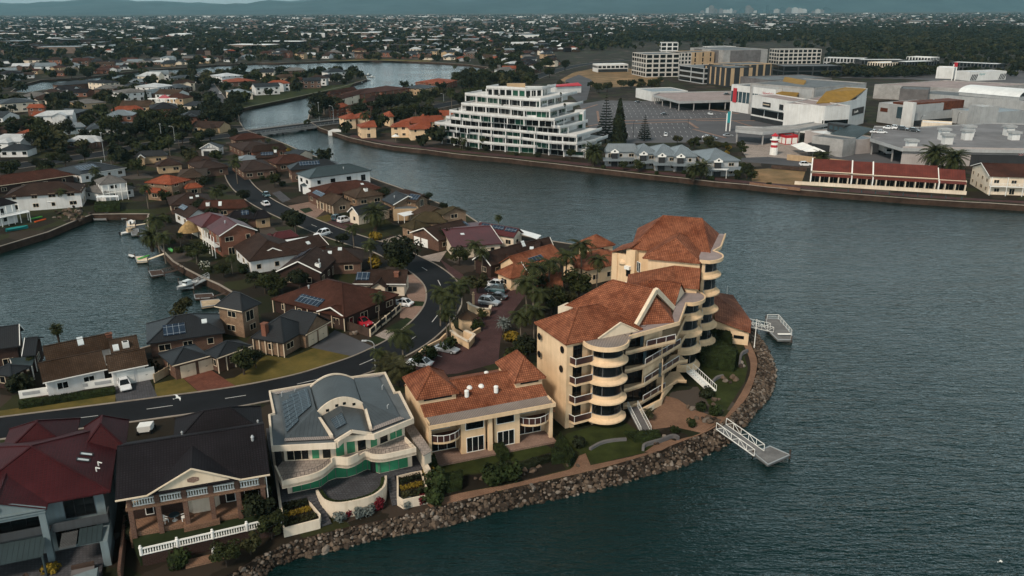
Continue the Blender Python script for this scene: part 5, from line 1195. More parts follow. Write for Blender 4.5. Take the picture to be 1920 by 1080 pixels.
house('redbrown house with solar panels next to the white two storey house','tile_redbrown','brick_brown',2.8,[((490,387),(955,333),('r',(690,277),2.3),'x:hh'),((375,372),(480,420),('r',(440,335),1.4),'x:hh',None,2.6)],zF,ex=[('solar',1,'f',.25,.35,.9,.9),('skylight',0,'f',.7,.5)])
house('umber roofed garage house with tan brick gable and pale driveway','tile_umber','brick_tan',2.8,[((450,414),(572,460),(707,430),'x:hg',2.1)],zF,ex=[('veranda',0,5)])
house('umber tiled house with rooftop air conditioner behind the brick gable','tile_umber','brick_tan',3.0,[((748,407),(965,377),('r',(830,318),2.0),'x:hh')],zF,ex=[('ac',0,'f',.5,.6)])
house('steep black gabled house on the basin shore','tile_black','brick_tan',4.0,[((938,417),(1028,458),(1128,374),'x:gg',2.0)],zF,ex=[('vent',0,'f',.5,.5),('trim',0,'r')])
house('tan brick house with large solar array on the basin shore','tile_umber','brick_tan',4.6,[((1080,420),(1200,438),(1368,417),'x:hg',1.6)],zF,ex=[('solar',0,'f',.3,.2,.95,.85)])
house('small black gabled house behind the big date palm','tile_black','render_pale',3.0,[((683,510),(765,532),(880,445),'y:gh',1.8)],zF,ex=[('trim',0,'f')])
house('dark umber gabled house tucked beside the olive roofed house','tile_umber','brick_tan',3.2,[((1165,512),(1255,542),(1348,466),'x:gg',1.6)],zF)
house('olive tiled brick house with raised upper storey on the basin shore','tile_olive','brick_tan',2.9,[((1078,612),(1182,642),(1290,606),'x:hh',1.7),((1338,502),(1402,533),(1558,492),'x:hg',1.6,5.0),((1150,585),(1430,590),('r',(1320,510),2.0),'x:hh',None,3.2)],zF,ex=[('garage',0,'r',.5,1)])
house('brown gabled house with two white garage doors facing the round garden bed','tile_brown','brick_brown',2.9,[((1367,727),(1655,656),(1252,642),'x:gg',2.2)],zF,ex=[('garage',0,'l',.5,2,'paint_white'),('trim',0,'l'),('solar',0,'f',.93,.35,1.0,.8)])
house('maroon metal roofed house with rows of solar panels and white skylight','metal_red','render_pale',3.0,[((1472,776),(1850,744),(1640,585),'x:gg',1.7),((1640,650),(1935,700),('r',(1760,600),1.7),'x:gg',None,3.1)],zF,ex=[('solar',1,'f',.08,.5,.3,.9),('solar',1,'f',.35,.5,.66,.9),('solar',1,'f',.7,.45,.98,.85),('trim',0,'r'),('skylight',0,'f',.3,.6)])
house('dark brown house with white barge boards between maroon roof and orange villas','tile_brown','brick_dark',3.0,[((1760,914),(1990,852),('r',(1880,772),2.2),'x:gg'),((1930,838),(2125,842),('r',(2090,720),2.2),'x:hg',None,3.1),((1880,900),(1990,870),8,'y:gh',1.4,2.8)],zF,ex=[('trim',0,'l'),('trim',2,'f'),('skylight',1,'f',.6,.4)])
pergola('long white pergola roof on the basin shore near the orange villas',[(950,429),(962,426),(1015,441),(1007,448)],3.2)
for a,c in(((1060,522),(0,0)),):
 pergola('flat white terrace roof beside the tan brick solar house',[(480+1060/4,270+520/4),(480+1160/4,270+500/4),(480+1210/4,270+518/4),(480+1110/4,270+542/4)],2.8)
b=MB()
def flat_box(label,px,z,wall,roofm,name='flat_roof_house',cat='house',par=.35,world=None,z0=0,group=None):
 P=[Vector(p)for p in world]if world else Gp(px,z);c=sum(P,Vector())/len(P);T=thing(name,label,cat,(c.x,c.y,0),group);q=[(p.x,p.y)for p in P]
 n=len(q);ar=sum(q[k][0]*q[(k+1)%n][1]-q[(k+1)%n][0]*q[k][1]for k in range(n));q=q if ar>0 else q[::-1]
 b=MB();b.prism(q,z0,z-par);b.build('wall',wall,T);b=MB();b.flat(q,z-par+.02);b.build('roof',roofm,T)
 b=MB();ring_wall(b,q+[q[0]],z-par-.05,z,.22);b.build('parapet',wall,T);FOOT.append(q);return T,q
flat_box('low flat roofed tan house with curved wall by the basin',[(737,392),(785,391),(780,383),(760,380),(740,384)],3.4,'render_tan','membrane_grey')
house('two storey red brick house with maroon metal roof and cream balcony','metal_red','brick_red',5.4,[((1545,624),(1642,692),(1918,640),'x:gg',2.3)],zE,ex=[('balcony',0,'f',2.8),('trim',0,'r'),('vent',0,'f',.5,.7)],wins=True)
house('dark maroon hip roofed house behind the thatched hut','metal_red','render_pale',3.8,[((1395,562),(1512,626),(1725,556),'x:hh',2.0)],zE)
house('brown house with white gable end and awnings beside the lagoon garden','tile_brown','render_white',3.2,[((1748,768),(1866,880),(2190,760),'x:gh',2.6)],zE)
house('brown house with white gable and blue skylight near the lagoon palms','tile_brown','render_white',3.0,[((1292,502),(1402,557),(1505,492),'x:hg',2.0)],zE,ex=[('solar',0,'f',.1,.4,.5,.8)])
house('wide brown roofed house with roof vents near the lagoon palms','tile_brown','brick_brown',2.8,[((1270,462),(1592,432),('r',(1430,360),2.2),'x:hh')],zE,ex=[('skylight',0,'f',.5,.4),('skylight',0,'f',.65,.5)])
house('long redbrown roofed house behind the maroon hip roofs','tile_redbrown','brick_brown',2.8,[((1480,490),(1870,478),('r',(1690,420),2.1),'x:hh')],zE,ex=[('ac',0,'f',.2,.5),('skylight',0,'f',.4,.3)])
house('dark slate roofed house with pale skylight behind the maroon brick house','tile_slate','brick_brown',2.8,[((1700,575),(1930,555),('r',(1800,498),2.0),'x:hh')],zE,ex=[('solar',0,'f',.5,.4,.75,.9)])
house('terracotta hip roofed tan brick house at the head of the lagoon','tile_terracotta','brick_tan',4.6,[((1082,288),(1287,305),(1432,266),'x:hh',1.9),((1088,358),(1205,368),('r',(1150,338),1.1),'x:hh',None,2.6),((1392,338),(1520,322),('r',(1470,298),1.3),'x:hh',None,2.6)],zE)
house('two storey grey tiled house with white balcony at the lagoon head','tile_grey','render_white',5.4,[((745,306),(952,283),('r',(862,228),1.9),'x:hh'),((598,348),(785,372),('r',(690,308),1.3),'x:hh',None,2.7),((930,345),(1015,330),('r',(970,310),1.0),'x:hh',None,2.7)],zE,win='paint_white',ex=[('balcony',0,'f',2.7)])
pergola('white framed conservatory beside the hedge at the lagoon head',[(720/4,270+400/4),(890/4,270+395/4),(885/4,270+383/4),(725/4,270+386/4)],2.8,name='conservatory')
house('long black tiled house with solar panels and white eaves near the main road','tile_black','render_white',2.9,[((600,232),(950,177),(425,186),'x:hh',2.4)],zE,ex=[('solar',0,'f',.1,.3,.5,.75),('gutter',0,'paint_white'),('vent',0,'f',.7,.8)])
house('very long brown roofed house at the left beside the black solar roof','tile_redbrown','brick_dark',2.9,[((-60,322),(562,232),('r',(300,195),2.4),'x:hh')],zE,ex=[('gutter',0)])
house('dark tudor gabled waterfront house above the rock garden','tile_brown','render_white',4.6,[((20,402),(612,362),('r',(260,290),2.6),'x:hh'),((130,382),(215,372),6,'y:gh',1.6,4.0),((300,372),(400,366),6,'y:gh',1.7,4.1),((480,362),(590,352),6,'y:gh',1.7,4.0)],zE,ex=[('tudor',1,'f'),('tudor',2,'f'),('tudor',3,'f'),('trim',1,'f'),('trim',2,'f'),('trim',3,'f')])
house('white two storey house with glazed balcony over the lagoon','tile_slate','render_white',5.6,[((-90,482),(128,440),('r',(20,402),1.6),'x:hh')],zE,win='paint_white',ex=[('balcony',0,'f',2.7)])
pergola('white glazed boat room on the lagoon wall beside stacked kayaks',[(-30/4,270+560/4),(225/4,270+508/4),(205/4,270+494/4),(-50/4,270+530/4)],3.0,name='boat_room')
house('dark tudor cottage near the main road with cream garage','tile_black','render_tan',3.0,[((1010,97),(1255,84),('r',(1130,50),1.8),'x:hh'),((1025,110),(1090,106),5,'y:gh',1.4,2.9)],zE,ex=[('tudor',1,'f'),('trim',1,'f')])
house('brown tudor cottage with carport in front of the dark tudor cottage','tile_brown','render_tan',2.9,[((1175,168),(1372,152),('r',(1270,110),1.8),'x:hh')],zE)
house('brown tudor cottage with cream gable beside the paved court','tile_brown','render_tan',2.9,[((1395,142),(1612,136),('r',(1500,92),1.8),'x:hh'),((1480,150),(1550,148),5,'y:gh',1.3,2.8)],zE,ex=[('tudor',1,'f')])
house('tudor house with black and white gable above a double garage','tile_black','render_white',3.2,[((1495,36),(1645,34),8,'y:gh',2.2)],zE,ex=[('tudor',0,'f'),('trim',0,'f'),('garage',0,'f',.8,2,'paint_charcoal')])
house('brown waterfront house with solar strip near the bridge','tile_brown','brick_brown',3.0,[((-5,106),(165,98),('r',(80,55),2.0),'x:hh')],zF,ex=[('solar',0,'f',.25,.3,.8,.8),('ac',0,'f',.9,.9)])
house('redbrown waterfront house with white chimney cowl near the bridge','tile_redbrown','brick_brown',3.0,[((150,152),(435,122),('r',(280,75),2.2),'x:hh')],zF)
house('dark brown waterfront house close by the bridge abutment','tile_brown','brick_red',3.2,[((-30,62),(235,34),('r',(120,2),2.2),'x:hh')],zF)
house('brown house with twin gables beside the bridge road','tile_brown','brick_brown',3.0,[((455,283),(520,277),('r',(490,262),2.0),'x:hh')])
house('redbrown house beside the bridge end','tile_redbrown','brick_brown',3.0,[((440,263),(498,258),('r',(470,249),2.0),'x:hh')])
house('brown house backing onto the bend of the straight road','tile_brown','brick_brown',3.0,[((455,322),(520,316),('r',(485,298),2.0),'x:hh')])
house('low grey roofed house among trees near the straight road','metal_bluegrey','brick_brown',2.8,[((448,302),(482,300),('r',(465,290),1.4),'x:hh')])
house('brown roofed house between tudor cottages and the straight road','tile_brown','brick_brown',3.0,[((375,318),(430,312),('r',(400,298),1.9),'x:hh')])
house('brown roofed house below the tudor garage','tile_umber','brick_brown',3.0,[((330,335),(385,332),('r',(355,316),1.7),'x:hh')])
house('orange roofed cream villa with a raised pyramid roof by the basin','tile_orange','render_cream',5.2,[((483,738),(582,784),(772,752),'x:hh',2.2)],zG)
house('orange roofed cream villa with several hips right behind the apartments','tile_orange','render_cream',3.6,[((365,868),(562,948),(742,795),'x:hh',2.4),((400,900),(470,930),4,'y:gh',1.2,3.4)],zG,ex=[('skylight',0,'f',.1,.2)])
house('long orange roofed villa with dark dormer strip','tile_orange','render_cream',2.9,[((60,945),(385,842),('r',(340,737),2.3),'x:gg')],zG,ex=[('solar',0,'f',.3,.2,.6,.5)])
house('orange roofed villa with cream garage beside the maroon courtyard','tile_orange','render_cream',2.9,[((-10,1010),(128,978),('r',(40,890),2.1),'x:hg')],zG,ex=[('garage',0,'f',.8,2),('trim',0,'r')])
house('small orange roofed villa among the palms','tile_orange','render_cream',2.9,[((185,1075),(385,1070),('r',(280,965),2.0),'x:hg')],zG)
house('brown roofed house with white eaves next to the long orange villa','tile_brown','brick_dark',3.2,[((5,838),(312,768),('r',(185,722),2.0),'x:gg')],zG,ex=[('gutter',0,'paint_white'),('trim',0,'r'),('skylight',0,'f',.3,.6)])
# white stepped terrace building across the basin
def lettering(text,fr,x,z,h,m,parent,y=-.06,name='lettering'):
 c=bpy.data.curves.new(name,'FONT');c.body=text;c.size=h;c.extrude=.02;c.materials.append(MATS[m]);t=bpy.data.objects.new(name,c);me=bpy.data.meshes.new_from_object(t);bpy.data.objects.remove(t);bpy.data.curves.remove(c);o=bpy.data.objects.new(name,me);COL.objects.link(o)
 p=MB(fr).P((x,y,z));off=WLOC.get(parent.name,Vector());ux=fr[1];a=math.atan2(ux.y,ux.x);o.parent=parent;o.location=p-off;o.rotation_euler=(math.pi/2,0,a);return o
def terrace_building():
 zz=lambda p:(800+p[0]/6,140+p[1]/6)
 FH=2.97
 lines={1:[(165,700),(440,742),(720,777),(1040,802),(1370,824),(1540,842),(1790,858),(1830,830)],2:[(60,612),(160,620),(440,652),(720,688),(1045,718),(1370,762),(1690,782),(1905,745)],3:[(90,548),(450,592),(720,612),(1050,642),(1370,672),(1690,698),(1840,655)],4:[(215,484),(580,522),(870,542),(1220,577),(1500,595),(1690,560)],5:[(255,413),(480,440),(720,463),(1090,494),(1440,513),(1660,455)],6:[(388,334),(800,364),(1090,397),(1390,408),(1665,338)],7:[(430,222),(800,258),(1050,280),(1280,290),(1610,220)],8:[(670,150),(960,160),(1110,170),(1300,160),(1390,140)]}
 base=[G(*zz(p),0)for p in((165,780),(1700,905))];u=(base[1]-base[0]).normalized();v=Vector((-u.y,u.x,0));c=(base[0]+base[1])/2+v*10
 T=thing('terrace_building','big white stepped apartment building with green glass and planted balconies across the water','apartment block',(c.x,c.y,0))
 dep={1:24,2:24,3:23,4:21,5:19,6:17,7:15,8:11}
 prev=None
 for k in range(1,9):
  z=FH*k;P=[G(*zz(p),z)for p in lines[k]];back=[P[-1]+v*dep[k]*.55,P[0]+v*dep[k]]
  b=MB();b.prism([(p.x,p.y)for p in P+back],z-.35,z);sl=b.build('floor_slab','render_white',T)
  b=MB();ring_wall(b,[(p.x,p.y)for p in[back[1]]+P+[back[0]]],z-.45,z+(.75 if k<8 else.9),.2);b.build('parapet','render_white',sl)
  Q=prev if prev else[G(*zz(p),0)for p in((170,782),(440,815),(720,850),(1040,878),(1370,885),(1690,905),(1800,880))]
  I=offset_line([Vector((p.x,p.y,0))for p in(P if k>1 else P)],2.2 if k<8 else.3);I=[p+u*(.8 if i==0 else(-1.5 if i==len(I)-1 else 0))for i,p in enumerate(I)]
  body=[(p.x,p.y)for p in I]+[(p.x,p.y)for p in(I[-1]+v*dep[k]*.4,I[0]+v*dep[k]*.8)];lo=z-FH
  b=MB();b.prism(body,lo,z-.36);b.build('wall','render_white',T)
  J=offset_line(I,-.06);g1,g2,fm=MB(),MB(),MB()
  for a,d in zip(J,J[1:]):
   n=max(1,round((d-a).length/5.5))
   for i in range(n):
    p,q=a.lerp(d,(i+.02)/n),a.lerp(d,(i+.95)/n);g=g1 if random.random()<.55 else g2;t=.12 if random.random()<.9 else.8
    g.face((p.x,p.y,lo+t),(q.x,q.y,lo+t),(q.x,q.y,z-.6),(p.x,p.y,z-.6))
    m=p.lerp(q,.5);fm.bar((m.x,m.y,lo+.1),(m.x,m.y,z-.6),.1)
  gw=g1.build('glass_wall','glass_dark',T);g2.build('glass_wall','glass_sea',T);fm.build('mullion','paint_white',gw)
  if k<8:
   R_=offset_line([Vector((p.x,p.y,0))for p in P],.35)
   for a,d in zip(R_,R_[1:]):
    n=max(1,round((d-a).length/7.5))
    for i in range(n):q=a.lerp(d,i/n);b=MB();b.bar((q.x,q.y,lo),(q.x,q.y,z-.3),.5);b.build('column','render_white',T)
  else:
   R_=offset_line([Vector((p.x,p.y,0))for p in P],.1)
   for a,d in zip(R_,R_[1:]):
    n=max(1,round((d-a).length/3))
    for i in range(n):q=a.lerp(d,i/n);b=MB();b.bar((q.x,q.y,lo),(q.x,q.y,z-.3),.6);b.build('column','render_white',T)
  prev=P
 p=G(*zz((1005,120)),25);b=MB();b.box(p.x-4,p.x+4,p.y,p.y+4,23.4,25.6);b.build('plant_room','render_tan',T)
 q=G(*zz((1715,440)),14.5);b=MB();b.prism([(q.x-2.2,q.y-2),(q.x+1.6,q.y-2.8),(q.x+3.4,q.y+6),(q.x-1,q.y+7)],0,15.6);b.build('stair_tower','render_white',T)
 b=MB();b.prism([(q.x-.4,q.y-2.5),(q.x+1.2,q.y-2.85),(q.x+1.2,q.y-2.6),(q.x-.4,q.y-2.3)],7,14.6);b.build('stair_window','glass_sea',T)
 for i in range(9):
  k=random.choice((4,5,6,7));P=[G(*zz(p),FH*k)for p in lines[k]];j=random.randrange(len(P)-1);s=P[j].lerp(P[j+1],random.random())+v*.9
  b=MB();b.lathe((s.x,s.y,FH*k),[(.25,0),(.35,.5),(.3,.55)],8);pot=b.build('planter','paint_charcoal',T)
  pos,d=ellipsoid_pts((s.x,s.y,FH*k+1.1),(.55,.55,.6),60,.5);me=leaf_mesh('shrub',pos-np.array(WLOC[T.name]),d,.16,'leaf_dark');mesh_obj('shrub',me,pot).location=(0,0,0)
 FOOT.append([(p.x,p.y)for p in base]+[(p.x,p.y)for p in(base[1]+v*24,base[0]+v*24)])
terrace_building()
# bridge
def bridge():
 i0=min(range(len(P2)),key=lambda i:abs(PX(P2[i])[0]-455));i1=min(range(len(P2)),key=lambda i:abs(PX(P2[i])[0]-655));P=P2[i0:i1+1];c=P[len(P)//2]
 T=thing('road_bridge','long low concrete road bridge with railings over the channel','bridge',(c.x,c.y,0));b=MB();a,d=offset_line(P,7.6),offset_line(P,-7.6)
 for k in range(len(P)-1):
  q=[a[k],a[k+1],d[k+1],d[k]];b.prism([(p.x,p.y)for p in q],-.75,.012)
 b.build('deck','concrete',T)
 for L in(a,d):
  b=MB();ring_wall(b,[(p.x,p.y)for p in L],-.3,.42,.25);b.build('kerb_beam','concrete',T);rail(T,[(p.x,p.y)for p in L],.4,.9,.07,.06,2.5,mid=2,name='railing',m='metal_galv')
 for t in(.3,.62):
  p=P[int(len(P)*t)];b=MB();dr=(P[int(len(P)*t)+1]-p).normalized();n=Vector((-dr.y,dr.x,0))
  for s in(-5,0,5):q=p+n*s;b.tube((q.x,q.y,-3),(q.x,q.y,-.7),.5,n=10)
  b.bar(tuple(p+n*7+Vector((0,0,-.9))),tuple(p-n*7+Vector((0,0,-.9))),.9,.5);b.build('pier','concrete_dark',T)
 p=G(628,246,0);b=MB();b.prism([(p.x-3,p.y-2),(p.x+5,p.y-3),(p.x+6,p.y+5),(p.x-2,p.y+6)],-2.5,.3);b.build('abutment','render_white',T)
bridge()
# shopping centre, car parks, offices
S('car_park',[(1086,196),(1130,188),(1226,190),(1300,205),(1395,208),(1440,228),(1500,250),(1470,264),(1420,272),(1340,266),(1230,268),(1150,268),(1105,240)],'asphalt_lot',.012)
S('access_road',[(1060,150),(1085,140),(1110,150),(1100,188),(1084,192),(1060,170)],'asphalt_grey',.022)
S('vacant_ground',[(1050,150),(1075,136),(1120,127),(1178,128),(1230,140),(1245,152),(1220,160),(1140,164),(1075,162)],'dry_earth',.008)
S('plaza',[(1380,268),(1425,262),(1500,268),(1560,285),(1520,300),(1400,296)],'paver_pale',.008)
S('yard',[(1500,296),(1560,280),(1640,276),(1700,290),(1700,318),(1610,316),(1560,310)],'asphalt_lot',.010)
S('service_road',[(1390,296),(1440,294),(1500,300),(1530,306),(1500,312),(1390,303)],'asphalt_grey',.014)
S('foreshore',[(1405,318),(1440,316),(1510,322),(1500,352),(1410,343)],'dry_earth',.012)
S('car_park',[(1560,146),(1700,136),(1920,128),(2000,150),(1930,165),(1700,148)],'asphalt_lot',.01)
S('shore_path',[(655,256),(740,272),(850,285),(960,295),(1100,311),(1220,325),(1340,338),(1440,348),(1560,358),(1720,370),(1860,378),(1990,384),(1990,381),(1860,374),(1720,365),(1560,353),(1440,343),(1340,333),(1220,320),(1100,306),(960,291),(850,281),(740,268),(660,252)],'paver_maroon',.014)
b=MB()
for a,c,w in(((1170,226),(1365,222),1.6),((1165,232),(1290,228),1.6),((1120,208),(1123,228),1.2),((1290,228),(1308,240),1.6),((1305,226),(1420,226),1.4),((1300,242),(1360,258),1.2),((1330,205),(1385,213),1.8),((1375,226),(1420,240),1),((1088,206),(1120,196),1.3),((1086,240),(1125,232),1.2)):
 p,q=G(*a,.12),G(*c,.12);s=Vector((-(q-p).y,(q-p).x,0)).normalized()*w/2;b.prism([(t.x,t.y)for t in(p-s,q-s,q+s,p+s)],0,.13)
structure(b.build('traffic_island','paver_pink'))
b=MB()
for r in range(11):
 y=196+r*(3.6+.25*r)
 for k in range(26):
  x=1120+k*10+r*3;p=G(x,y,.022)
  if y<222 and inside((x,y),[(1120,192),(1226,194),(1300,208),(1380,212),(1360,220),(1165,224)])or(y>232 and inside((x,y),[(1180,234),(1285,232),(1320,262),(1170,264)])):
   b.face((p.x,p.y,.022),(p.x+.12,p.y,.022),(p.x+.5,p.y+5,.022),(p.x+.38,p.y+5,.022))
structure(b.build('parking_lines','line_white'))
def fbox(label,A,B,depth,z,wall,roofm,name='shop_building',cat='shop',floors=(),win='glass_dark',z0=0,skew=0,frame_m=None,cols=0):
 fr=frame(G(*A,z),G(*B,z));L=(G(*B,z)-G(*A,z)).length;q=[MB(fr).P(p)for p in((0,0),(L,0),(L+skew,depth),(skew,depth))]
 T,_=flat_box(label,None,z,wall,roofm,name,cat,.5,[tuple(p)for p in q],z0)
 sides=[(fr,L)];ctr=MB(fr).P((L/2,depth/2));sides.append((frame(q[3],q[0]),depth)if ctr.x*fr[1].x+ctr.y*fr[1].y>0 and ctr.x>0 else(frame(q[1],q[2]),depth))
 for f in floors:
  for sf,sl in sides:
   if sl<3:continue
   n=max(1,round(sl/f[3]))if len(f)>3 else 1;b=MB(sf);w=sl/n
   for k in range(n):b.box(k*w+f[2],(k+1)*w-f[2],-.05,.1,f[0],f[1])
   b.build('window_strip',win,T)
 return T,fr,L
def deck(label,px,z,m,name='parking_deck',cols=18,fh=1.1):
 P=Gp(px,z);c=sum(P,Vector())/len(P);T=thing(name,label,'car park',(c.x,c.y,0));q=[(p.x,p.y)for p in P];b=MB();b.prism(q,z-.5,z-.02);b.build('slab',m,T)
 b=MB();ring_wall(b,q+[q[0]],z-.7,z+fh,-.25);b.build('parapet','render_grey',T);per=[Vector((*p,0))for p in q]+[Vector((*q[0],0))]
 for i in range(cols):t=i/cols*(len(per)-1);k=int(t);p=per[k].lerp(per[k+1],t-k).lerp(Vector((c.x,c.y,0)),.03);b=MB();b.bar((p.x,p.y,0),(p.x,p.y,z-.5),.5);b.build('column','concrete',T)
 FOOT.append(q);return T
deck('raised car park deck on white columns joined to the shopping centre',[(1225,179),(1274,192),(1370,189),(1420,200),(1425,186),(1372,172),(1237,175)],5.0,'membrane_mauve',cols=22,fh=.6)
T,f,L=fbox('white shopping centre front with tall glass panels and red banner',(1372,158),(1455,168),40,15,'render_white','membrane_grey',floors=((5.5,11.5,.25,3.2),),win='glass_blue')
b=MB(f);b.box(2.2,5.2,-.35,-.1,5.2,13.2);b.build('banner','sign_red',T);lettering('Westfield',f,L*.72,11.6,2.2,'sign_red',T)
T,f,L=fbox('long white shopping centre wing with several shop signs and a strip of dark glass',(1411,178),(1548,200),14,13,'render_white','membrane_mauve',floors=((3.2,6.6,.3,12),))
for x0,x1,z0,z1,m in((10,16.5,8.2,10.4,'paint_black'),(24,27,8,10.6,'paint_black'),(37,40,7,9.6,'glass_blue')):
 b=MB(f);b.box(x0,x1,-.3,-.06,z0,z1);b.build('sign',m,T)
b=MB(f);b.box(8,27,-2.2,0,6.7,6.95);b.build('canopy','metal_teal',T);b=MB(f);b.box(0,L*.9,-.08,.0,0,2.4);b.build('plinth','paint_charcoal',T)
for i in range(7):b=MB(f);b.box(10.5+i*.8,11+i*.8,-.34,-.3,9.1,9.6);b.build('sign_letter','paint_cream',T)
T,f,L=fbox('white shopping centre corner block with script sign under a gold sloping roof',(1549,199),(1625,182),20,13.2,'render_white','membrane_mauve')
b=MB(f);b.box(L*.66,L*.95,-.3,-.05,5.5,8.8);sg=b.build('sign','paint_black',T);lettering('Goodlife',f,L*.69,6.6,1.7,'paint_white',T,-.34)
b=MB(f);thick(b,[[(L*.2,9,13.1),(L*.55,.3,13.1),(L*.55,12,17)],[(L*.55,.3,13.1),(L*.98,.3,17.5),(L*.98,11,17.6),(L*.55,12,17)]],.3);b.build('gold_roof','roof_gold',T)
b=MB(f);b.face((L*.7,.1,13),(L,.1,13),(L,.1,17.6));b.face((L,.1,13),(L,11,13),(L,11,17.6),(L,.1,17.6));b.face((L,.3,17.6),(L,.3,13),(L*.7,.3,13));b.build('parapet_wedge','render_white',T)
def wedge(label,px,z0,z1,m,wall='render_tan'):
 P=Gp(px,z0);c=sum(P,Vector())/4;T=thing('roof_house',label,'roof',(c.x,c.y,0));a,b_,c_,d=[tuple(p)for p in P];up=lambda p:(p[0],p[1],z1)
 b=MB();thick(b,[[a,b_,up(c_),up(d)]],.3);b.build('roof',m,T);b=MB();b.prism([(p.x,p.y)for p in P],z0-4,z0-.4);b.face(b_,c_,up(c_));b.face(up(d),d,a);b.face(c_,d,up(d),up(c_));b.build('wall',wall,T)
wedge('gold sloped roof house behind the white shop signs',[(1455,176),(1494,180),(1510,168),(1470,160)],13,18,'roof_gold')
fbox('tall grey concrete cinema block with vertical fins',(1527,165),(1625,155),40,17,'concrete','membrane_grey','cinema_block','building',floors=((2,16,1.2,16),),win='render_grey')
fbox('low grey shop roof behind the gold roofs',(1440,150),(1560,146),30,15,'concrete_dark','membrane_grey')
T,f,L=fbox('grey shop block with pale slab sign beside the car park',(1648,192),(1700,198),28,10,'render_grey','metal_pale');b=MB(f);b.box(1.5,6,-.1,0,5.6,7.6);b.build('window','cladding_rust',T)
b=MB(f);b.box(L-.5,L+5.5,-2,0,0,12);b.build('sign_slab','render_white',T);b=MB(f);b.box(L-5,L-2,-.25,0,3.5,9);b.build('window','glass_blue',T)
T,f,L=fbox('long grey walkway block with rust coloured upper wall',(1710,212),(1832,203),16,6.5,'render_grey','membrane_grey');b=MB(f);b.box(3,L-4,5,15,6.2,10.5);b.build('upper_wall','cladding_rust',T);b=MB(f);b.box(0,L,-.3,.2,.2,2.6);b.build('painted_shade_strip','paint_charcoal',T)  # charcoal strip painted in for the shade along the walkway front
fbox('grey lift tower at the end of the walkway block',(1818,196),(1842,200),9,11,'render_grey','metal_pale','lift_tower','building')
fbox('small pale kiosk with rust side panel',(1728,229),(1785,232),9,4,'render_pale','metal_white','kiosk','kiosk')
fbox('low pale service block behind the roof car park',(1850,212),(1930,206),20,7,'render_grey','metal_bluegrey')
fbox('wide grey shopping hall with louvred front',(1690,172),(1930,190),26,8,'render_grey','membrane_grey',skew=10)
fbox('broad pale roofed shopping hall far back',(1640,158),(1810,166),60,9,'concrete','membrane_mauve',skew=30)
fbox('grey louvred plant hall behind the shops',(1688,166),(1742,168),20,11,'concrete_dark','membrane_grey')
def barrel(label,A,B,depth,z,rise):
 fr=frame(G(*A,z),G(*B,z));L=(G(*B,z)-G(*A,z)).length;c=MB(fr).P((L/2,depth/2,0));T=thing('hall',label,'hall',(c.x,c.y,0));b=MB(fr);n=10
 pr=[(depth*(.5-.5*math.cos(math.pi*k/n)),z+rise*math.sin(math.pi*k/n))for k in range(n+1)];thick(b,[[(0,pr[k][0],pr[k][1]),(L,pr[k][0],pr[k][1]),(L,pr[k+1][0],pr[k+1][1]),(0,pr[k+1][0],pr[k+1][1])]for k in range(n)],.2);b.build('vault_roof','metal_white',T)
 b=MB(fr);b.box(.3,L-.3,.3,depth-.3,0,z-.1);b.build('wall','render_grey',T);q=[MB(fr).P(p)for p in((0,0),(L,0),(L,depth),(0,depth))];FOOT.append([(p.x,p.y)for p in q])
barrel('white vaulted roof hall among the grey shop roofs',(1797,172),(1912,182),22,9.5,3.5)
deck('rooftop car park with pale lift boxes above the ribbed wall',[(1632,262),(1690,280),(1990,285),(1990,236),(1860,232),(1720,240),(1640,238)],6.0,'roof_deck',cols=10,fh=.5)
P=Gp([(1692,279),(1990,284),(1990,270),(1692,266)],6);b=MB()
T=thing('ribbed_wall','long pale ribbed concrete wall with dark opening and red ring sign','wall',(P[0].x,P[0].y,0));f=frame(P[0],P[1]);L=(P[1]-P[0]).length
b=MB(f);b.box(0,L,-.5,-.1,0,7.0);b.build('wall','concrete_panel',T);b=MB(f);b.box(L*.44,L,-.6,-.5,0,4.4);b.build('opening','paint_charcoal',T)
def HZl(px,py,fr):
 best=None
 for s in range(0,int(L*4)):
  for z in(4.5,5,5.3,5.6,6):
   q=PX(MB(fr).P((s/4,-.6,z)));d=(q[0]-px)**2+(q[1]-py)**2
   if best is None or d<best[0]:best=(d,s/4,z)
 return best[1:]
x,z=HZl(1915,287,f);b=MB(f);n=20
for r0,r1 in((1.0,.68),(.34,0)):
 for k in range(n):
  a,c=2*math.pi*k/n,2*math.pi*(k+1)/n;b.face((x+r0*math.cos(a),-.62,z+r0*math.sin(a)),(x+r0*math.cos(c),-.62,z+r0*math.sin(c)),(x+r1*math.cos(c),-.62,z+r1*math.sin(c)),(x+r1*math.cos(a),-.62,z+r1*math.sin(a)))
b.build('ring_sign','sign_red',T);b=MB(f);b.face(*[(x+1.08*math.cos(2*math.pi*k/n),-.605,z+1.08*math.sin(2*math.pi*k/n))for k in range(n)]);b.build('sign_disc','paint_white',T)
for i,(px,py,h,lb)in enumerate(((1775,270,4.0,'pale lift box near the edge of the rooftop car park'),(1768,262,4.6,'larger lift box with grey cap on the rooftop car park'),(1812,262,4.2,'capped lift box midway along the rooftop car park'),(1815,256,4.6,'lift box with green band behind the capped one'),(1708,276,3,'low lift box by the corner of the rooftop car park'),(1900,262,3.4,'small white lift box at the end of the rooftop car park'),(1890,254,4.2,'tall pale lift box behind the small white one'))):
 p=G(px,py,6);T=thing('lift_box',lb,'lift box',(p.x,p.y,6.0),'lift boxes on the rooftop car park');b=MB();b.box(p.x-1.6,p.x+1.6,p.y-1.5,p.y+1.5,5.99,6+h-.8);b.build('shaft','render_white',T);b=MB();b.box(p.x-2.1,p.x+2.1,p.y-2,p.y+2,6+h-.8,6+h);b.build('cap','render_grey',T)
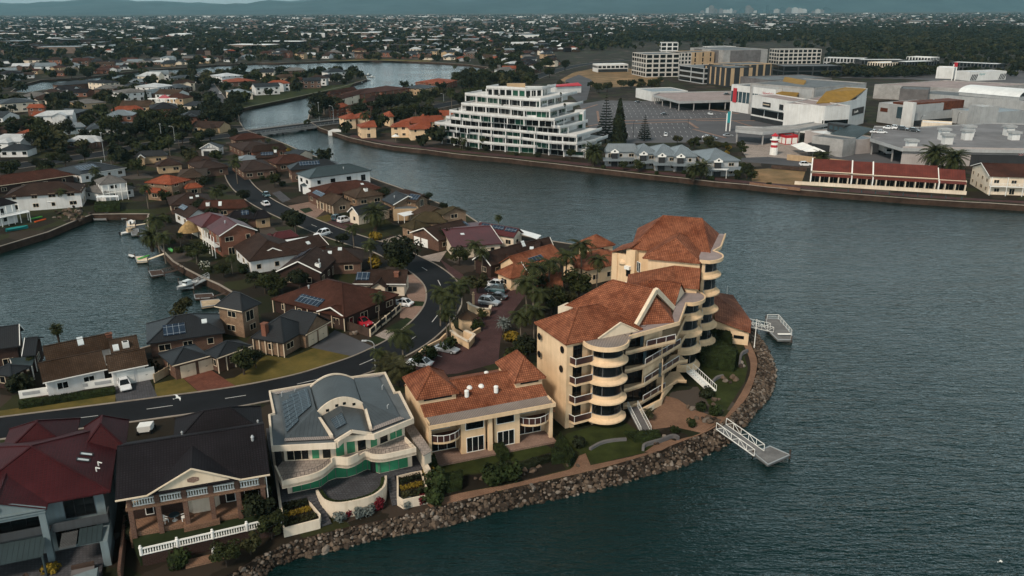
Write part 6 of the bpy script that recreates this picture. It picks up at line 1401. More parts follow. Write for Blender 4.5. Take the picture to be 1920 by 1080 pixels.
T,f,L=fbox('pale grey angular pavilion with charcoal wedge roof',(1582,262),(1605,258),14,7,'concrete','membrane_grey','pavilion','building')
T,f,L=fbox('long pale pavilion with white flat roof below the shopping centre',(1510,245),(1600,262),14,6,'concrete_panel','metal_white','pavilion','building');b=MB(f);thick(b,[[(L*.42,3,6.2),(L*.98,1.5,6.2),(L*1.02,9,10),(L*.55,11,10)]],.3);b.build('wedge_roof','metal_teal',T)
b=MB(f);b.box(L*.15,L*.5,8,13,6,9.6);b.build('upper_storey','paint_charcoal',T);b=MB(f)
for k in range(3):b.box(L*(.2+.1*k),L*(.27+.1*k),7.9,8.0,7,8.6)
b.build('window','glass_blue',T)
deck('curved concrete ramp passing the plaza',[(1380,245),(1430,250),(1500,243),(1560,232),(1540,228),(1490,236),(1430,240),(1380,238)],5.2,'concrete','ramp',8,.5)
fbox('small red fronted shop under the ramp',(1474,254),(1497,253),6,4,'sign_red','membrane_grey',floors=((.3,2.8,.3,3),),win='paint_white')
p=G(1450,290);T=thing('lookout_tower','little red and white striped lookout tower in the plaza','tower',tuple(p));b=MB();b.lathe(tuple(p),[(1.6,0),(1.5,3)],10);b.build('base','paint_white',T)
for z0,z1,m in((3,4,'sign_red'),(4,5,'paint_white'),(5,6,'sign_red')):b=MB();b.lathe((p.x,p.y,z0),[(1.35,0),(1.3,z1-z0)],10);b.build('band',m,T)
b=MB();b.lathe((p.x,p.y,6),[(1.9,0),(1.9,.2),(1.2,.3),(1.2,1.6)],10);b.build('gallery','paint_white',T);b=MB();b.lathe((p.x,p.y,7.6),[(1.6,0),(.1,1.2)],10);b.build('cap','sign_red',T)
for px,py,lb in((1505,272,'white shade sail nearest the lookout tower'),(1515,277,'big white peaked shade sail over the terrace'),(1525,280,'white shade sail next to the charcoal cafe')):
 p=G(px,py,3);T=thing('shade_sail',lb,'shade sail',(p.x,p.y,0),'shade sails on the plaza');b=MB();thick(b,[[(p.x-4,p.y-3,2.6),(p.x+4,p.y-3,2.6),(p.x,p.y,4.2)],[(p.x+4,p.y-3,2.6),(p.x+4,p.y+3,2.6),(p.x,p.y,4.2)],[(p.x+4,p.y+3,2.6),(p.x-4,p.y+3,2.6),(p.x,p.y,4.2)],[(p.x-4,p.y+3,2.6),(p.x-4,p.y-3,2.6),(p.x,p.y,4.2)]],.05);b.build('canopy','plastic_white',T);b=MB();b.tube((p.x,p.y,0),(p.x,p.y,4.1),.12);b.build('mast','metal_galv',T)
p=G(1364,246);T=thing('pylon_sign','tall white pylon sign with teal panel in the car park','sign',tuple(p));b=MB();b.box(p.x-.9,p.x-.5,p.y,p.y+.5,0,8.5);b.box(p.x+.9,p.x+1.3,p.y,p.y+.5,0,9.5);b.build('frame','paint_white',T);b=MB();b.box(p.x-.5,p.x+.9,p.y-.02,p.y+.4,4,9.3);b.build('panel','sign_teal',T)
fbox('dark charcoal cafe with white roof beside the shade sails',(1515,268),(1556,273),10,4,'paint_charcoal','metal_white','cafe','cafe')
def restaurant():
 f=frame(G(1519,344,0),G(1818,362,0));L=(G(1818,362,0)-G(1519,344,0)).length;c=MB(f).P((L/2,5,0));T=thing('restaurant','long shoreline restaurant under red metal roofs with white dividing walls','restaurant',tuple(c))
 b=MB(f);b.box(0,L*.98,2,11,0,3.4);b.build('wall','render_pale',T)
 cuts=(0,.265,.4,.81,.98);hs=(.25,.1,.0,-.9)
 for i in range(4):
  x0,x1=L*cuts[i]+.2,L*cuts[i+1]-.2;h=hs[i];b=MB(f);thick(b,[[(x0,1.6,3.7+h),(x1,1.6,3.7+h),(x1,7.5,7.0+h),(x0,7.5,7.0+h)],[(x1,12,4.2+h),(x0,12,4.2+h),(x0,7.5,7+h),(x1,7.5,7+h)]],.15);b.build('roof','metal_red_bright',T)
  b=MB(f);thick(b,[[(x0,.1,2.7),(x1,.1,2.7),(x1,1.9,3.3),(x0,1.9,3.3)]],.1);b.build('veranda_roof','metal_red_bright',T)
  b=MB(f);b.bar((x0,1.65,3.72+h),(x1,1.65,3.72+h),.2,.25);b.build('fascia','paint_cream',T)
  b=MB(f);b.prism([(x0-.35,0),(x0,0),(x0,12),(x0-.35,12)],0,3.2);b.face((x0-.36,.5,3.2),(x0-.36,12,3.4),(x0-.36,7.5,7.5+h));b.bar((x0-.2,1.4,3.8+h),(x0-.2,7.5,7.2+h),.4,.3);b.build('dividing_wall','paint_white',T)
 n=16
 for k in range(n):x=L*.97*(k+.5)/n;window(T,f,x-1.7,x+1.5,.2,2.4,1.98,1,'paint_cream')
 for k in range(n+1):x=L*.97*k/n;b=MB(f);b.bar((x,.3,0),(x,.3,2.7),.3);b.build('veranda_post','render_pale',T)
 q=[MB(f).P(p)for p in((0,-1),(L,-1),(L,13),(0,13))];FOOT.append([(p.x,p.y)for p in q])
 w=thing('garden_wall','low white wall along the water in front of the red roofed restaurant','wall',tuple(MB(f).P((L/2,-3,0))));b=MB(f);b.box(-5,L*.97,-3.4,-3.0,0,1.1);b.build('wall','render_pale',w)
mat('metal_red_bright',(.13,.03,.021),.55,.3,.4,tile=(.76,1,.06,'rib'))
restaurant()
house('two storey cream shoreline house with brown roof and arched shop front','tile_redbrown','render_pale',6.0,[((1855,330),(1985,334),('r',(1900,307),2.6),'x:gg')],ex=[('balcony',0,'f',3.0),('trim',0,'l')])
zH=lambda x,y:(1080+x*.1771,180+y*.1771)
def zh(*pts):return[zH(*p)for p in pts]
for i,(a,c,r,lab)in enumerate((((300,590),(665,590),(500,508),'grey roofed shoreline townhouse with a hip end next to the terrace building'),((640,615),(880,610),(740,502),'grey roofed shoreline townhouse second from the terrace building'),((830,632),(1095,632),(910,506),'grey roofed shoreline townhouse third from the terrace building'),((1030,640),(1290,640),(1090,516),'grey roofed shoreline townhouse behind the big shore palm'),((1400,690),(1745,684),(1560,538),'grey roofed shoreline townhouse with wide roof and terrace'))):
 T=house(lab,'metal_bluegrey','render_grey',5.6,[(zH(*a),zH(*c),('r',zH(*r),2.8),'x:hh')],cat='townhouse',name='townhouse',group='grey roofed shoreline townhouses',wins=True)
 f=frame(G(*zH(*a),5.6),G(*zH(*c),5.6));L=(G(*zH(*c),5.6)-G(*zH(*a),5.6)).length;b=MB(f);thick(b,[[(-.5,-2.4,2.5),(L+.5,-2.4,2.5),(L+.5,.6,3.4),(-.5,.6,3.4)]],.12);b.build('veranda_roof','metal_bluegrey',T)
 x=L*.3;b=MB(f);b.box(x-1.1,x+1.1,-.6,.6,0,5.2);b.build('bay','paint_charcoal',T);b=MB(f);b.face((x-1.5,-.9,5.2),(x+1.5,-.9,5.2),(x+1.5,-.9,5.8),(x,-.9,6.8),(x-1.5,-.9,5.8));b.prism([(x-1.5,-.88),(x+1.5,-.88),(x+1.5,.8),(x-1.5,.8)],5.2,5.7);b.build('gablet','paint_white',T)
 b=MB(f);n=10;b.face(*[(x+.38*math.cos(2*math.pi*k/n),-.93,5.95+.38*math.sin(2*math.pi*k/n))for k in range(n)]);b.build('round_window','glass_dark',T)
pergola('cream framed terrace shelter with white roof by the shore',zh((1430,775),(1600,785),(1630,760),(1450,752)),3.0)
def office(lab,A,B,d,z,wall,fl,win='glass_dark',bay=4.5,roofm='membrane_grey',mg=.7,name='office_building',cat='office'):
 h=z/fl;return fbox(lab,A,B,d,z,wall,roofm,name,cat,floors=[(h*k+.7,h*(k+1)-.5,mg,bay)for k in range(fl)],win=win)
office('charcoal and glass corner office with white frames',(1186,98),(1212,102),30,19,'render_offwhite',5,'glass_dark',6);office('pale framed office block with tall windows next to the glass corner',(1212,100),(1232,101),26,17,'render_offwhite',5)
office('dark glass link office between pale framed blocks',(1232,97),(1252,99),24,17,'render_darkgrey',5,'glass_dark',6);office('long pale framed office block with square windows',(1252,100),(1297,99),26,17,'render_offwhite',5,bay=3.6)
office('brown brick cube office with small square windows',(1297,98),(1340,97),30,15,'render_tan',3,bay=9,mg=3.6);office('big plain grey box hall behind the brick cube',(1357,94),(1440,92),60,17,'concrete',1,'concrete_dark',40,mg=8);fbox('tan lower storey in front of the grey box hall',(1352,110),(1425,111),10,5,'render_tan','membrane_mauve','office_building','office')
office('low dark glass office with ribbon windows by the sports court',(1274,122),(1320,128),26,12,'render_grey',3,'glass_dark',20);office('black office block with cream vertical bays facing the plaza trees',(1320,122),(1366,127),24,14,'paint_charcoal',1,'render_tan',7,mg=2.4);office('black office block with tan uprights behind the shopping centre',(1366,122),(1447,119),26,14,'render_tan',1,'paint_charcoal',7.5,mg=1.0)
office('white framed flats with open balconies behind the offices',(1240,80),(1272,80),20,18,'render_white',4,bay=6);office('white flats with dark window bays behind the grey hall',(1338,88),(1380,87),20,16,'render_white',4,bay=5);office('four storey white and brown flats at the park edge',(1462,93),(1541,92),22,15,'render_offwhite',4,bay=5)
office('long black pavilion office beside the green court',(1470,124),(1580,123),24,9,'paint_charcoal',2,'glass_dark',12)
for i,(A,B,z,w,lb)in enumerate((((1545,108),(1620,110),9,'render_grey','white roofed row of townhouses nearest the flats'),((1615,112),(1700,112),9,'render_darkgrey','dark fronted row of townhouses with pale roofs'),((1655,118),(1712,116),8,'render_pale','cream row of townhouses with open balconies'),((1700,116),(1762,114),9,'render_darkgrey','dark glass row of townhouses near the white shed'),((1700,106),(1745,108),8,'render_white','white pitched row houses behind the pale roofs'),((1780,116),(1870,120),8,'render_darkgrey','dark townhouse row with long white roof'))):office(lb,A,B,18,z,w,2,'glass_dark',3.2,'metal_white',.6,'row_houses','row houses')
fbox('white curved roof store by the tall red sign',(1757,126),(1790,127),18,9,'render_white','metal_white');T,f,L=fbox('white tyre shop with slanted dark stripes and green lettering',(1820,135),(1888,133),16,7,'render_white','metal_pale');lettering('mycar',f,L*.25,4.4,2.4,'sign_teal',T)
for k in range(4):b=MB(f);b.bar((1+k*1.6,-.1,.5),(2.6+k*1.6,-.1,5),.5);b.bar((L-7+k*1.6,-.1,.5),(L-5.4+k*1.6,-.1,5),.5);b.build('stripe','paint_charcoal',T)
p=G(1787,152);T=thing('pylon_sign','tall twin post sign with red square by the white store','sign',tuple(p));b=MB();b.box(p.x-1.6,p.x-1,p.y,p.y+.5,0,13);b.box(p.x+1,p.x+1.6,p.y,p.y+.5,0,15);b.build('post','paint_white',T);b=MB();b.box(p.x-1,p.x+1.6,p.y-.1,p.y+.6,11,14.5);b.build('panel','sign_red',T)
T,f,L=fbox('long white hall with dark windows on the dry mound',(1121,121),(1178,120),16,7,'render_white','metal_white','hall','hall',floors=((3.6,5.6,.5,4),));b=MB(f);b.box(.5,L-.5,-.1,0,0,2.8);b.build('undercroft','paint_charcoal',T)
T,f,L=fbox('red roofed drive in shop behind the terrace building',(1042,162),(1090,160),14,5,'render_white','metal_white');b=MB(f);thick(b,[[(0,-1,5.1),(L,-1,5.1),(L,5,6.6),(0,5,5.6)]],.3);b.build('red_roof','sign_red',T)
fbox('long white low school block far across the plain',(950,80),(1008,79),20,8,'render_white','metal_white','school','school',floors=((1.5,6,1,5),));fbox('grey metal roofed store with teal sign at the parking deck',(1222,172),(1290,170),26,6,'render_white','metal_bluegrey')
# cars
def car(px,head,m,label,kind='sedan',z=0,group=None):
 p=G(*px,z);h=G(*head,z)-p;a=math.atan2(h.y,h.x);T=thing('parked_car',label,'car',tuple(p),group or 'parked cars');f=(p,Vector((math.cos(a),math.sin(a),0)),Vector((-math.sin(a),math.cos(a),0)))
 suv=kind=='suv';L2,hw,zb,zt=(2.3,.92,1.02,1.72)if suv else(2.3,.88,.86,1.42);b=MB(f)
 sec=[(-L2,.78,.45,zb-.14),(-L2+.15,hw,.3,zb),(-1.45,hw,.22,zb+.02),(1.0,hw,.22,zb),(L2-.25,hw*.95,.26,zb-.17),(L2,.74,.42,zb-.3)];rings=[]
 for x,w,lo,hi in sec:rings.append([(x,-w,lo),(x,-w,(lo+hi)*.55),(x,-w*.9,hi),(x,w*.9,hi),(x,w,(lo+hi)*.55),(x,w,lo)])
 for r,s in zip(rings,rings[1:]):
  for k in range(6):b.face(r[k],r[(k+1)%6],s[(k+1)%6],s[k])
 b.face(*rings[0][::-1]);b.face(*rings[-1]);x0,x1,t0,t1=(-2.1,1.0,-1.8,.2)if suv else(-1.75,1.05,-1.05,.25)
 b.box(t0+.05,t1-.05,-hw*.68,hw*.68,zt-.03,zt+.02);b.build('body',m,T,True).data.polygons.foreach_set('use_smooth',[False]*len(T.children[0].data.polygons))
 b=MB(f);lo=[(x0,-hw*.88,zb-.02),(x1,-hw*.88,zb-.02),(x1,hw*.88,zb-.02),(x0,hw*.88,zb-.02)];hi=[(t0,-hw*.7,zt),(t1,-hw*.7,zt),(t1,hw*.7,zt),(t0,hw*.7,zt)]
 for k in range(4):b.face(lo[k],lo[(k+1)%4],hi[(k+1)%4],hi[k])
 b.face(*hi);b.build('windows','glass_dark',T);b=MB(f)
 for k in range(4):b.bar(lo[k],hi[k],.09)
 for y in(-1,1):xm=(t0+t1)/2;b.bar((xm,y*hw*.89,zb),(xm,y*hw*.71,zt),.08)
 b.build('pillars',m,T)
 for x in(-1.4,1.38):
  for y in(-hw+.1,hw-.1):s=1 if y>0 else-1;b=MB(f);b.tube((x,y-.11*s,.32),(x,y+.1*s,.32),.33,n=14);w=b.build('wheel','rubber',T);b=MB(f);b.tube((x,y,.32),(x,y+.115*s,.32),.19,n=10);b.build('rim','metal_galv',w)
 for x,m2 in((L2-.1,'skylight'),(-L2+.03,'sign_red')):
  for y in(-.62,.62):b=MB(f);b.box(x-.06,x+.06,y-.16,y+.16,zb-.36,zb-.22);b.build('headlight' if x>0 else 'tail_light',m2,T)
 return T
for a in(((838,659),(858,663),'car_silver','silver sedan in the courtyard bay beside the cream gatehouse walls'),((787,685),(770,682),'car_white','white sedan parked under the palms at the courtyard corner'),((926,538),(906,535),'car_white','white suv at the far end of the courtyard row','suv'),((930,547),(912,545),'car_teal','dark blue suv second from the far end of the courtyard row','suv'),((931,560),(914,558),'car_dark','black car behind the silver suv in the courtyard row'),((918,571),(936,574),'car_silver','silver suv nearest in the courtyard row','suv'),((755,572),(737,569),'car_white','white sedan on the pink driveway at the bend'),((680,608),(696,613),'car_red','red car behind the dark timber fence'),((234,726),(240,740),'car_white','white saloon parked on the grey driveway by the white wall'),((634,412),(648,407),'car_teal','teal suv parked beside the white suv by the flower garden','suv'),((647,416),(660,413),'car_white','white suv parked beside the teal suv by the flower garden','suv'),((604,442),(590,446),'car_white','white utility wagon near the maroon cottage','suv'),((500,368),(508,374),'car_teal','blue green car driving on the straight road'),((498,385),(488,379),'car_white','white car at the kerb of the straight road'),((549,408),(540,410),'car_dark','dark car in the driveway below the straight road'),((1197,193),(1205,193),'car_dark','black car alone at the back of the big car park'),((1246,216),(1256,216),'car_dark','black car midway in the big car park'),((1332,215),(1338,217),'car_white','white car under the edge of the raised deck'),((1248,255),(1248,262),'car_white','white car alone in front of the small pine'),((1326,259),(1336,260),'car_white','white car beside the dark one near the ramp'),((1337,261),(1346,262),'car_dark','dark car beside the white one near the ramp'),((1328,267),(1338,268),'car_silver','silver car below the pair near the ramp'),((1365,256),(1376,256),'car_silver','pale car turning near the ramp end'),((1510,311),(1522,311),'car_white','white suv on the service road behind the restaurant','suv'),((400,152),(398,147),'car_white','white car furthest along the island street'),((413,176),(411,171),'car_white','white car at the foot of the island street'),((401,172),(399,167),'car_silver','silver car midway along the island street')):car(*a)
for a in(((1363,178),(1370,178),'car_dark','black car on the raised car park deck','sedan',5),((1640,249),(1650,249),'car_white','white car at the near end of the roof row','sedan',6),((1652,250),(1662,250),'car_white','second white car of the roof row','sedan',6),((1666,242),(1676,243),'car_white','white car behind the roof row by the kiosk','sedan',6),((1680,242),(1690,243),'car_white','white wagon touching the dark suv on the roof','suv',6),((1693,244),(1703,245),'car_dark','dark suv next to the white wagon on the roof','suv',6),((1714,247),(1724,248),'car_dark','black car alone on the roof car park','suv',6)):car(*a)
p=G(1664,290);T=thing('truck','white box truck backed into the loading bay','truck',tuple(p));b=MB();b.box(p.x-1.2,p.x+1.2,p.y+1.2,p.y+6.5,1.0,3.7);b.build('box','paint_white',T);b=MB();b.prism([(p.x-1.15,p.y-.9),(p.x+1.15,p.y-.9),(p.x+1.2,p.y+1.1),(p.x-1.2,p.y+1.1)],.5,2.6);b.build('cab','car_white',T);b=MB();b.box(p.x-1,p.x+1,p.y-.95,p.y-.88,1.5,2.4);b.build('windscreen','glass_dark',T)
for y in(-.2,5):
 for x in(-1.1,1.1):b=MB();b.tube((p.x+x-.15,p.y+y,.5),(p.x+x+.15,p.y+y,.5),.5,n=12);b.build('wheel','rubber',T)
# jetties and boats
def jetty(label,shore,pontoon,m='timber_grey',gw=1.5,rails=True,zt=-1.2,gm='metal_galv',zs=.15):
 a=G(*shore,zs);P=Gp(pontoon,zt);c=sum(P,Vector())/len(P);T=thing('jetty',label,'jetty',(c.x,c.y,WATER_Z));b=MB();b.prism([(p.x,p.y)for p in P],zt-.35,zt);b.build('pontoon',m,T)
 b=MB();n=len(P)
 for k in range(n):b.bar(tuple(P[k]+Vector((0,0,.02))),tuple(P[(k+1)%n]+Vector((0,0,.02))),.14,.12)
 b.build('edge_beam','metal_galv',T);e=min(P,key=lambda q:(q-a).length).lerp(c,.35);d=(e-a);s=Vector((-d.y,d.x,0)).normalized()*gw/2;b=MB()
 thick(b,[[tuple(a-s),tuple(e-s),tuple(e+s),tuple(a+s)]],.15);g=b.build('gangway',m,T)
 if rails:
  for k in(1,-1):
   b=MB();p,q=a+s*k,e+s*k;up=Vector((0,0,1));b.bar(tuple(p+up),tuple(q+up),.07);b.bar(tuple(p),tuple(q),.08);m2=5
   for i in range(m2+1):t=p.lerp(q,i/m2);b.bar(tuple(t),tuple(t+up),.06)
   for i in range(m2):t,u=p.lerp(q,i/m2),p.lerp(q,(i+1)/m2);b.bar(tuple(t+up*(i%2)),tuple(u+up*(1-i%2)),.05)
   b.build('handrail',gm,g)
 for q in(P[0],P[len(P)//2]):b=MB();b.tube((q.x,q.y,-3),(q.x,q.y,zt+.8),.11,n=8);b.build('pile','timber_dark',T)
 return T
def hull(label,px,head,L,W,m,cabin=None,z=WATER_Z,name='boat',cat='boat',deckm='boat_white',up=0.0):
 p=G(*px,z);h=G(*head,z)-p;a=math.atan2(h.y,h.x);f=(p+Vector((0,0,up)),Vector((math.cos(a),math.sin(a),0)),Vector((-math.sin(a),math.cos(a),0)));T=thing(name,label,cat,(p.x,p.y,z));b=MB(f);st=[(-L/2,.8,.9),(-L*.1,1,.95),(L*.25,.85,1.05),(L*.42,.42,1.2),(L/2,.04,1.3)];R_=[]
 for x,w,hh in st:w*=W/2;R_.append([(x,-w*.55,-.1),(x,-w,hh*.5*W/2),(x,w,hh*.5*W/2),(x,w*.55,-.1)])
 for r,s in zip(R_,R_[1:]):
  for k in range(3):b.face(r[k],s[k],s[k+1],r[k+1])if k!=1 else None
  b.face(r[3],s[3],s[0],r[0])
 b.face(*R_[0]);b.build('hull',m,T);b=MB(f)
 for r,s in zip(R_,R_[1:]):b.face(*[(q[0],q[1]*.96,q[2]-.12)for q in(r[1],s[1],s[2],r[2])])
 b.build('deck',deckm,T)
 if cabin:b=MB(f);b.prism([(-L*.12,-W*.3),(L*.15,-W*.26),(L*.15,W*.26),(-L*.12,W*.3)],.3,1.35);cb=b.build('cabin',cabin,T);b=MB(f);b.box(-L*.05,L*.152,-W*.27,W*.27,.85,1.2);b.build('windscreen','glass_dark',cb)
 if name=='boat':b=MB(f);b.box(-L/2-.3,-L/2+.05,-.2,.2,0,.95);b.build('outboard','paint_black',T)
 return T
jetty('grey pontoon and white railed gangway in front of the apartment lawn',(1352,800),[(1412,849),(1444,837),(1481,853),(1440,871)],gw=2.2,gm='paint_white')
JT=jetty('railed pontoon and truss gangway beside the orange roofed pavilion',(1392,607),[(1436,598),(1460,598),(1485,628),(1484,637),(1458,637),(1440,619)],gm='paint_white',gw=2)
rail(JT,[tuple(p.to_2d())for p in Gp([(1438,599),(1459,599),(1484,628),(1483,635)],-1.2)],-1.2,1.0,.07,.06,1.5,mid=2,name='pontoon_rail');q=G(1470,630,-1.2);b=MB();b.box(q.x-1.2,q.x+1.2,q.y-.3,q.y+.3,-.85,-.75);b.build('bench','paint_white',JT)
jetty('pale square lagoon pontoon with a long gangway and green kayak',(308,475),[(253,481),(276,480),(277,489),(257,491)],'paint_cream',1.0,False);jetty('dark weathered pontoon with railings in the lagoon',(343,503),[(279,508),(303,506),(308,514),(284,518)],'timber_dark',1.0,True,gm='timber_dark')
jetty('white floating dock at the top of the lagoon',(278,418),[(237,415),(253,413),(254,424),(237,425)],'paint_cream',.8,False);jetty('grey ramp dock below the white floating dock',(277,432),[(245,430),(259,429),(260,440),(247,441)],'timber_grey',1.6,False)
jetty('grey jetty with ramp at the head wall of the lagoon',(200,398),[(172,405),(197,404),(200,411),(176,411)],'timber_grey',1.2,False);jetty('long boat ramp frame with boat lift in the lagoon corner',(392,520),[(335,528),(358,526),(364,538),(340,540)],'metal_galv',1.2,True)
jetty('dark timber jetty behind the black roofed tan brick house',(425,548),[(364,552),(398,550),(402,558),(366,560)],'timber_dark',1.2,False);jetty('pale tan pontoon beside the black roofed tan brick house',(436,556),[(376,564),(410,561),(418,570),(378,576)],'timber_pale',1.2,False)
hull('white runabout with windscreen at the top lagoon dock',(251,410),(268,409),6.5,2.3,'boat_white','boat_white');hull('small white outboard boat on the white floating dock',(245,418),(245,412),4.2,1.7,'boat_white',None,-1.2);hull('little white and tan motor boat by the ramp dock',(243,437),(258,434),5.0,2,'boat_white','timber_pale')
hull('grey aluminium boat on the boat lift in the lagoon corner',(352,536),(338,541),6.0,2.1,'metal_galv','skylight',-1.0);hull('rusty red old boat moored along the rock garden wall',(130,424),(146,420),6.5,2.4,'boat_rust',None,deckm='boat_rust');hull('white jet boat on a white dock by the boat room',(55,442),(71,439),5.5,2.2,'boat_white');hull('cream motor boat cut by the edge of the picture',(8,463),(26,459),6.0,2.3,'paint_cream',None)
hull('covered boat with teal tarpaulin inside the boat room',(32,430),(45,428),5.5,2.2,'tarp_teal',None,.1,deckm='tarp_teal');hull('dark dinghy drifting at the pale square pontoon',(247,481),(240,478),3.2,1.4,'paint_charcoal',None,name='dinghy')
for lb,px,hd,m in(('orange kayak on the bank beside the boat room',(76,414),(88,411),'kayak_orange'),('green kayak on the bank behind the orange one',(68,409),(78,407),'kayak_green'),('green kayak lying on the lagoon garden path',(320,469),(324,473),'kayak_green'),('green kayak on the pale square pontoon',(270,483),(276,481),'kayak_green')):hull(lb,px,hd,3.6,.9,m,None,.05 if px[0]!=270 else-1.2,'kayak','kayak',m)
for lb,px,hd,m in(('dark cabin boat furthest from the island tip',(690,141),(694,141),'paint_charcoal'),('white boat below the dark cabin boat off the island tip',(697,145),(701,145),'boat_white'),('grey boat nearest the island tip',(689,151),(693,151),'metal_galv'),('dark boat along the island shore',(677,156),(682,155),'paint_charcoal')):hull(lb,px,hd,6,2.4,m,'boat_white')
# walls, fences, gate house
def wall(label,px,h,m='render_cream',th=.25,name='garden_wall',z0=0,coping=None,panels=0):
 P=Gp(px,z0);c=sum(P,Vector())/len(P);T=thing(name,label,'wall',(c.x,c.y,z0));b=MB();ring_wall(b,[(p.x,p.y)for p in P],z0-.2,z0+h,th);b.build('wall',m,T)
 if coping:b=MB();b.path([tuple(p+Vector((0,0,h+.05)))for p in P],th+.15,.12);b.build('coping',coping,T)
 if panels:
  for a,c2 in zip(P,P[1:]):
   n=max(1,int((c2-a).length/3));
   for k in range(n):u,v=a.lerp(c2,(k+.15)/n),a.lerp(c2,(k+.85)/n);d=(c2-a).normalized();s=Vector((d.y,-d.x,0))*.03;b=MB();b.bar(tuple(u+s+Vector((0,0,h*.6))),tuple(v+s+Vector((0,0,h*.6))),.05,h*.4);b.build('panel','render_grey',T)
 return T
def picket(label,px,h,m='paint_cream',post=2.2,infill='paint_charcoal',pw=.35):
 P=Gp(px);c=sum(P,Vector())/len(P);T=thing('fence',label,'fence',(c.x,c.y,0))
 for a,d in zip(P,P[1:]):
  n=max(1,round((d-a).length/post))
  for k in range(n+1):q=a.lerp(d,k/n);b=MB();b.box(q.x-pw/2,q.x+pw/2,q.y-pw/2,q.y+pw/2,0,h);b.build('post',m,T)
  b=MB();b.bar(tuple(a+Vector((0,0,h*.9))),tuple(d+Vector((0,0,h*.9))),.12,.14);b.bar(tuple(a+Vector((0,0,.2))),tuple(d+Vector((0,0,.2))),.14,.4);b.build('rail',m,T)
  b=MB();b.bar(tuple(a+Vector((0,0,h*.55))),tuple(d+Vector((0,0,h*.55))),.04,h*.6);b.build('infill',infill,T)
wall('long white garden wall with sunken panels in front of the umber roofs',[(37,748),(216,722)],1.25,'paint_white',panels=1);picket('pale timber slat fence between white garages and black roofed house',[(290,717),(330,694),(327,690)],1.5,'timber_pale',1.4,'timber_pale',.14)
picket('cream fence with dark infill along the drive at the bend',[(694,631),(714,613),(733,598),(751,582)],1.5);wall('dark timber fence beside the grey asphalt drive',[(628,617),(652,618),(692,632)],1.7,'timber_dark',.12,'fence');wall('cream wall joining the arched garages to the fence',[(618,607),(629,600),(630,614)],2.2,'render_pale')
wall('curved cream entry wall by the silver suv',[(877,580),(885,586),(900,592),(918,593),(921,586)],1.5,'render_cream',.4,coping='render_pale');wall('low cream wall ring round the hexagonal gate house',[(845,612),(850,624),(866,632),(888,630),(902,622)],.8,'render_cream',.4);wall('boxed cream entry wall nearest the silver sedan',[(846,633),(858,643),(879,655),(890,641),(872,633)],1.4,'render_cream',.4,coping='render_pale');wall('low cream wall along the courtyard behind the palms',[(784,672),(800,658),(826,645),(838,633)],.9,'render_cream',.3)
p=G(877,615);T=thing('gate_house','small hexagonal cream gate house with brown tiled roof','gate house',tuple(p));hx=arc(p.x,p.y,1.7,0,360,6)[:-1];b=MB();b.prism(hx,0,2.4);b.build('wall','render_cream',T);b=MB();q=arc(p.x,p.y,2.15,0,360,6);thick(b,[[(*q[k],2.4),(*q[k+1],2.4),(p.x,p.y,3.5)]for k in range(6)],.12);b.build('roof','tile_umber',T)
p=G(888,576);T=thing('entry_pillar','tall cream entry pillar with ball top by the courtyard','pillar',tuple(p));b=MB();b.lathe(tuple(p),[(.35,0),(.35,.4),(.22,.5),(.22,2.6),(.35,2.7),(.12,2.8),(.25,3.05),(.02,3.3)],10);b.build('shaft','render_cream',T)
wall('wall of pale stone blocks under the restaurant foreshore',[(1405,346),(1500,357)],.8,'paver_brick');wall('tan stone plaza wall behind the service road',[(1475,300),(1525,305),(1590,312)],2.2,'render_tan',.4);wall('dark timber fence along the foreshore bank',[(1446,316),(1512,321)],1.3,'timber_dark',.15,'fence')
W=lambda x,y,z:MB(fBH).P((x,y,z));a,c=W(1.05,-4.2,0),W(15.6,-3.1,0);T=thing('terrace_wall','brown retaining wall with white balustrade below the brick house','wall',tuple(a.lerp(c,.5)));b=MB();ring_wall(b,[(a.x,a.y),(c.x,c.y)],-.2,1.45,.35);b.build('wall','brick_dark',T);baluster_run(T,a+Vector((0,0,1.45)),c+Vector((0,0,1.45)),.8,.27,post=(0,.25,.5,.75,1))
q=[W(*p,0)for p in((.8,-4.0),(15.4,-2.9),(15.2,-.4),(-.2,-.4))];b=MB();b.prism([(v.x,v.y)for v in q],0,1.4);structure(b.build('terrace_lawn','lawn_dark'))
q=[W(*p,.03)for p in((5.4,-6.2),(9.3,-5.9),(9.4,-4.6),(5.4,-4.9))];b=MB();b.prism([(v.x,v.y)for v in q],0,.25);structure(b.build('paved_step','paver_brick'))
def chair(p,label,m='plastic_white',rz=.4,z=0):
 T=thing('garden_chair',label,'chair',(p.x,p.y,z));f=(Vector((p.x,p.y,z)),Vector((math.cos(rz),math.sin(rz),0)),Vector((-math.sin(rz),math.cos(rz),0)));b=MB(f);b.box(-.28,.28,-.25,.25,.4,.46);b.build('seat',m,T);b=MB(f);n=10
 pr=[(-.28+.56*k/n,.26,.46+.25+.25*math.sin(math.pi*k/n))for k in range(n+1)]
 for k in range(n):b.face((pr[k][0],.25,.5),(pr[k+1][0],.25,.5),pr[k+1],pr[k])
 b.path([(x,.26,z2)for x,y,z2 in pr],.07);b.build('backrest',m,T)
 for x in(-.25,.25):
  for y in(-.22,.22):b=MB(f);b.bar((x,y,0),(x,y,.42),.06);b.build('leg',m,T)
  b=MB(f);b.bar((x,-.25,.68),(x,.25,.7),.06);b.build('armrest',m,T)
 return T
chair(W(8.4,-5.2,0),'white plastic garden chair below the white balustrade',rz=.3,z=.25)
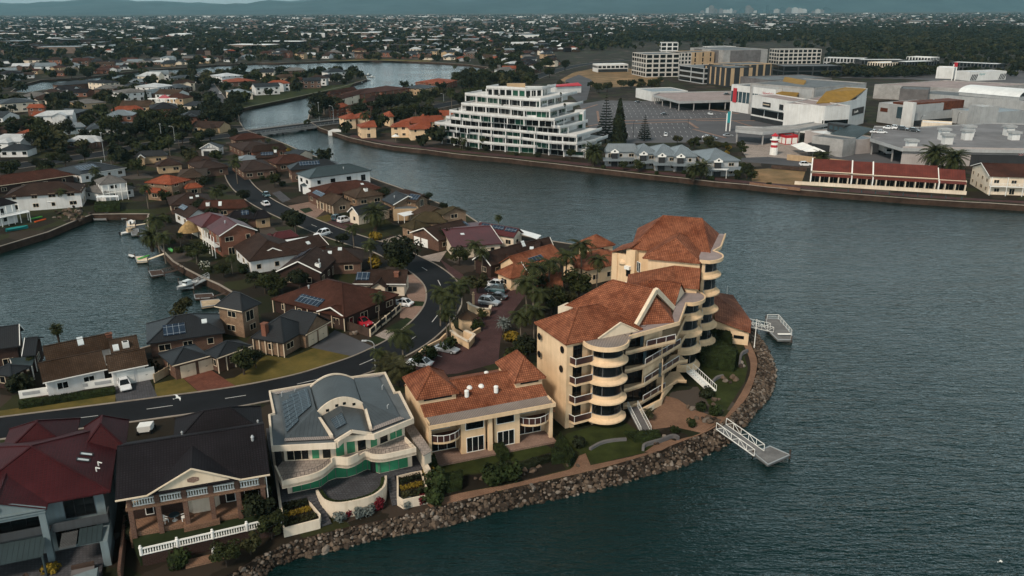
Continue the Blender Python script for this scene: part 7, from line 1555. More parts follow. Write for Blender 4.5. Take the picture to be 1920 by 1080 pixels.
def table(p,label,z,r=.55,m='glass_blue',fm='paint_black',rz=0):
 T=thing('garden_table',label,'table',(p.x,p.y,z));b=MB();b.lathe((p.x,p.y,z+.7),[(r,0),(r,.04)],16);b.build('table_top',m,T);b=MB();b.tube((p.x,p.y,z),(p.x,p.y,z+.7),.05);b.build('stem',fm,T);b=MB();b.lathe((p.x,p.y,z),[(.3,0),(.28,.05)],12);b.build('base',fm,T)
table(W(4.3,.6,0),'glass table with white chairs on the brick house terrace',2.0,.6,'glass_blue','paint_white');chair(W(3.3,.4,0),'white terrace chair beside the glass table','paint_white',1.2,2.0);chair(W(5.3,.3,0),'white terrace chair by the middle columns','paint_white',-1.0,2.0)
M=lambda x,y,z=0:MB(fMH).P((x,y,z));table(M(-4.2,-4.6),'round grey table on the patio of the maroon roofed house',.4,.9,'concrete','paint_charcoal');chair(M(-2.6,-3.9),'brown timber chair next to the round grey patio table','timber_dark',.2,.4);chair(M(-3.4,-5.6),'grey chair in front of the round patio table','concrete',2.8,.4)
T=thing('garden_sofa','grey outdoor sofa under the slatted pergola','sofa',tuple(M(2.8,-4.4,.4)));b=MB(fMH);b.box(1.7,3.9,-4.9,-3.9,.4,.8);b.build('seat','concrete_dark',T);b=MB(fMH);b.box(1.7,3.9,-4.0,-3.75,.8,1.25);b.build('backrest','timber_dark',T)
T=thing('pool_wall','pale blue grey block wall at the bottom corner patio','wall',tuple(M(3,-6,0)));b=MB(fMH);b.prism([(1.2,-7.6),(4.4,-7.2),(4.4,-5.2),(1.5,-5.9)],0,1.3);b.build('wall','render_bluegrey',T)
T=thing('boundary_wall','narrow brick boundary wall between maroon roofed and brick houses','wall',tuple(M(6.6,-1,0)));b=MB(fMH);b.box(6.4,6.7,-7,5,0,1.6);b.build('wall','brick_brown',T)
T=thing('side_fence','cream topped fence between brick house and green glass house','fence',tuple(W(15.9,6,0)));b=MB(fBH);b.box(15.75,15.95,-3,14,0,2.0);b.build('panel','timber_dark',T);b=MB(fBH);b.box(15.7,16.0,-3,14,2.0,2.1);b.build('coping','render_pale',T)
P=Gp([(256,802),(281,799),(288,789),(262,792)],1.2);T=thing('covered_trailer','white covered trailer beside the road behind the maroon roof','trailer',(P[0].x,P[0].y,0));b=MB();b.prism([(p.x,p.y)for p in P],.35,1.2);b.build('cover','plastic_white',T)
for p in P:b=MB();b.tube((p.x-.1,p.y,.3),(p.x+.1,p.y,.3),.3,n=10);b.build('wheel','rubber',T)
def planter(lab,pts,rows,z):
 P=[MB(fGH).P((x,y,0))for x,y in pts];c=sum(P,Vector())/len(P);T=thing('terraced_planter',lab,'planter',tuple(c));b=MB();b.prism([(c.x+(p.x-c.x)*.95,c.y+(p.y-c.y)*.95)for p in P],-.3,z);b.build('soil','soil',T);b=MB();ring_wall(b,[(p.x,p.y)for p in P+[P[0]]],-.3,z+.35,-.22);b.build('wall','render_pale',T)
 for(x0,x1,y0,y1),m,h in rows:
  pos=np.column_stack([nr.uniform(x0,x1,500),nr.uniform(y0,y1,500),nr.uniform(z,z+h,500)]);pos=np.array([tuple(MB(fGH).P(p))for p in pos]);me=leaf_mesh('plants',pos-np.array(WLOC[T.name]),np.tile([0,0,1.],(500,1)),.1,m,.9);mesh_obj('plants',me,T)
planter('cream terraced planter with striped plants by the balustrade corner',[(-1.2,-.6),(2.2,-.8),(2.1,-2.9),(2.5,-5.6),(2.1,-6.6),(-2.0,-6.4)],[((-1.2,1.8,-2.6,-1.4),'leaf_dark',.5),((-1.5,1.8,-4.0,-3.0),'leaf_gold',.3),((-1.6,2.1,-5.8,-4.6),'leaf_olive',.35)],.9)
planter('cream terraced planter with striped plants by the villa path',[(13.2,-1.6),(16.4,-2.0),(15.3,-7.6),(12.0,-7.3),(11.6,-6.2),(12.6,-3.4)],[((13.1,16.0,-3.4,-2.4),'leaf_dark',.5),((12.7,15.7,-4.9,-4.0),'leaf_gold',.3),((12.3,15.3,-6.6,-5.5),'leaf_olive',.35)],.9)
hedge(None,.35,'curved low hedge on top of the round terrace wall','leaf_hedge',1.75,[tuple(MB(fGH).P(((x-7.4)*k+7.4,(y+2.4)*k-2.4)).to_2d())for k,q in((.93,arGH),(.85,arGH[::-1]))for x,y in q],.07,90)
for px,h,lab,m,z0 in(([(1050,822),(1078,862),(1068,878),(1040,846)],1.1,'long dark hedge beside the villa patio steps','leaf_hedge',0),([(1033,857),(1058,852),(1062,868),(1035,872)],1.5,'square clipped hedge at the fork of the brick path','leaf_hedge',0),([(835,905),(868,897),(866,920),(838,925)],1.4,'boxy clipped hedge above the rock bank','leaf_hedge',0),([(925,846),(942,842),(955,862),(938,868)],1.2,'narrow hedge dividing the villa lawns','leaf_hedge',.02),([(1306,662),(1352,660),(1380,672),(1376,698),(1340,694),(1312,686)],2.2,'big billowing hedge below the round tower','leaf_hedge',0),([(1325,632),(1365,640),(1372,655),(1335,655)],2.4,'tall clipped hedge by the small orange roofed pavilion','leaf_hedge',0),([(960,878),(1030,858),(1034,866),(966,888)],.7,'low dark hedge on the stony villa terrace','leaf_dark',0),([(797,870),(815,866),(822,886),(803,892)],1.3,'small hedge at the villa corner','leaf_hedge',0),([(37,758),(216,732),(217,740),(37,768)],.7,'long low hedge along the white garden wall','leaf_hedge',0),([(180,388),(226,386),(226,397),(178,398)],1.7,'tall square hedge at the lagoon head','leaf_hedge',0),([(1170,815),(1235,812),(1240,825),(1190,830)],.6,'low hedge edging the apartment lawn','leaf_hedge',0)):hedge(px,h,lab,m,z0)
def curb(label,px,h=.45,m='concrete_dark',th=.35):
 P=smooth_line(Gp(px),5);T=thing('garden_edge',label,'garden edge',tuple(P[len(P)//2]));b=MB();ring_wall(b,[(p.x,p.y)for p in P],-.1,h,th);b.build('wall',m,T)
curb('curved grey bench wall on the apartment lawn',[(1108,845),(1128,834),(1150,829),(1175,827)],.4);curb('grey retaining edge around the little paved court',[(1208,846),(1212,838),(1240,830),(1262,822),(1270,826)],.55);curb('grey curved edge beside the steps below the tower',[(1336,722),(1345,712),(1357,708)],.5);curb('grey low wall along the path below the pavilion',[(1388,688),(1392,668),(1403,661)],.6)
def pavilion():
 P=[(1330,600),(1368,622),(1404,638),(1396,622),(1362,572),(1340,568)];q=Gp([(1340,640),(1402,648),(1404,628),(1372,580),(1335,590)],0);c=sum(q,Vector())/5;T=thing('pavilion','low cream pavilion with sloping orange tiled roof beside the water','pavilion',tuple(c));b=MB();b.prism([(p.x,p.y)for p in q],0,2.6);b.build('wall','render_cream',T)
 e=[(p.x,p.y,h)for p,h in zip([c+(p-c)*1.08 for p in q],(4.3,2.75,2.75,2.75,4.5))];b=MB();thick(b,[[e[4],e[0],e[1]],[e[4],e[1],e[2]],[e[4],e[2],e[3]]],.15);b.build('roof','tile_orange',T);b=MB();b.face(tuple(q[0])[:2]+(2.5,),tuple(q[1])[:2]+(2.5,),tuple(q[0])[:2]+(4.1,));b.build('gable','render_cream',T)
 f=frame(q[0],q[1]);window(T,f,3.2,5.0,1.1,1.7,-.02,0,'paint_black');FOOT.append([(p.x,p.y)for p in q])
pavilion()
for px,top,lab in(((1361,576),538,'thin white flagpole behind the orange pavilion'),((1414,652),600,'white flagpole at the bend of the waterfront path')):
 p=G(*px);h=HZ(px[0]+4,top,p);T=thing('flagpole',lab,'pole',tuple(p));b=MB();b.tube((p.x,p.y,0),(p.x,p.y,h),.09,.05,8);b.build('pole','paint_white',T);b=MB();b.lathe((p.x,p.y,h),[(.05,0),(.1,.08),(.02,.18)],8);b.build('finial','paint_white',T)
P=smooth_line(Gp([(1358,566),(1378,590),(1396,620)]),3);T=thing('railing','dark railing along the water beside the orange pavilion','railing',tuple(P[3]));rail(T,[(p.x,p.y)for p in P],.02,1.0,.06,.05,1.2,mid=2,name='rail',m='paint_charcoal')
for k,(px,n)in enumerate((((1312,785),5),((1335,792),5),((1300,768),4),((1370,712),6),((1352,756),4),((1385,690),3),((905,893),5),((985,888),4),((1000,880),3),((668,625),5),((1075,868),4),((1240,826),4))):
 for i in range(n):p=G(px[0]+random.uniform(-16,16),px[1]+random.uniform(-7,7));r=random.uniform(.3,.65);o=put_rock(random.choice(ROCKS[:2]+ROCKS[6:]),p+Vector((0,0,r*.3)),r,i);o.name='garden_rock';tag(o,'pale landscaping rock edging a garden bed','rock','landscaping rocks in the gardens')
def lamp(px,top,lab,arm=1.6,side=-1,curved=True,m='metal_galv',group='street lamps'):
 p=G(*px);h=max(5,min(13,HZ(px[0],top,p)));T=thing('street_lamp',lab,'lamp',tuple(p),group);b=MB();b.tube((p.x,p.y,0),(p.x,p.y,h*.86),.12,.08,8);b.build('pole',m,T);b=MB();pr=[(p.x,p.y,h*.86),(p.x+side*arm*.15,p.y,h*.94),(p.x+side*arm*.5,p.y,h*.99),(p.x+side*arm,p.y,h)]if curved else[(p.x,p.y,h*.86),(p.x,p.y,h)];b.path(pr,.11);b.build('arm',m,T)
 e=pr[-1];b=MB();b.prism([(e[0]-.4,e[1]-.16),(e[0]+.4,e[1]-.16),(e[0]+.4,e[1]+.16),(e[0]-.4,e[1]+.16)],e[2]-.14,e[2]+.02);b.build('lamp_head','metal_pale',T)
for a in(((704,690),654,'slim street lamp at the near road behind the green glass house'),((328,264),236,'curved street lamp beside the straight pole on the main road'),((304,266),232,'straight pale pole beside the curved lamp on the main road',1.2,-1,False),((125,277),247,'pole at the left end of the main road',1.2,-1,False),((145,270),256,'small curved lamp at the left end of the main road'),((197,302),248,'tall pole before the long black roof',1.6,-1,False),((626,229),198,'curved lamp over the bridge abutment'),((599,227),192,'straight pole beside the gum trees at the bridge',1.2,-1,False),((775,202),182,'curved lamp on the main road behind the cream villas'),((832,190),176,'curved lamp next to the green road sign'),((788,300),190,''))[:10]:lamp(*a)
for px,top,lab in(((1187,258),226,'thin light pole between the pines and the car park'),((1290,240),222,'light pole by the traffic island'),((1268,207),190,'light pole in front of the raised deck'),((1720,268),216,'light pole near the parapet of the roof car park'),((1793,238),210,'twin light pole behind the lift boxes'),((1883,264),236,'light pole by the small white lift box'),((1215,262),246,'short light pole by the small pine'),((1740,226),186,'light pole in front of the pale kiosk')):lamp(px,top,lab,1.2,1,True,'paint_charcoal','car park light poles')
for i,x in enumerate((1540,1565,1590,1615,1641,1667,1693,1720,1746,1773,1803)):
 p=G(x,357+(x-1540)*.0655);T=thing('bollard','small blue bollard light on the brick shore path before the restaurant','bollard',tuple(p),'bollards on the shore path');b=MB();b.tube((p.x,p.y,0),(p.x,p.y,.9),.12,n=8);b.build('post','car_teal',T);b=MB();b.lathe((p.x,p.y,.9),[(.17,0),(.17,.18),(.03,.28)],8);b.build('cap','paint_charcoal',T)
def bird(p,rz,span,lab):
 import bmesh
 me=bpy.data.meshes.new('seagull');s=span/2;v=[(-.28,0,0),(-.1,.07,.05),(.22,.04,.03),(.34,0,.01),(.22,-.04,.03),(-.1,-.07,.05),(0,0,-.06),(.12,s*.5,.14),(-.05,s*.5,.13),(-.12,s,.05),(.12,-s*.5,.14),(-.05,-s*.5,.13),(-.12,-s,.05),(-.46,.07,0),(-.46,-.07,0),(.16,.05,.05),(.16,-.05,.05)]
 f=[(0,1,2,3),(3,4,5,0),(0,6,3,2,1),(3,6,0,5,4),(1,15,7,8),(8,7,9),(16,5,11,10),(10,11,12),(13,0,14),(1,5,16,15)]
 me.from_pydata(v,[],f);me.materials.append(MATS['plastic_white']);o=bpy.data.objects.new('seagull',me);COL.objects.link(o);o.location=p;o.rotation_euler=(.25,.1,rz);tag(o,lab,'bird')
bird(G(333,746,22),.9,1.3,'white seagull flying low over the near road');bird(G(1876,1053,-1.75),.3,.45,'white seagull resting on the dark open water')
p=G(357,446);T=thing('thatched_hut','round thatched hut in the lagoon garden','hut',tuple(p));b=MB();b.lathe((p.x,p.y,1.9),[(2.9,0),(2.3,.9),(1.2,2.0),(.15,2.8)],14);b.build('roof','thatch',T)
for k in range(6):a=k*1.05;b=MB();b.tube((p.x+2.2*math.cos(a),p.y+2.2*math.sin(a),0),(p.x+2.2*math.cos(a),p.y+2.2*math.sin(a),2.1),.1);b.build('post','timber_dark',T)
for px,lab in(((742,265),'white market umbrella on the villa terrace across the channel'),((98,390),'cream umbrella above the rock garden')):
 p=G(*px);T=thing('umbrella',lab,'umbrella',tuple(p));b=MB();b.lathe((p.x,p.y,2.3),[(2.0,0),(.1,.9)],8);b.build('canopy','plastic_white',T);b=MB();b.tube((p.x,p.y,0),(p.x,p.y,2.4),.06);b.build('pole','timber_pale',T)
for px,n in(((130,405),26),((150,395),18)):
 for i in range(n):p=G(px[0]+random.uniform(-28,28),px[1]+random.uniform(-9,9));o=put_rock(random.choice(ROCKS),p+Vector((0,0,.2)),random.uniform(.4,.9),i);o.name='garden_rock';tag(o,'grey brown stone in the rock garden below the dark tudor house','rock','rock garden stones')
# town houses, island houses, the suburbs
for a,b_,r,roofm,wm_,lab in(((1095,692),(1325,690),(1200,640),'tile_terracotta','render_cream','cream villa with terracotta roof at the water opposite the terrace building'),((1330,722),(1600,712),(1470,650),'tile_terracotta','render_cream','cream villa with twin gables beside the terrace building'),((1300,650),(1760,620),(1540,590),'tile_terracotta','render_cream','long terracotta roofed cream villa row behind the twin gables'),((1460,560),(1850,560),(1600,508),'tile_terracotta','render_cream','terracotta villa with stepped parapets by the terrace building'),((565,600),(700,590),(620,545),'tile_terracotta','render_cream','cream villa with terracotta roof at the bridge end'),((700,585),(860,575),(790,530),'tile_terracotta','render_cream','cream villa among palms second from the bridge'),((740,700),(940,690),(830,645),'tile_terracotta','render_cream','cream villa with white balcony behind the market umbrella'),((1085,570),(1150,565),(1110,535),'tile_terracotta','render_cream','small terracotta villa deep among the trees'),((380,300),(700,240),(560,232),'tile_redbrown','brick_red','red brown townhouse at the channel mouth by the gum trees'),((500,360),(880,262),(690,262),'tile_redbrown','render_pale','long red brown townhouse row with white dormers'),((750,300),(1050,250),(900,212),'tile_redbrown','brick_red','red brown townhouse with white skylight strips'),((1000,270),(1340,225),(1150,178),'tile_redbrown','brick_red','red brown townhouse at the end of the curved row'),((440,470),(620,440),(530,400),'tile_terracotta','brick_red','orange roofed brick townhouse behind the gum trees'),((720,470),(900,450),(800,395),'tile_redbrown','brick_red','red brown townhouse with pale garage in the inner court'),((820,400),(1010,340),(900,330),'tile_redbrown','render_pale','red brown townhouse with white verandas in the inner court'),((1225,225),(1500,235),(1370,160),'tile_black','render_tan','yellow walled house with black roof at the lake shore'),((1530,170),(1740,175),(1640,110),'tile_terracotta','brick_red','terracotta roofed house at the lake shore'),((1700,165),(1910,130),(1800,85),'tile_terracotta','brick_red','terracotta roofed house nearest the lone palm at the lake')):
 q=lambda p:(560+p[0]/6.4,130+p[1]/6.4);house(lab,roofm,wm_,5.0 if 'townhouse' in lab or 'villa' in lab else 4.6,[(q(a),q(b_),11,'x:hg',2.3)if 'villa' in lab else(q(a),q(b_),('r',q(r),2.0),'x:hh')],cat='townhouse' if 'town' in lab else 'house',cap=False)
q=lambda x,y:(x/4,100+y/4)
T=house('red brick mansion with white columns and triangular pediment','tile_slate','brick_red',6.4,[(q(1130,420),q(1340,410),('r',q(1200,312),2.4),'x:hh')],win='paint_white',name='mansion')
f=frame(G(*q(1130,420),0),G(*q(1340,420),0));L=(G(*q(1340,420),0)-G(*q(1130,420),0)).length
for k in range(7):b=MB(f);b.tube((L*(.12+.13*k),-1.6,0),(L*(.12+.13*k),-1.6,6.2),.32,n=8);b.build('column','paint_white',T)
b=MB(f);b.box(0,L,-2,.4,6.1,6.6);b.box(0,L,-1.9,.4,2.9,3.2);b.build('balcony','paint_white',T);b=MB(f);b.face((L*.35,-2,6.6),(L*.75,-2,6.6),(L*.55,-2,8.6));b.face((L*.35,1,6.6),(L*.55,1,8.6),(L*.75,1,6.6));b.build('pediment','flower_pink',T);rail(T,[tuple(MB(f).P((0,-1.9)).to_2d()),tuple(MB(f).P((L,-1.9)).to_2d())],3.2,.9,.1,.08,1.2,mid=1)
for a,c,r,rm,w_,z,lab in(((830,430),(1075,420),(900,395),'tile_terracotta','render_pale',2.9,'long bright terracotta roofed house before the white columned mansion'),((195,410),(335,408),(260,398),'tile_terracotta','brick_red',5.2,'two storey brick house with orange roof on the island bank'),((230,470),(395,462),(320,435),'tile_terracotta','brick_red',2.9,'lower orange roof wing house beside the two storey orange roof'),((930,300),(1140,285),(1000,235),'tile_grey','render_white',5.4,'big white two storey house with grey roof on the island'),((1180,255),(1320,240),(1250,212),'metal_pale','render_white',5.6,'white cubic house near the island street'),((1140,300),(1320,285),(1240,255),'metal_teal','brick_brown',4.0,'teal metal roofed house below the white cubic house'),((1265,190),(1480,185),(1370,152),'tile_black','render_white',4.0,'white walled house with black hip roof on the island'),((1320,260),(1450,252),(1390,212),'tile_black','brick_dark',5.0,'dark two storey house with balcony near the island street'),((1660,175),(1830,165),(1750,140),'metal_pale','render_white',4.6,'white flat roofed house across the island street'),((1715,215),(1920,205),(1820,182),'tile_terracotta','brick_brown',3.4,'long orange roofed house across the island street'),((1770,300),(1900,292),(1840,250),'metal_bluegrey','render_pale',4.6,'pale grey roofed house above the curved lawn'),((0,380),(290,360),(150,325),'tile_black','render_pale',5.4,'large black hip roofed house with window bays at the left edge'),((470,240),(800,215),(640,200),'tile_black','brick_brown',4.0,'long black roofed house beneath the huge round tree'),((600,380),(800,365),(700,335),'tile_grey','render_tan',3.2,'tan walled house with grey roof on the island'),((780,225),(905,215),(840,175),'tile_slate','render_pale',5.2,'pale house with pyramid slate roof by the canal'),((450,560),(640,550),(540,520),'metal_bluegrey','render_bluegrey',3.4,'long grey metal roofed hall by the main road trees'),((640,570),(860,560),(740,500),'tile_black','render_white',3.2,'black roofed house with white gable behind the main road'),((860,560),(1060,545),(970,510),'tile_black','render_white',3.0,'black roofed house with white zigzag barge boards'),((270,460),(560,455),(480,410),'tile_black','brick_dark',3.4,'black roofed house with a white window bay on the island')):
 house(lab,rm,w_,z,[(q(*a),q(*c),('r',q(*r),2.0),'x:hh')],cap=False,win='paint_white')
def nearroad(p,pad=0):
 for P,hw in ROADS:
  for a,c in zip(P[::2],P[2::2]):
   d=c-a;t=max(0,min(1,(p-a).dot(d)/max(d.length_squared,.01)))
   if(a+d*t-p).length<hw+pad:return True
 return False
WPOLY=([(p.x,p.y)for p in wm],[(p.x,p.y)for p in wi])
def inwater(p,pad=0):
 for dx,dy in((0,0),(pad,0),(-pad,0),(0,pad),(0,-pad)):
  if inside((p[0]+dx,p[1]+dy),WPOLY[0])or inside((p[0]+dx,p[1]+dy),WPOLY[1]):return True
 return False
FB=[]
def blocked(p,pad=0):
 for k in range(len(FB),len(FOOT)):f=FOOT[k];xs,ys=[q[0]for q in f],[q[1]for q in f];FB.append((min(xs),max(xs),min(ys),max(ys),f))
 for x0,x1,y0,y1,f in FB:
  if x0-pad<p[0]<x1+pad and y0-pad<p[1]<y1+pad:
   if pad>2 or inside(p,f):return True
   c=((x0+x1)/2,(y0+y1)/2)
   if inside((p[0]+(c[0]-p[0])*.15,p[1]+(c[1]-p[1])*.15),f):return True
 return False
AUTO=[]
COLS=[('tile_black','black'),('tile_slate','slate grey'),('tile_brown','brown'),('tile_redbrown','red brown'),('tile_grey','pale grey'),('metal_bluegrey','blue grey'),('metal_pale','pale metal'),('tile_terracotta','terracotta'),('tile_umber','umber')]
WTS=[7,4,5,3,3,3,3,1.3,2];WALLS=[('render_white','white'),('render_pale','cream'),('brick_brown','brown brick'),('brick_red','red brick'),('render_tan','tan'),('render_grey','grey')]
def rand_house(c,ang,rnd,br=False):
 w,d=(rnd.uniform(8,12),rnd.uniform(6,8.5))if br else(rnd.uniform(11,19),rnd.uniform(8,13));z=2.9 if br or rnd.random()<.68 else 5.6;rm,rn=rnd.choices(COLS,[2,2,7,5,0,1,0,0,5]if br else WTS)[0];wm_,wn_=rnd.choices(WALLS,[4,3,3,2,2,1])[0];u=Vector((math.cos(ang),math.sin(ang),0));v=Vector((-u.y,u.x,0));o=c-u*w/2-v*d/2;fr=(o,u,v)
 T=thing('house','','house',tuple(c));W_,R_=MB(fr),MB(fr);W_.box(.5,w-.5,.5,d-.5,-.1,z-.1);ends=rnd.choice(('hh','hh','hg','gg'));e={'h':'hip','g':'gable'};add_roof(R_,W_,0,w,0,d,z,d*.5*rnd.uniform(.36,.5),'x',e[ends[0]],e[ends[1]],caps=False)
 if rnd.random()<.6:
  x0=rnd.uniform(0,w*.5);W_.box(x0+.5,x0+w*.4-.5,-3.3,1,-.1,z-.15);add_roof(R_,W_,x0,x0+w*.4,-3.8,d*.55,z+.01,w*.4*.5*.42,'y',rnd.choice(('hip','gable')),'hip',caps=False)
 W_.build('wall',wm_,T);R_.build('roof',rm,T)
 for b0 in([0]if z<4 else[0,2.7]):
  for k in range(3):xc=w*(k+.5)/3+rnd.uniform(-.5,.5);window(T,fr,xc-.9,xc+.9,b0+.8,b0+2.2,.5,0,'paint_white')
 q=[tuple((o+u*a+v*b_).to_2d())for a,b_ in((-.5,-.5),(w+.5,-.5),(w+.5,d+.5),(-.5,d+.5))];FOOT.append(q);AUTO.append((T,f'{"two storey " if z > 4 else "low "}{wn_} house with {rn} {"hip" if ends == "hh" else "gable" if ends == "gg" else "half gabled"} roof',c));return T
rnd=random.Random(21)
REG=[([(0,196),(60,182),(125,172),(200,154),(280,148),(372,140),(378,150),(400,184),(425,212),(436,238),(390,250),(300,260),(215,277),(120,290),(0,306)],19,52,.05),([(412,147),(520,143),(640,144),(668,150),(620,161),(520,176),(458,190),(424,186),(400,150)],20,26,.3),([(0,128),(60,104),(300,97),(480,101),(480,114),(350,121),(200,137),(120,142),(40,153),(0,160)],22,52,.1),([(480,88),(900,94),(935,120),(885,117),(740,110),(600,111),(500,110)],25,46,.0),([(925,94),(1050,98),(1058,122),(1000,138),(965,148),(905,139),(928,122)],23,30,.4),([(0,340),(30,330),(140,318),(220,300),(380,268),(440,262),(436,330),(360,350),(280,330),(150,345)],20,8,.2),([(455,262),(520,268),(560,290),(700,345),(870,402),(1000,450),(1030,468),(960,500),(860,450),(740,400),(620,370),(520,340),(450,290)],7,18,-.5,1),([(300,420),(340,360),(430,340),(520,400),(640,455),(760,500),(750,545),(600,540),(500,545),(440,520),(340,480)],7,20,-.4,1)]
NH=0
for poly,sp,mx,ang,*br in REG:
 P=[tuple(G(*p).to_2d())for p in poly];xs,ys=[p[0]for p in P],[p[1]for p in P];c=[]
 n=0;y=min(ys)
 while y<max(ys):
  x=min(xs)
  while x<max(xs):
   p=Vector((x+rnd.uniform(-4,4),y+rnd.uniform(-4,4),0))
   if inside(p,P):c.append(p)
   x+=sp
  y+=sp*1.15
 rnd.shuffle(c);c=c[:mx*3];c.sort(key=lambda p:p.length)
 for p in c:
  if n>=mx:break
  if inwater(p,7 if br else 12)or nearroad(p,6.5 if br else 10)or blocked((p.x,p.y),4.3 if br else 11)or any(inside(p,q)for q in NOGO if br and len(q)<40):continue
  rand_house(p,ang+rnd.choice((0,0,math.pi/2))+rnd.uniform(-.25,.25)if False else ang+rnd.uniform(-.4,.4),rnd,bool(br));n+=1;NH+=1
def suburbs():
 g=np.random.default_rng(5);V,F,MI=[],[],[];mats=['tile_black','tile_slate','tile_brown','tile_grey','metal_bluegrey','metal_pale','tile_terracotta','render_white','metal_white','brick_brown','tile_umber'];off=0;n=0
 far=[Vector(p)for p in()]
 while n<7600:
  yy=600*math.exp(g.uniform(0,2.45));xx=g.uniform(-.66,.66)*yy;p=(xx,yy)
  px,py=PX((xx,yy,0))
  if px>1080 and py>72+max(0,1300-px)*.0:continue
  if px<1080 and py>98 and not(px<480 and py<104):continue
  if 1500<px and py>56 and g.random()<.93:continue
  if inwater(p,10)or(px>900 and nearroad(Vector((xx,yy,0)),8))or g.random()<.25+.5*max(0,math.sin(xx*.006+math.sin(yy*.003)*2)):continue
  big=g.random()<.03+.000008*yy;w,d=(g.uniform(25,70),g.uniform(15,35))if big else(g.uniform(8,14),g.uniform(7,11));h=g.uniform(5,9)if big else(2.8 if g.random()<.7 else 5.6);r=.6 if big else d*.22
  a=g.choice([.15,.15+math.pi/2,-.2])+g.uniform(-.1,.1);u=np.array([math.cos(a),math.sin(a)]);v=np.array([-u[1],u[0]]);q=[np.array(p)+u*sx*w/2+v*sy*d/2 for sx,sy in((-1,-1),(1,-1),(1,1),(-1,1))];rr=[np.array(p)-u*(w-d)/2*(1 if w>d else 0),np.array(p)+u*(w-d)/2*(1 if w>d else 0)]
  V+=[(*t,0)for t in q]+[(*t,h)for t in q]+[(*t,h+r)for t in rr];o=off
  F+=[(o,o+1,o+5,o+4),(o+1,o+2,o+6,o+5),(o+2,o+3,o+7,o+6),(o+3,o,o+4,o+7),(o+4,o+5,o+9,o+8),(o+6,o+7,o+8,o+9),(o+5,o+6,o+9),(o+7,o+4,o+8)];off+=10
  wi_=int(g.choice([7,9,10,9,2,1]));ri=int(g.choice([5,8,4,1]))if big else int(g.choice([0,1,2,3,4,5,6,8,10],p=[.24,.18,.18,.1,.1,.05,.04,.03,.08]));MI+=[wi_]*4+[ri]*4;n+=1
 me=bpy.data.meshes.new('suburb_houses');me.from_pydata(V,[],F);[me.materials.append(MATS[m])for m in mats];me.polygons.foreach_set('material_index',MI);o=bpy.data.objects.new('suburb_houses',me);COL.objects.link(o);o['kind']='stuff'
suburbs()
for i in range(34):
 px=1312+i*7.3+rnd.uniform(-3,3);yy=8600+rnd.uniform(-300,500);g0=G(px,30);u=g0/g0.length;p=u*yy;w=rnd.uniform(22,46);h=rnd.choice((16,20,26,32,38,46))if i not in(3,17,12)else 66;T=tag(MB().box(p.x-w/2,p.x+w/2,p.y-w/2,p.y+w/2,0,h).box(p.x-w/4,p.x+w/4,p.y-w/4,p.y+w/4,h,h+6).build('city_tower',rnd.choice(('concrete_dark','concrete','glass_blue','render_grey'))),'pale distant tower of the city skyline below the hills','tower','city towers on the horizon')
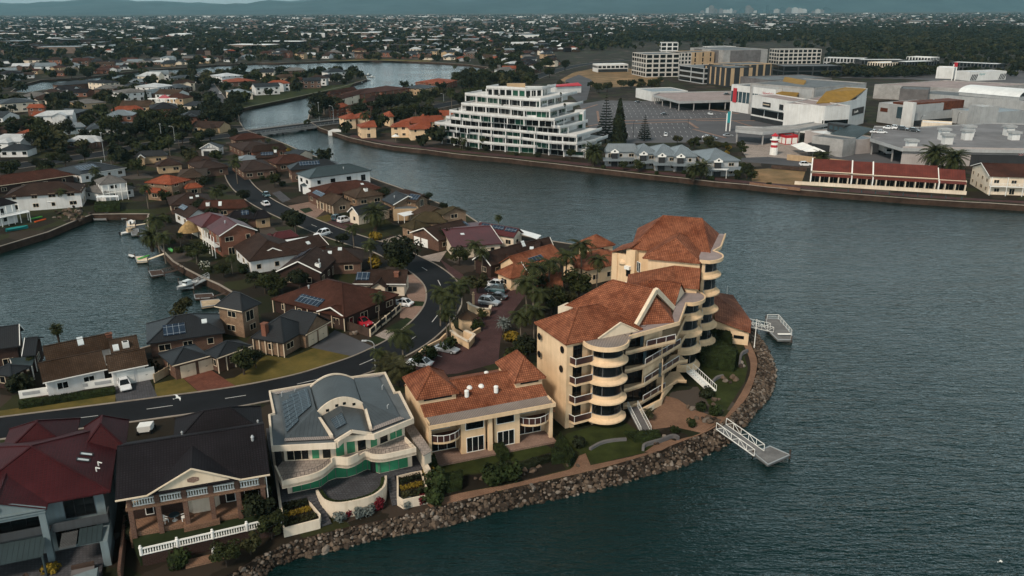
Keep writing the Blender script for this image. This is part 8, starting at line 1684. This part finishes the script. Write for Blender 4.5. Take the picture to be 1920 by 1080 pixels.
# trees and gardens
PL=lambda key,px,h,lab,**k:plant(key,G(*px),h,lab,**k)
for key,px,h,lab in(('norfolk',(1135,268),21,'tallest norfolk pine beside the terrace building'),('cypress',(1160,270),20,'dense dark cypress next to the tall norfolk pine'),('smallpine',(1208,264),11.5,'small open norfolk pine standing alone in the car park'),('date',(704,432),7.5,'big date palm in the round bed by the tan brick house'),('date',(1316,336),7,'bushy date palm on the shore before the grey townhouses'),('date',(1150,300),8,'date palm under the tall pines'),('date',(1112,312),9,'tall date palm at the corner of the terrace building'),('date',(1538,320),8,'date palm behind the restaurant wall'),('date',(1748,325),11,'date palm in front of the ribbed wall, larger of two'),('date',(1784,331),10,'date palm in front of the ribbed wall, lower of two'),('date',(1300,338),6,'lower date palm among the townhouse gardens'),('fan',(114,660),5.5,'round fan palm at the lagoon beside the umber roofs'),('fan',(62,700),3.5,'young palm beside the teal carport'),('queen',(300,472),9.5,'tall shaggy palm at the lagoon bank'),('queen',(312,492),7.5,'shorter palm in front of the shaggy lagoon palm'),('queen',(120,390),6,'golden palm above the rock garden'),('date',(286,470),6,'broad palm leaning over the lagoon wall'),('queen',(445,345),9,'tall palm at the top of the straight road'),('queen',(408,395),7,'palm in front of the brown waterfront roofs'),('queen',(278,392),7.5,'palm beside the terracotta hip roof'),('queen',(663,470),7,'palm on the verge before the gold bush'),('queen',(696,505),7,'palm beside the dark round tree at the bend'),('queen',(712,598),5.5,'palm in the gravel court by the pink driveway'),('broad',(752,512),9,'big dark round tree at the bend of the road'),('broad',(555,440),7,'dark tree beside the maroon cottage'),('olive',(735,500),4,'yellow green bush at the foot of the dark round tree'),('goldbush',(706,500),3.2,'gold leaved bush behind the carport roofs'),('goldbush',(706,450),2.4,'gold bush in the round garden bed'),('broad',(840,462),5,'dark round tree in front of the maroon solar roof'),('mid',(862,498),4.5,'dark hedge like tree by the mauve driveway'),('mid',(458,702),4.6,'rounded dark bush tree before the black hip roof'),('broad',(480,690),3.4,'small dark shrub tree at the lawn corner'),('olive',(345,600),4.5,'feathery olive tree at the lagoon wall'),('darkbush',(40,735),3.2,'dark bush left of the white garden wall'),('darkbush',(278,700),2.4,'dark shrub between garages and timber fence'),('queen',(828,612),8,'palm nearest the bend in the verge row'),('queen',(845,622),7.5,'second palm in the verge row'),('queen',(858,600),8,'palm leaning over the hexagonal gate house'),('queen',(868,590),7.5,'yellowish palm beside the entry pillar'),('queen',(838,640),6.5,'palm standing over the boxed entry wall'),('queen',(712,706),5,'slender young palm beside the street lamp'),('queen',(757,705),8.5,'tall golden palm behind the white sedan'),('goldpalm',(735,712),4.5,'golden cane palm clump at the courtyard corner'),('goldpalm',(722,720),4,'second golden cane palm clump by the road'),('goldpalm',(748,724),4.4,'cane palm clump behind the green glass house'),('mid',(760,722),3.6,'dark tree between green glass house and villa'),('cordyline',(945,625),3.4,'silver leaved spiky palm by the courtyard'),('goldbush',(962,640),2.2,'orange flowering shrub under the silver palm'),('queen',(985,600),9,'palm before the blank apartment wall'),('queen',(1000,575),9.5,'tall palm in the grove behind the apartments'),('queen',(1030,560),9,'palm in the grove beside the orange villas'),('queen',(1062,540),8.5,'palm in the grove under the apartment roof'),('queen',(1088,530),10,'tallest palm of the grove behind the apartments'),('queen',(1120,545),8,'palm at the back corner of the tower'),('queen',(1010,610),7.5,'palm low in the grove near the courtyard'),('queen',(975,650),7,'palm behind the villa turret'),('queen',(1002,650),8,'palm squeezed beside the blank apartment wall'),('mid',(1035,590),6,'leafy tree in the palm grove'),('mid',(1085,560),6.5,'dense tree under the grove palms'),('olive',(1060,585),5,'olive tree in front of the orange villas'),('mid',(965,690),4.5,'leafy tree behind the villa roof'),('broad',(990,680),5,'dark tree against the blank apartment wall'),('mid',(1000,560),5.5,'leafy tree at the courtyard back'),('queen',(905,520),7,'palm at the cream garage villa'),('queen',(890,505),7,'palm by the dark gabled roof'),('olive',(895,550),4.5,'olive tree on the courtyard verge'),('mid',(905,600),2.4,'round clipped shrub behind the gate house'),('hedgebush',(893,618),2.2,'bright round clipped bush at the gate house'),('hedgebush',(838,655),2.6,'clipped bush by the palm verge'),('hedgebush',(806,672),2.4,'bushy shrub at the low courtyard wall'),('hedgebush',(785,685),2.2,'shrub behind the parked white sedan'),('hedgebush',(925,905),3.0,'large round bush beside the boxy clipped hedge'),('hedgebush',(958,900),2.6,'second round bush on the villa slope'),('darkbush',(1085,838),1.6,'low dark bush at the apartment corner'),('goldbush',(808,898),1.8,'yellow bush at the villa corner steps'),('hedgebush',(820,920),3.0,'tall green shrub above the rock bank steps'),('hedgebush',(812,940),2.4,'green shrub at the end of the brick path'),('redbush',(655,968),1.2,'red leaved shrub under the round terrace wall'),('redbush',(710,955),1.6,'bigger red shrub right under the terrace wall'),('redbush',(790,944),1.4,'red shrub below the villa side planter'),('redbush',(800,938),1.2,'red shrub at the foot of the villa side planter'),('greybush',(636,976),1.2,'grey shrub left of the red terrace shrub'),('greybush',(675,968),1.3,'grey shrub between two red terrace shrubs'),('greybush',(695,962),1.2,'grey shrub below the curve of the terrace wall'),('greybush',(765,950),1.2,'grey shrub near the planter curve'),('darkbush',(270,985),3.4,'dark tree in front of the brick house columns'),('broad',(490,985),4.5,'dark tree at the right end of the brick terrace'),('mid',(510,1010),3.6,'green shrub tree beside the balustrade end'),('hedgebush',(335,1062),2.2,'green shrub under the balustrade wall'),('mid',(425,1062),3.0,'dark green shrub tree by the rock bank end'),('olive',(470,1040),2.6,'yellowish shrub at the rock bank end'),('goldbush',(100,1075),1.4,'gold leaved shrub beside the patio'),('darkbush',(245,1010),2.0,'low shrub in the walled strip by the brick house'),('hedgebush',(1315,770),1.6,'round shrub beside the paved court'),('hedgebush',(1340,778),1.8,'green shrub on the slope below the white steps'),('darkbush',(1322,745),1.8,'dark shrub under the white steps'),('hedgebush',(1295,800),1.3,'low shrub in the triangular bed'),('hedgebush',(1265,812),1.2,'low shrub at the point of the triangular bed'),('goldpalm',(1215,788),1.8,'small potted palm at the base wall'),('darkbush',(1372,665),1.6,'shrub beside the pale garden pots'),('queen',(1325,580),4,'small palm behind the tower balcony'),('whitebush',(385,505),2.2,'white flowering bush in the lagoon garden'),('mid',(372,492),5,'leafy tree below the maroon balcony house'),('hedgebush',(455,512),2.4,'green hedge bush beside the white gable'),('mid',(420,520),3.2,'green shrub at the lagoon garden fence'),('broad',(478,540),4,'dark tree behind the black roofed tan brick house'),('pinktree',(307,258),5,'pink flowering tree on the main road verge'),('gum',(596,224),15,'spreading gum tree at the bridge'),('gum',(620,222),13,'second gum tree at the bridge'),('gum',(608,215),12,'dense gum tree behind the bridge lamps'),('small',(577,238),4,'bright green shrub tree at the bridge bank'),('broad',(670,225),9,'dark tree between townhouses and villas'),('broad',(135,150),11,'huge spreading dark tree on the canal bank'),('broad',(165,152),11,'second huge dark tree on the canal bank'),('broad',(360,138),9,'dark round tree at the island street end'),('queen',(265,146),9,'one of two tall palms on the canal bank'),('queen',(275,146),8,'shorter of two palms on the canal bank'),('queen',(853,140),9,'lone palm at the lake shore'),('norfolk',(581,148),14,'small norfolk pine among the island houses'),('date',(450,198),5,'date palm at the start of the curved lawn'),('date',(463,193),5,'date palm midway along the curved lawn')):PL(key,px,h,lab)
nt=random.Random(99)
def hides(p):
 d=Vector((p[0],p[1])).normalized()
 for k in(3,7,12,17):
  if blocked((p[0]+d.x*k,p[1]+d.y*k),.5):return True
 return any(inwater((p[0]+d.x*k,p[1]+d.y*k))for k in((9,22,36,50)if p[1]>420 else(9,22)))
LM=[('the long black solar roof',190,318),('the white columned mansion',308,192),('the bright terracotta island roof',238,205),('the canal bend',150,150),('the far canal',300,130),('the lake shore',700,112),('the island tip',665,148),('the curved lawn',520,178),('the island street',400,165),('the road bridge',560,240),('the main road',150,292),('the townhouse row',700,175),('the cream villas',760,240),('the terrace building',960,260),('the dry mound',1150,145),('the big car park',1250,225),('the grey townhouses',1260,300),('the restaurant',1660,345),('the plaza',1470,275),('the tall pines',1150,250),('the shopping centre',1500,215),('the lagoon head',230,390),('the terracotta hip roof',315,345),('the straight road',480,350),('the tudor cottages',330,300),('the basin houses',760,400),('the lagoon gardens',350,460),('the bend in the road',820,540),('the black roofed house',380,660),('the lake end',920,125),('the red drive in shop',1065,158),('the long white school',980,82),('the white flats',1255,88),('the row houses',1700,112),('the park edge',1600,95),('the rooftop car park',1760,260),('the gum trees',605,215),('the orange villas',1040,500),('the maroon balcony house',425,440),('the white two storey house',620,335),('the far left suburb',80,120),('the middle canal bank',430,118),('the lakeside lawn',600,108)]
def rtree(poly,n,keys,h,pad=3.2,tries=14):
 P=[tuple(G(*p).to_2d())for p in poly];xs,ys=[p[0]for p in P],[p[1]for p in P];k=0
 for _ in range(n*tries):
  if k>=n:break
  p=Vector((nt.uniform(min(xs),max(xs)),nt.uniform(min(ys),max(ys)),0))
  if not inside(p,P)or inwater(p,1.0)or nearroad(p,1.2)or blocked((p.x,p.y),.8)or any(inside(p,q)for q in NOGO if len(q)<40):continue
  if h[1]>6 and hides(p)and nt.random()<.8:continue
  key=nt.choice(keys);hh=nt.uniform(*h)*(.38 if 'bush' in key else 1);o=plant(key,p,max(hh,.9));k+=1
  AUTO.append((o,{'broad':'dark leafy tree','mid':'green leafy tree','olive':'olive green tree','gum':'tall gum tree','small':'small green tree','queen':'feathery palm','fan':'fan palm','date':'date palm','bush':'green bush','darkbush':'dark bush','goldbush':'golden bush','hedgebush':'clipped bush','cypress':'dark cypress'}[key],p))
A_=['broad','broad','mid','olive','bush','darkbush','queen']
rtree([(440,250),(520,264),(700,335),(880,402),(1010,450),(1000,520),(870,480),(740,430),(600,400),(500,355),(440,300)],26,['mid','broad','bush','darkbush','queen','goldbush'],(3,5.5))
rtree([(285,420),(330,350),(440,330),(520,400),(620,450),(760,500),(740,560),(640,520),(520,560),(440,540),(340,490)],30,['mid','broad','bush','darkbush','bush','queen'],(2.6,5))
rtree([(0,330),(100,300),(300,268),(440,250),(440,330),(330,390),(230,380),(100,400),(0,420)],34,['broad','mid','broad','queen','bush'],(4,8))
rtree([(0,296),(120,282),(300,256),(440,240),(440,220),(300,240),(120,262),(0,280)],30,['broad','broad','mid','olive','gum'],(7,11),tries=30)
rtree([(395,215),(450,205),(452,250),(400,250),(350,245)],9,['broad','broad','mid'],(8,11),tries=40)
rtree([(640,225),(740,205),(900,175),(960,165),(900,200),(830,215),(825,262),(700,262),(650,250)],34,['broad','broad','queen','mid','gum'],(6,11),tries=40)
rtree([(830,280),(960,296),(1090,312),(1085,300),(960,286),(835,270)],12,['small','queen','darkbush'],(3.5,6),tries=60)
rtree([(1110,316),(1340,340),(1440,349),(1500,352),(1500,325),(1400,318),(1360,325),(1130,305)],20,['mid','bush','darkbush','hedgebush','broad'],(3,5),tries=40)
rtree([(1250,270),(1480,282),(1520,300),(1400,296),(1250,278)],13,['olive','small','goldbush'],(3.5,5.5),tries=40)
rtree([(1040,158),(1240,152),(1240,172),(1040,178)],20,['broad','mid','olive'],(5,8),tries=40)
rtree([(840,160),(960,135),(1060,120),(1060,140),(980,160),(900,180)],22,['broad','gum','mid'],(8,12),tries=40)
rtree([(0,200),(380,145),(430,200),(430,235),(200,270),(0,296)],52,['broad','broad','mid','olive','cypress'],(5,9),tries=30)
rtree([(420,135),(680,138),(660,155),(520,178),(450,200)],18,['broad','mid','queen'],(5,8),tries=30)
for poly,n in(([(28,752),(220,722),(220,745),(28,775)],0),):pass
REL={}
ORD=['nearest','second','third','fourth','fifth','sixth','seventh','eighth','ninth','tenth','eleventh','twelfth']
for o,desc,p in AUTO:
 x,y=PX((p[0],p[1],0));nm,lx,ly=min(LM,key=lambda l:(l[1]-x)**2+(3*(l[2]-y))**2);dx,dy=x-lx,(y-ly)*3
 rel=('right of' if dx>0 else 'left of')if abs(dx)>abs(dy)else('in front of' if dy>0 else 'behind');REL.setdefault((desc,rel,nm),[]).append(((x-lx)**2+9*(y-ly)**2,o))
for(desc,rel,nm),lst in REL.items():
 lst.sort(key=lambda t:t[0])
 for i,(d,o)in enumerate(lst):
  o['label']=f'{desc} {rel} {nm}' if len(lst)==1 else f'{desc} {rel} {nm}, {ORD[min(i, 11)]} from it'
  t=o['label']
  for cut in('low ','hip ','half gabled ','gable ','two storey '):
   if len(t.split())>16:t=t.replace(cut,'')
  o['label']=t
  o['group']='suburban houses around the waterways' if o['category']=='house' else 'trees and shrubs among the houses'
def woods():
 g=np.random.default_rng(8);base={}
 for key,n in(('broad',150),('olive',150),('far',34)):
  me=PROTO['broad' if key=='far' else key][0][1];v=np.array([q.co[:]for q in me.vertices]).reshape(-1,4,3);idx=g.choice(len(v),n,replace=False);w=v[idx];c=w.mean(1,keepdims=True);k={150:3.0,34:6.5}[n];base[key]=c+(w-c)*k
 V,M_=[],[];n=0;cnt=0
 while cnt<21000:
  yy=255*math.exp(g.uniform(0,3.3));xx=g.uniform(-.68,.68)*yy;cnt+=1;px,py=PX((xx,yy,0));p=(xx,yy)
  if yy<620:
   if not((px<830 and py>97 and py<310)or(px>900 and px<1060 and py<150))or g.random()<.72:continue
   if nearroad(Vector((xx,yy,0)),2):continue
  if yy<1300 and hides(p)and g.random()<.88:continue
  if px>1000 and py>95 and not(px>1545 and py<146):continue
  if px>1180 and py>80 and py<95 and px<1560 and g.random()<.85:continue
  if px>1180 and 98<py<122 and blocked(p,3):continue
  if inwater(p,2)or(yy<1500 and blocked(p,1.5)):continue
  if g.random()>(.95 if(px>1000 and 52<py<100)else.74+.26*math.sin(xx*.004+1)*math.sin(yy*.0025)):continue
  key=('broad' if g.random()<.75 else 'olive')if yy<1100 else 'far';s=g.uniform(.7,1.35)*(1.0 if yy<1100 else 1.15);a=g.uniform(0,6.28);R_=np.array([[math.cos(a),-math.sin(a),0],[math.sin(a),math.cos(a),0],[0,0,1]]);V.append(base[key].reshape(-1,3)@R_.T*s+np.array([xx,yy,-.8]));M_+=[int(g.choice([0,0,1,2]))]*len(base[key])
 for _ in range(2600):
  px,py=g.uniform(1180,1990),g.uniform(50,96);q=G(px,py)
  if px<1560 and py>78 or(px>1700 and py>90 and g.random()<.5):continue
  s=g.uniform(.9,1.6);V.append(base['far'].reshape(-1,3)*s+np.array([q.x,q.y,-.8]));M_+=[int(g.choice([0,0,0,2]))]*len(base['far'])
 for _ in range(340):
  px,py=g.uniform(1560,1760),g.uniform(122,146);q=G(px,py)
  if blocked((q.x,q.y),4):continue
  s=g.uniform(.7,1.1);V.append(base['broad'].reshape(-1,3)*s+np.array([q.x,q.y,-.8]));M_+=[int(g.choice([0,0,2]))]*len(base['broad'])
 V=np.concatenate(V);me=np_mesh('woods',V,np.arange(len(V)).reshape(-1,4),['leaf_dark','leaf_mid','leaf_olive'],M_);o=bpy.data.objects.new('woods',me);COL.objects.link(o);o['kind']='stuff'
woods()
# the air
def haze():
 m=bpy.data.materials.new('haze');m.use_nodes=True;n,l=m.node_tree.nodes,m.node_tree.links
 n.clear();o=n.new('ShaderNodeOutputMaterial');v=n.new('ShaderNodeVolumePrincipled')
 v.inputs['Color'].default_value=(.42,.78,.92,1);v.inputs['Density'].default_value=3.4e-5;v.inputs['Anisotropy'].default_value=0
 l.new(v.outputs[0],o.inputs['Volume']);MATS['haze']=m
 b=MB();b.box(-12500,12500,-700,15500,-6,900);h=b.build('haze','haze');h['kind']='stuff'
haze()
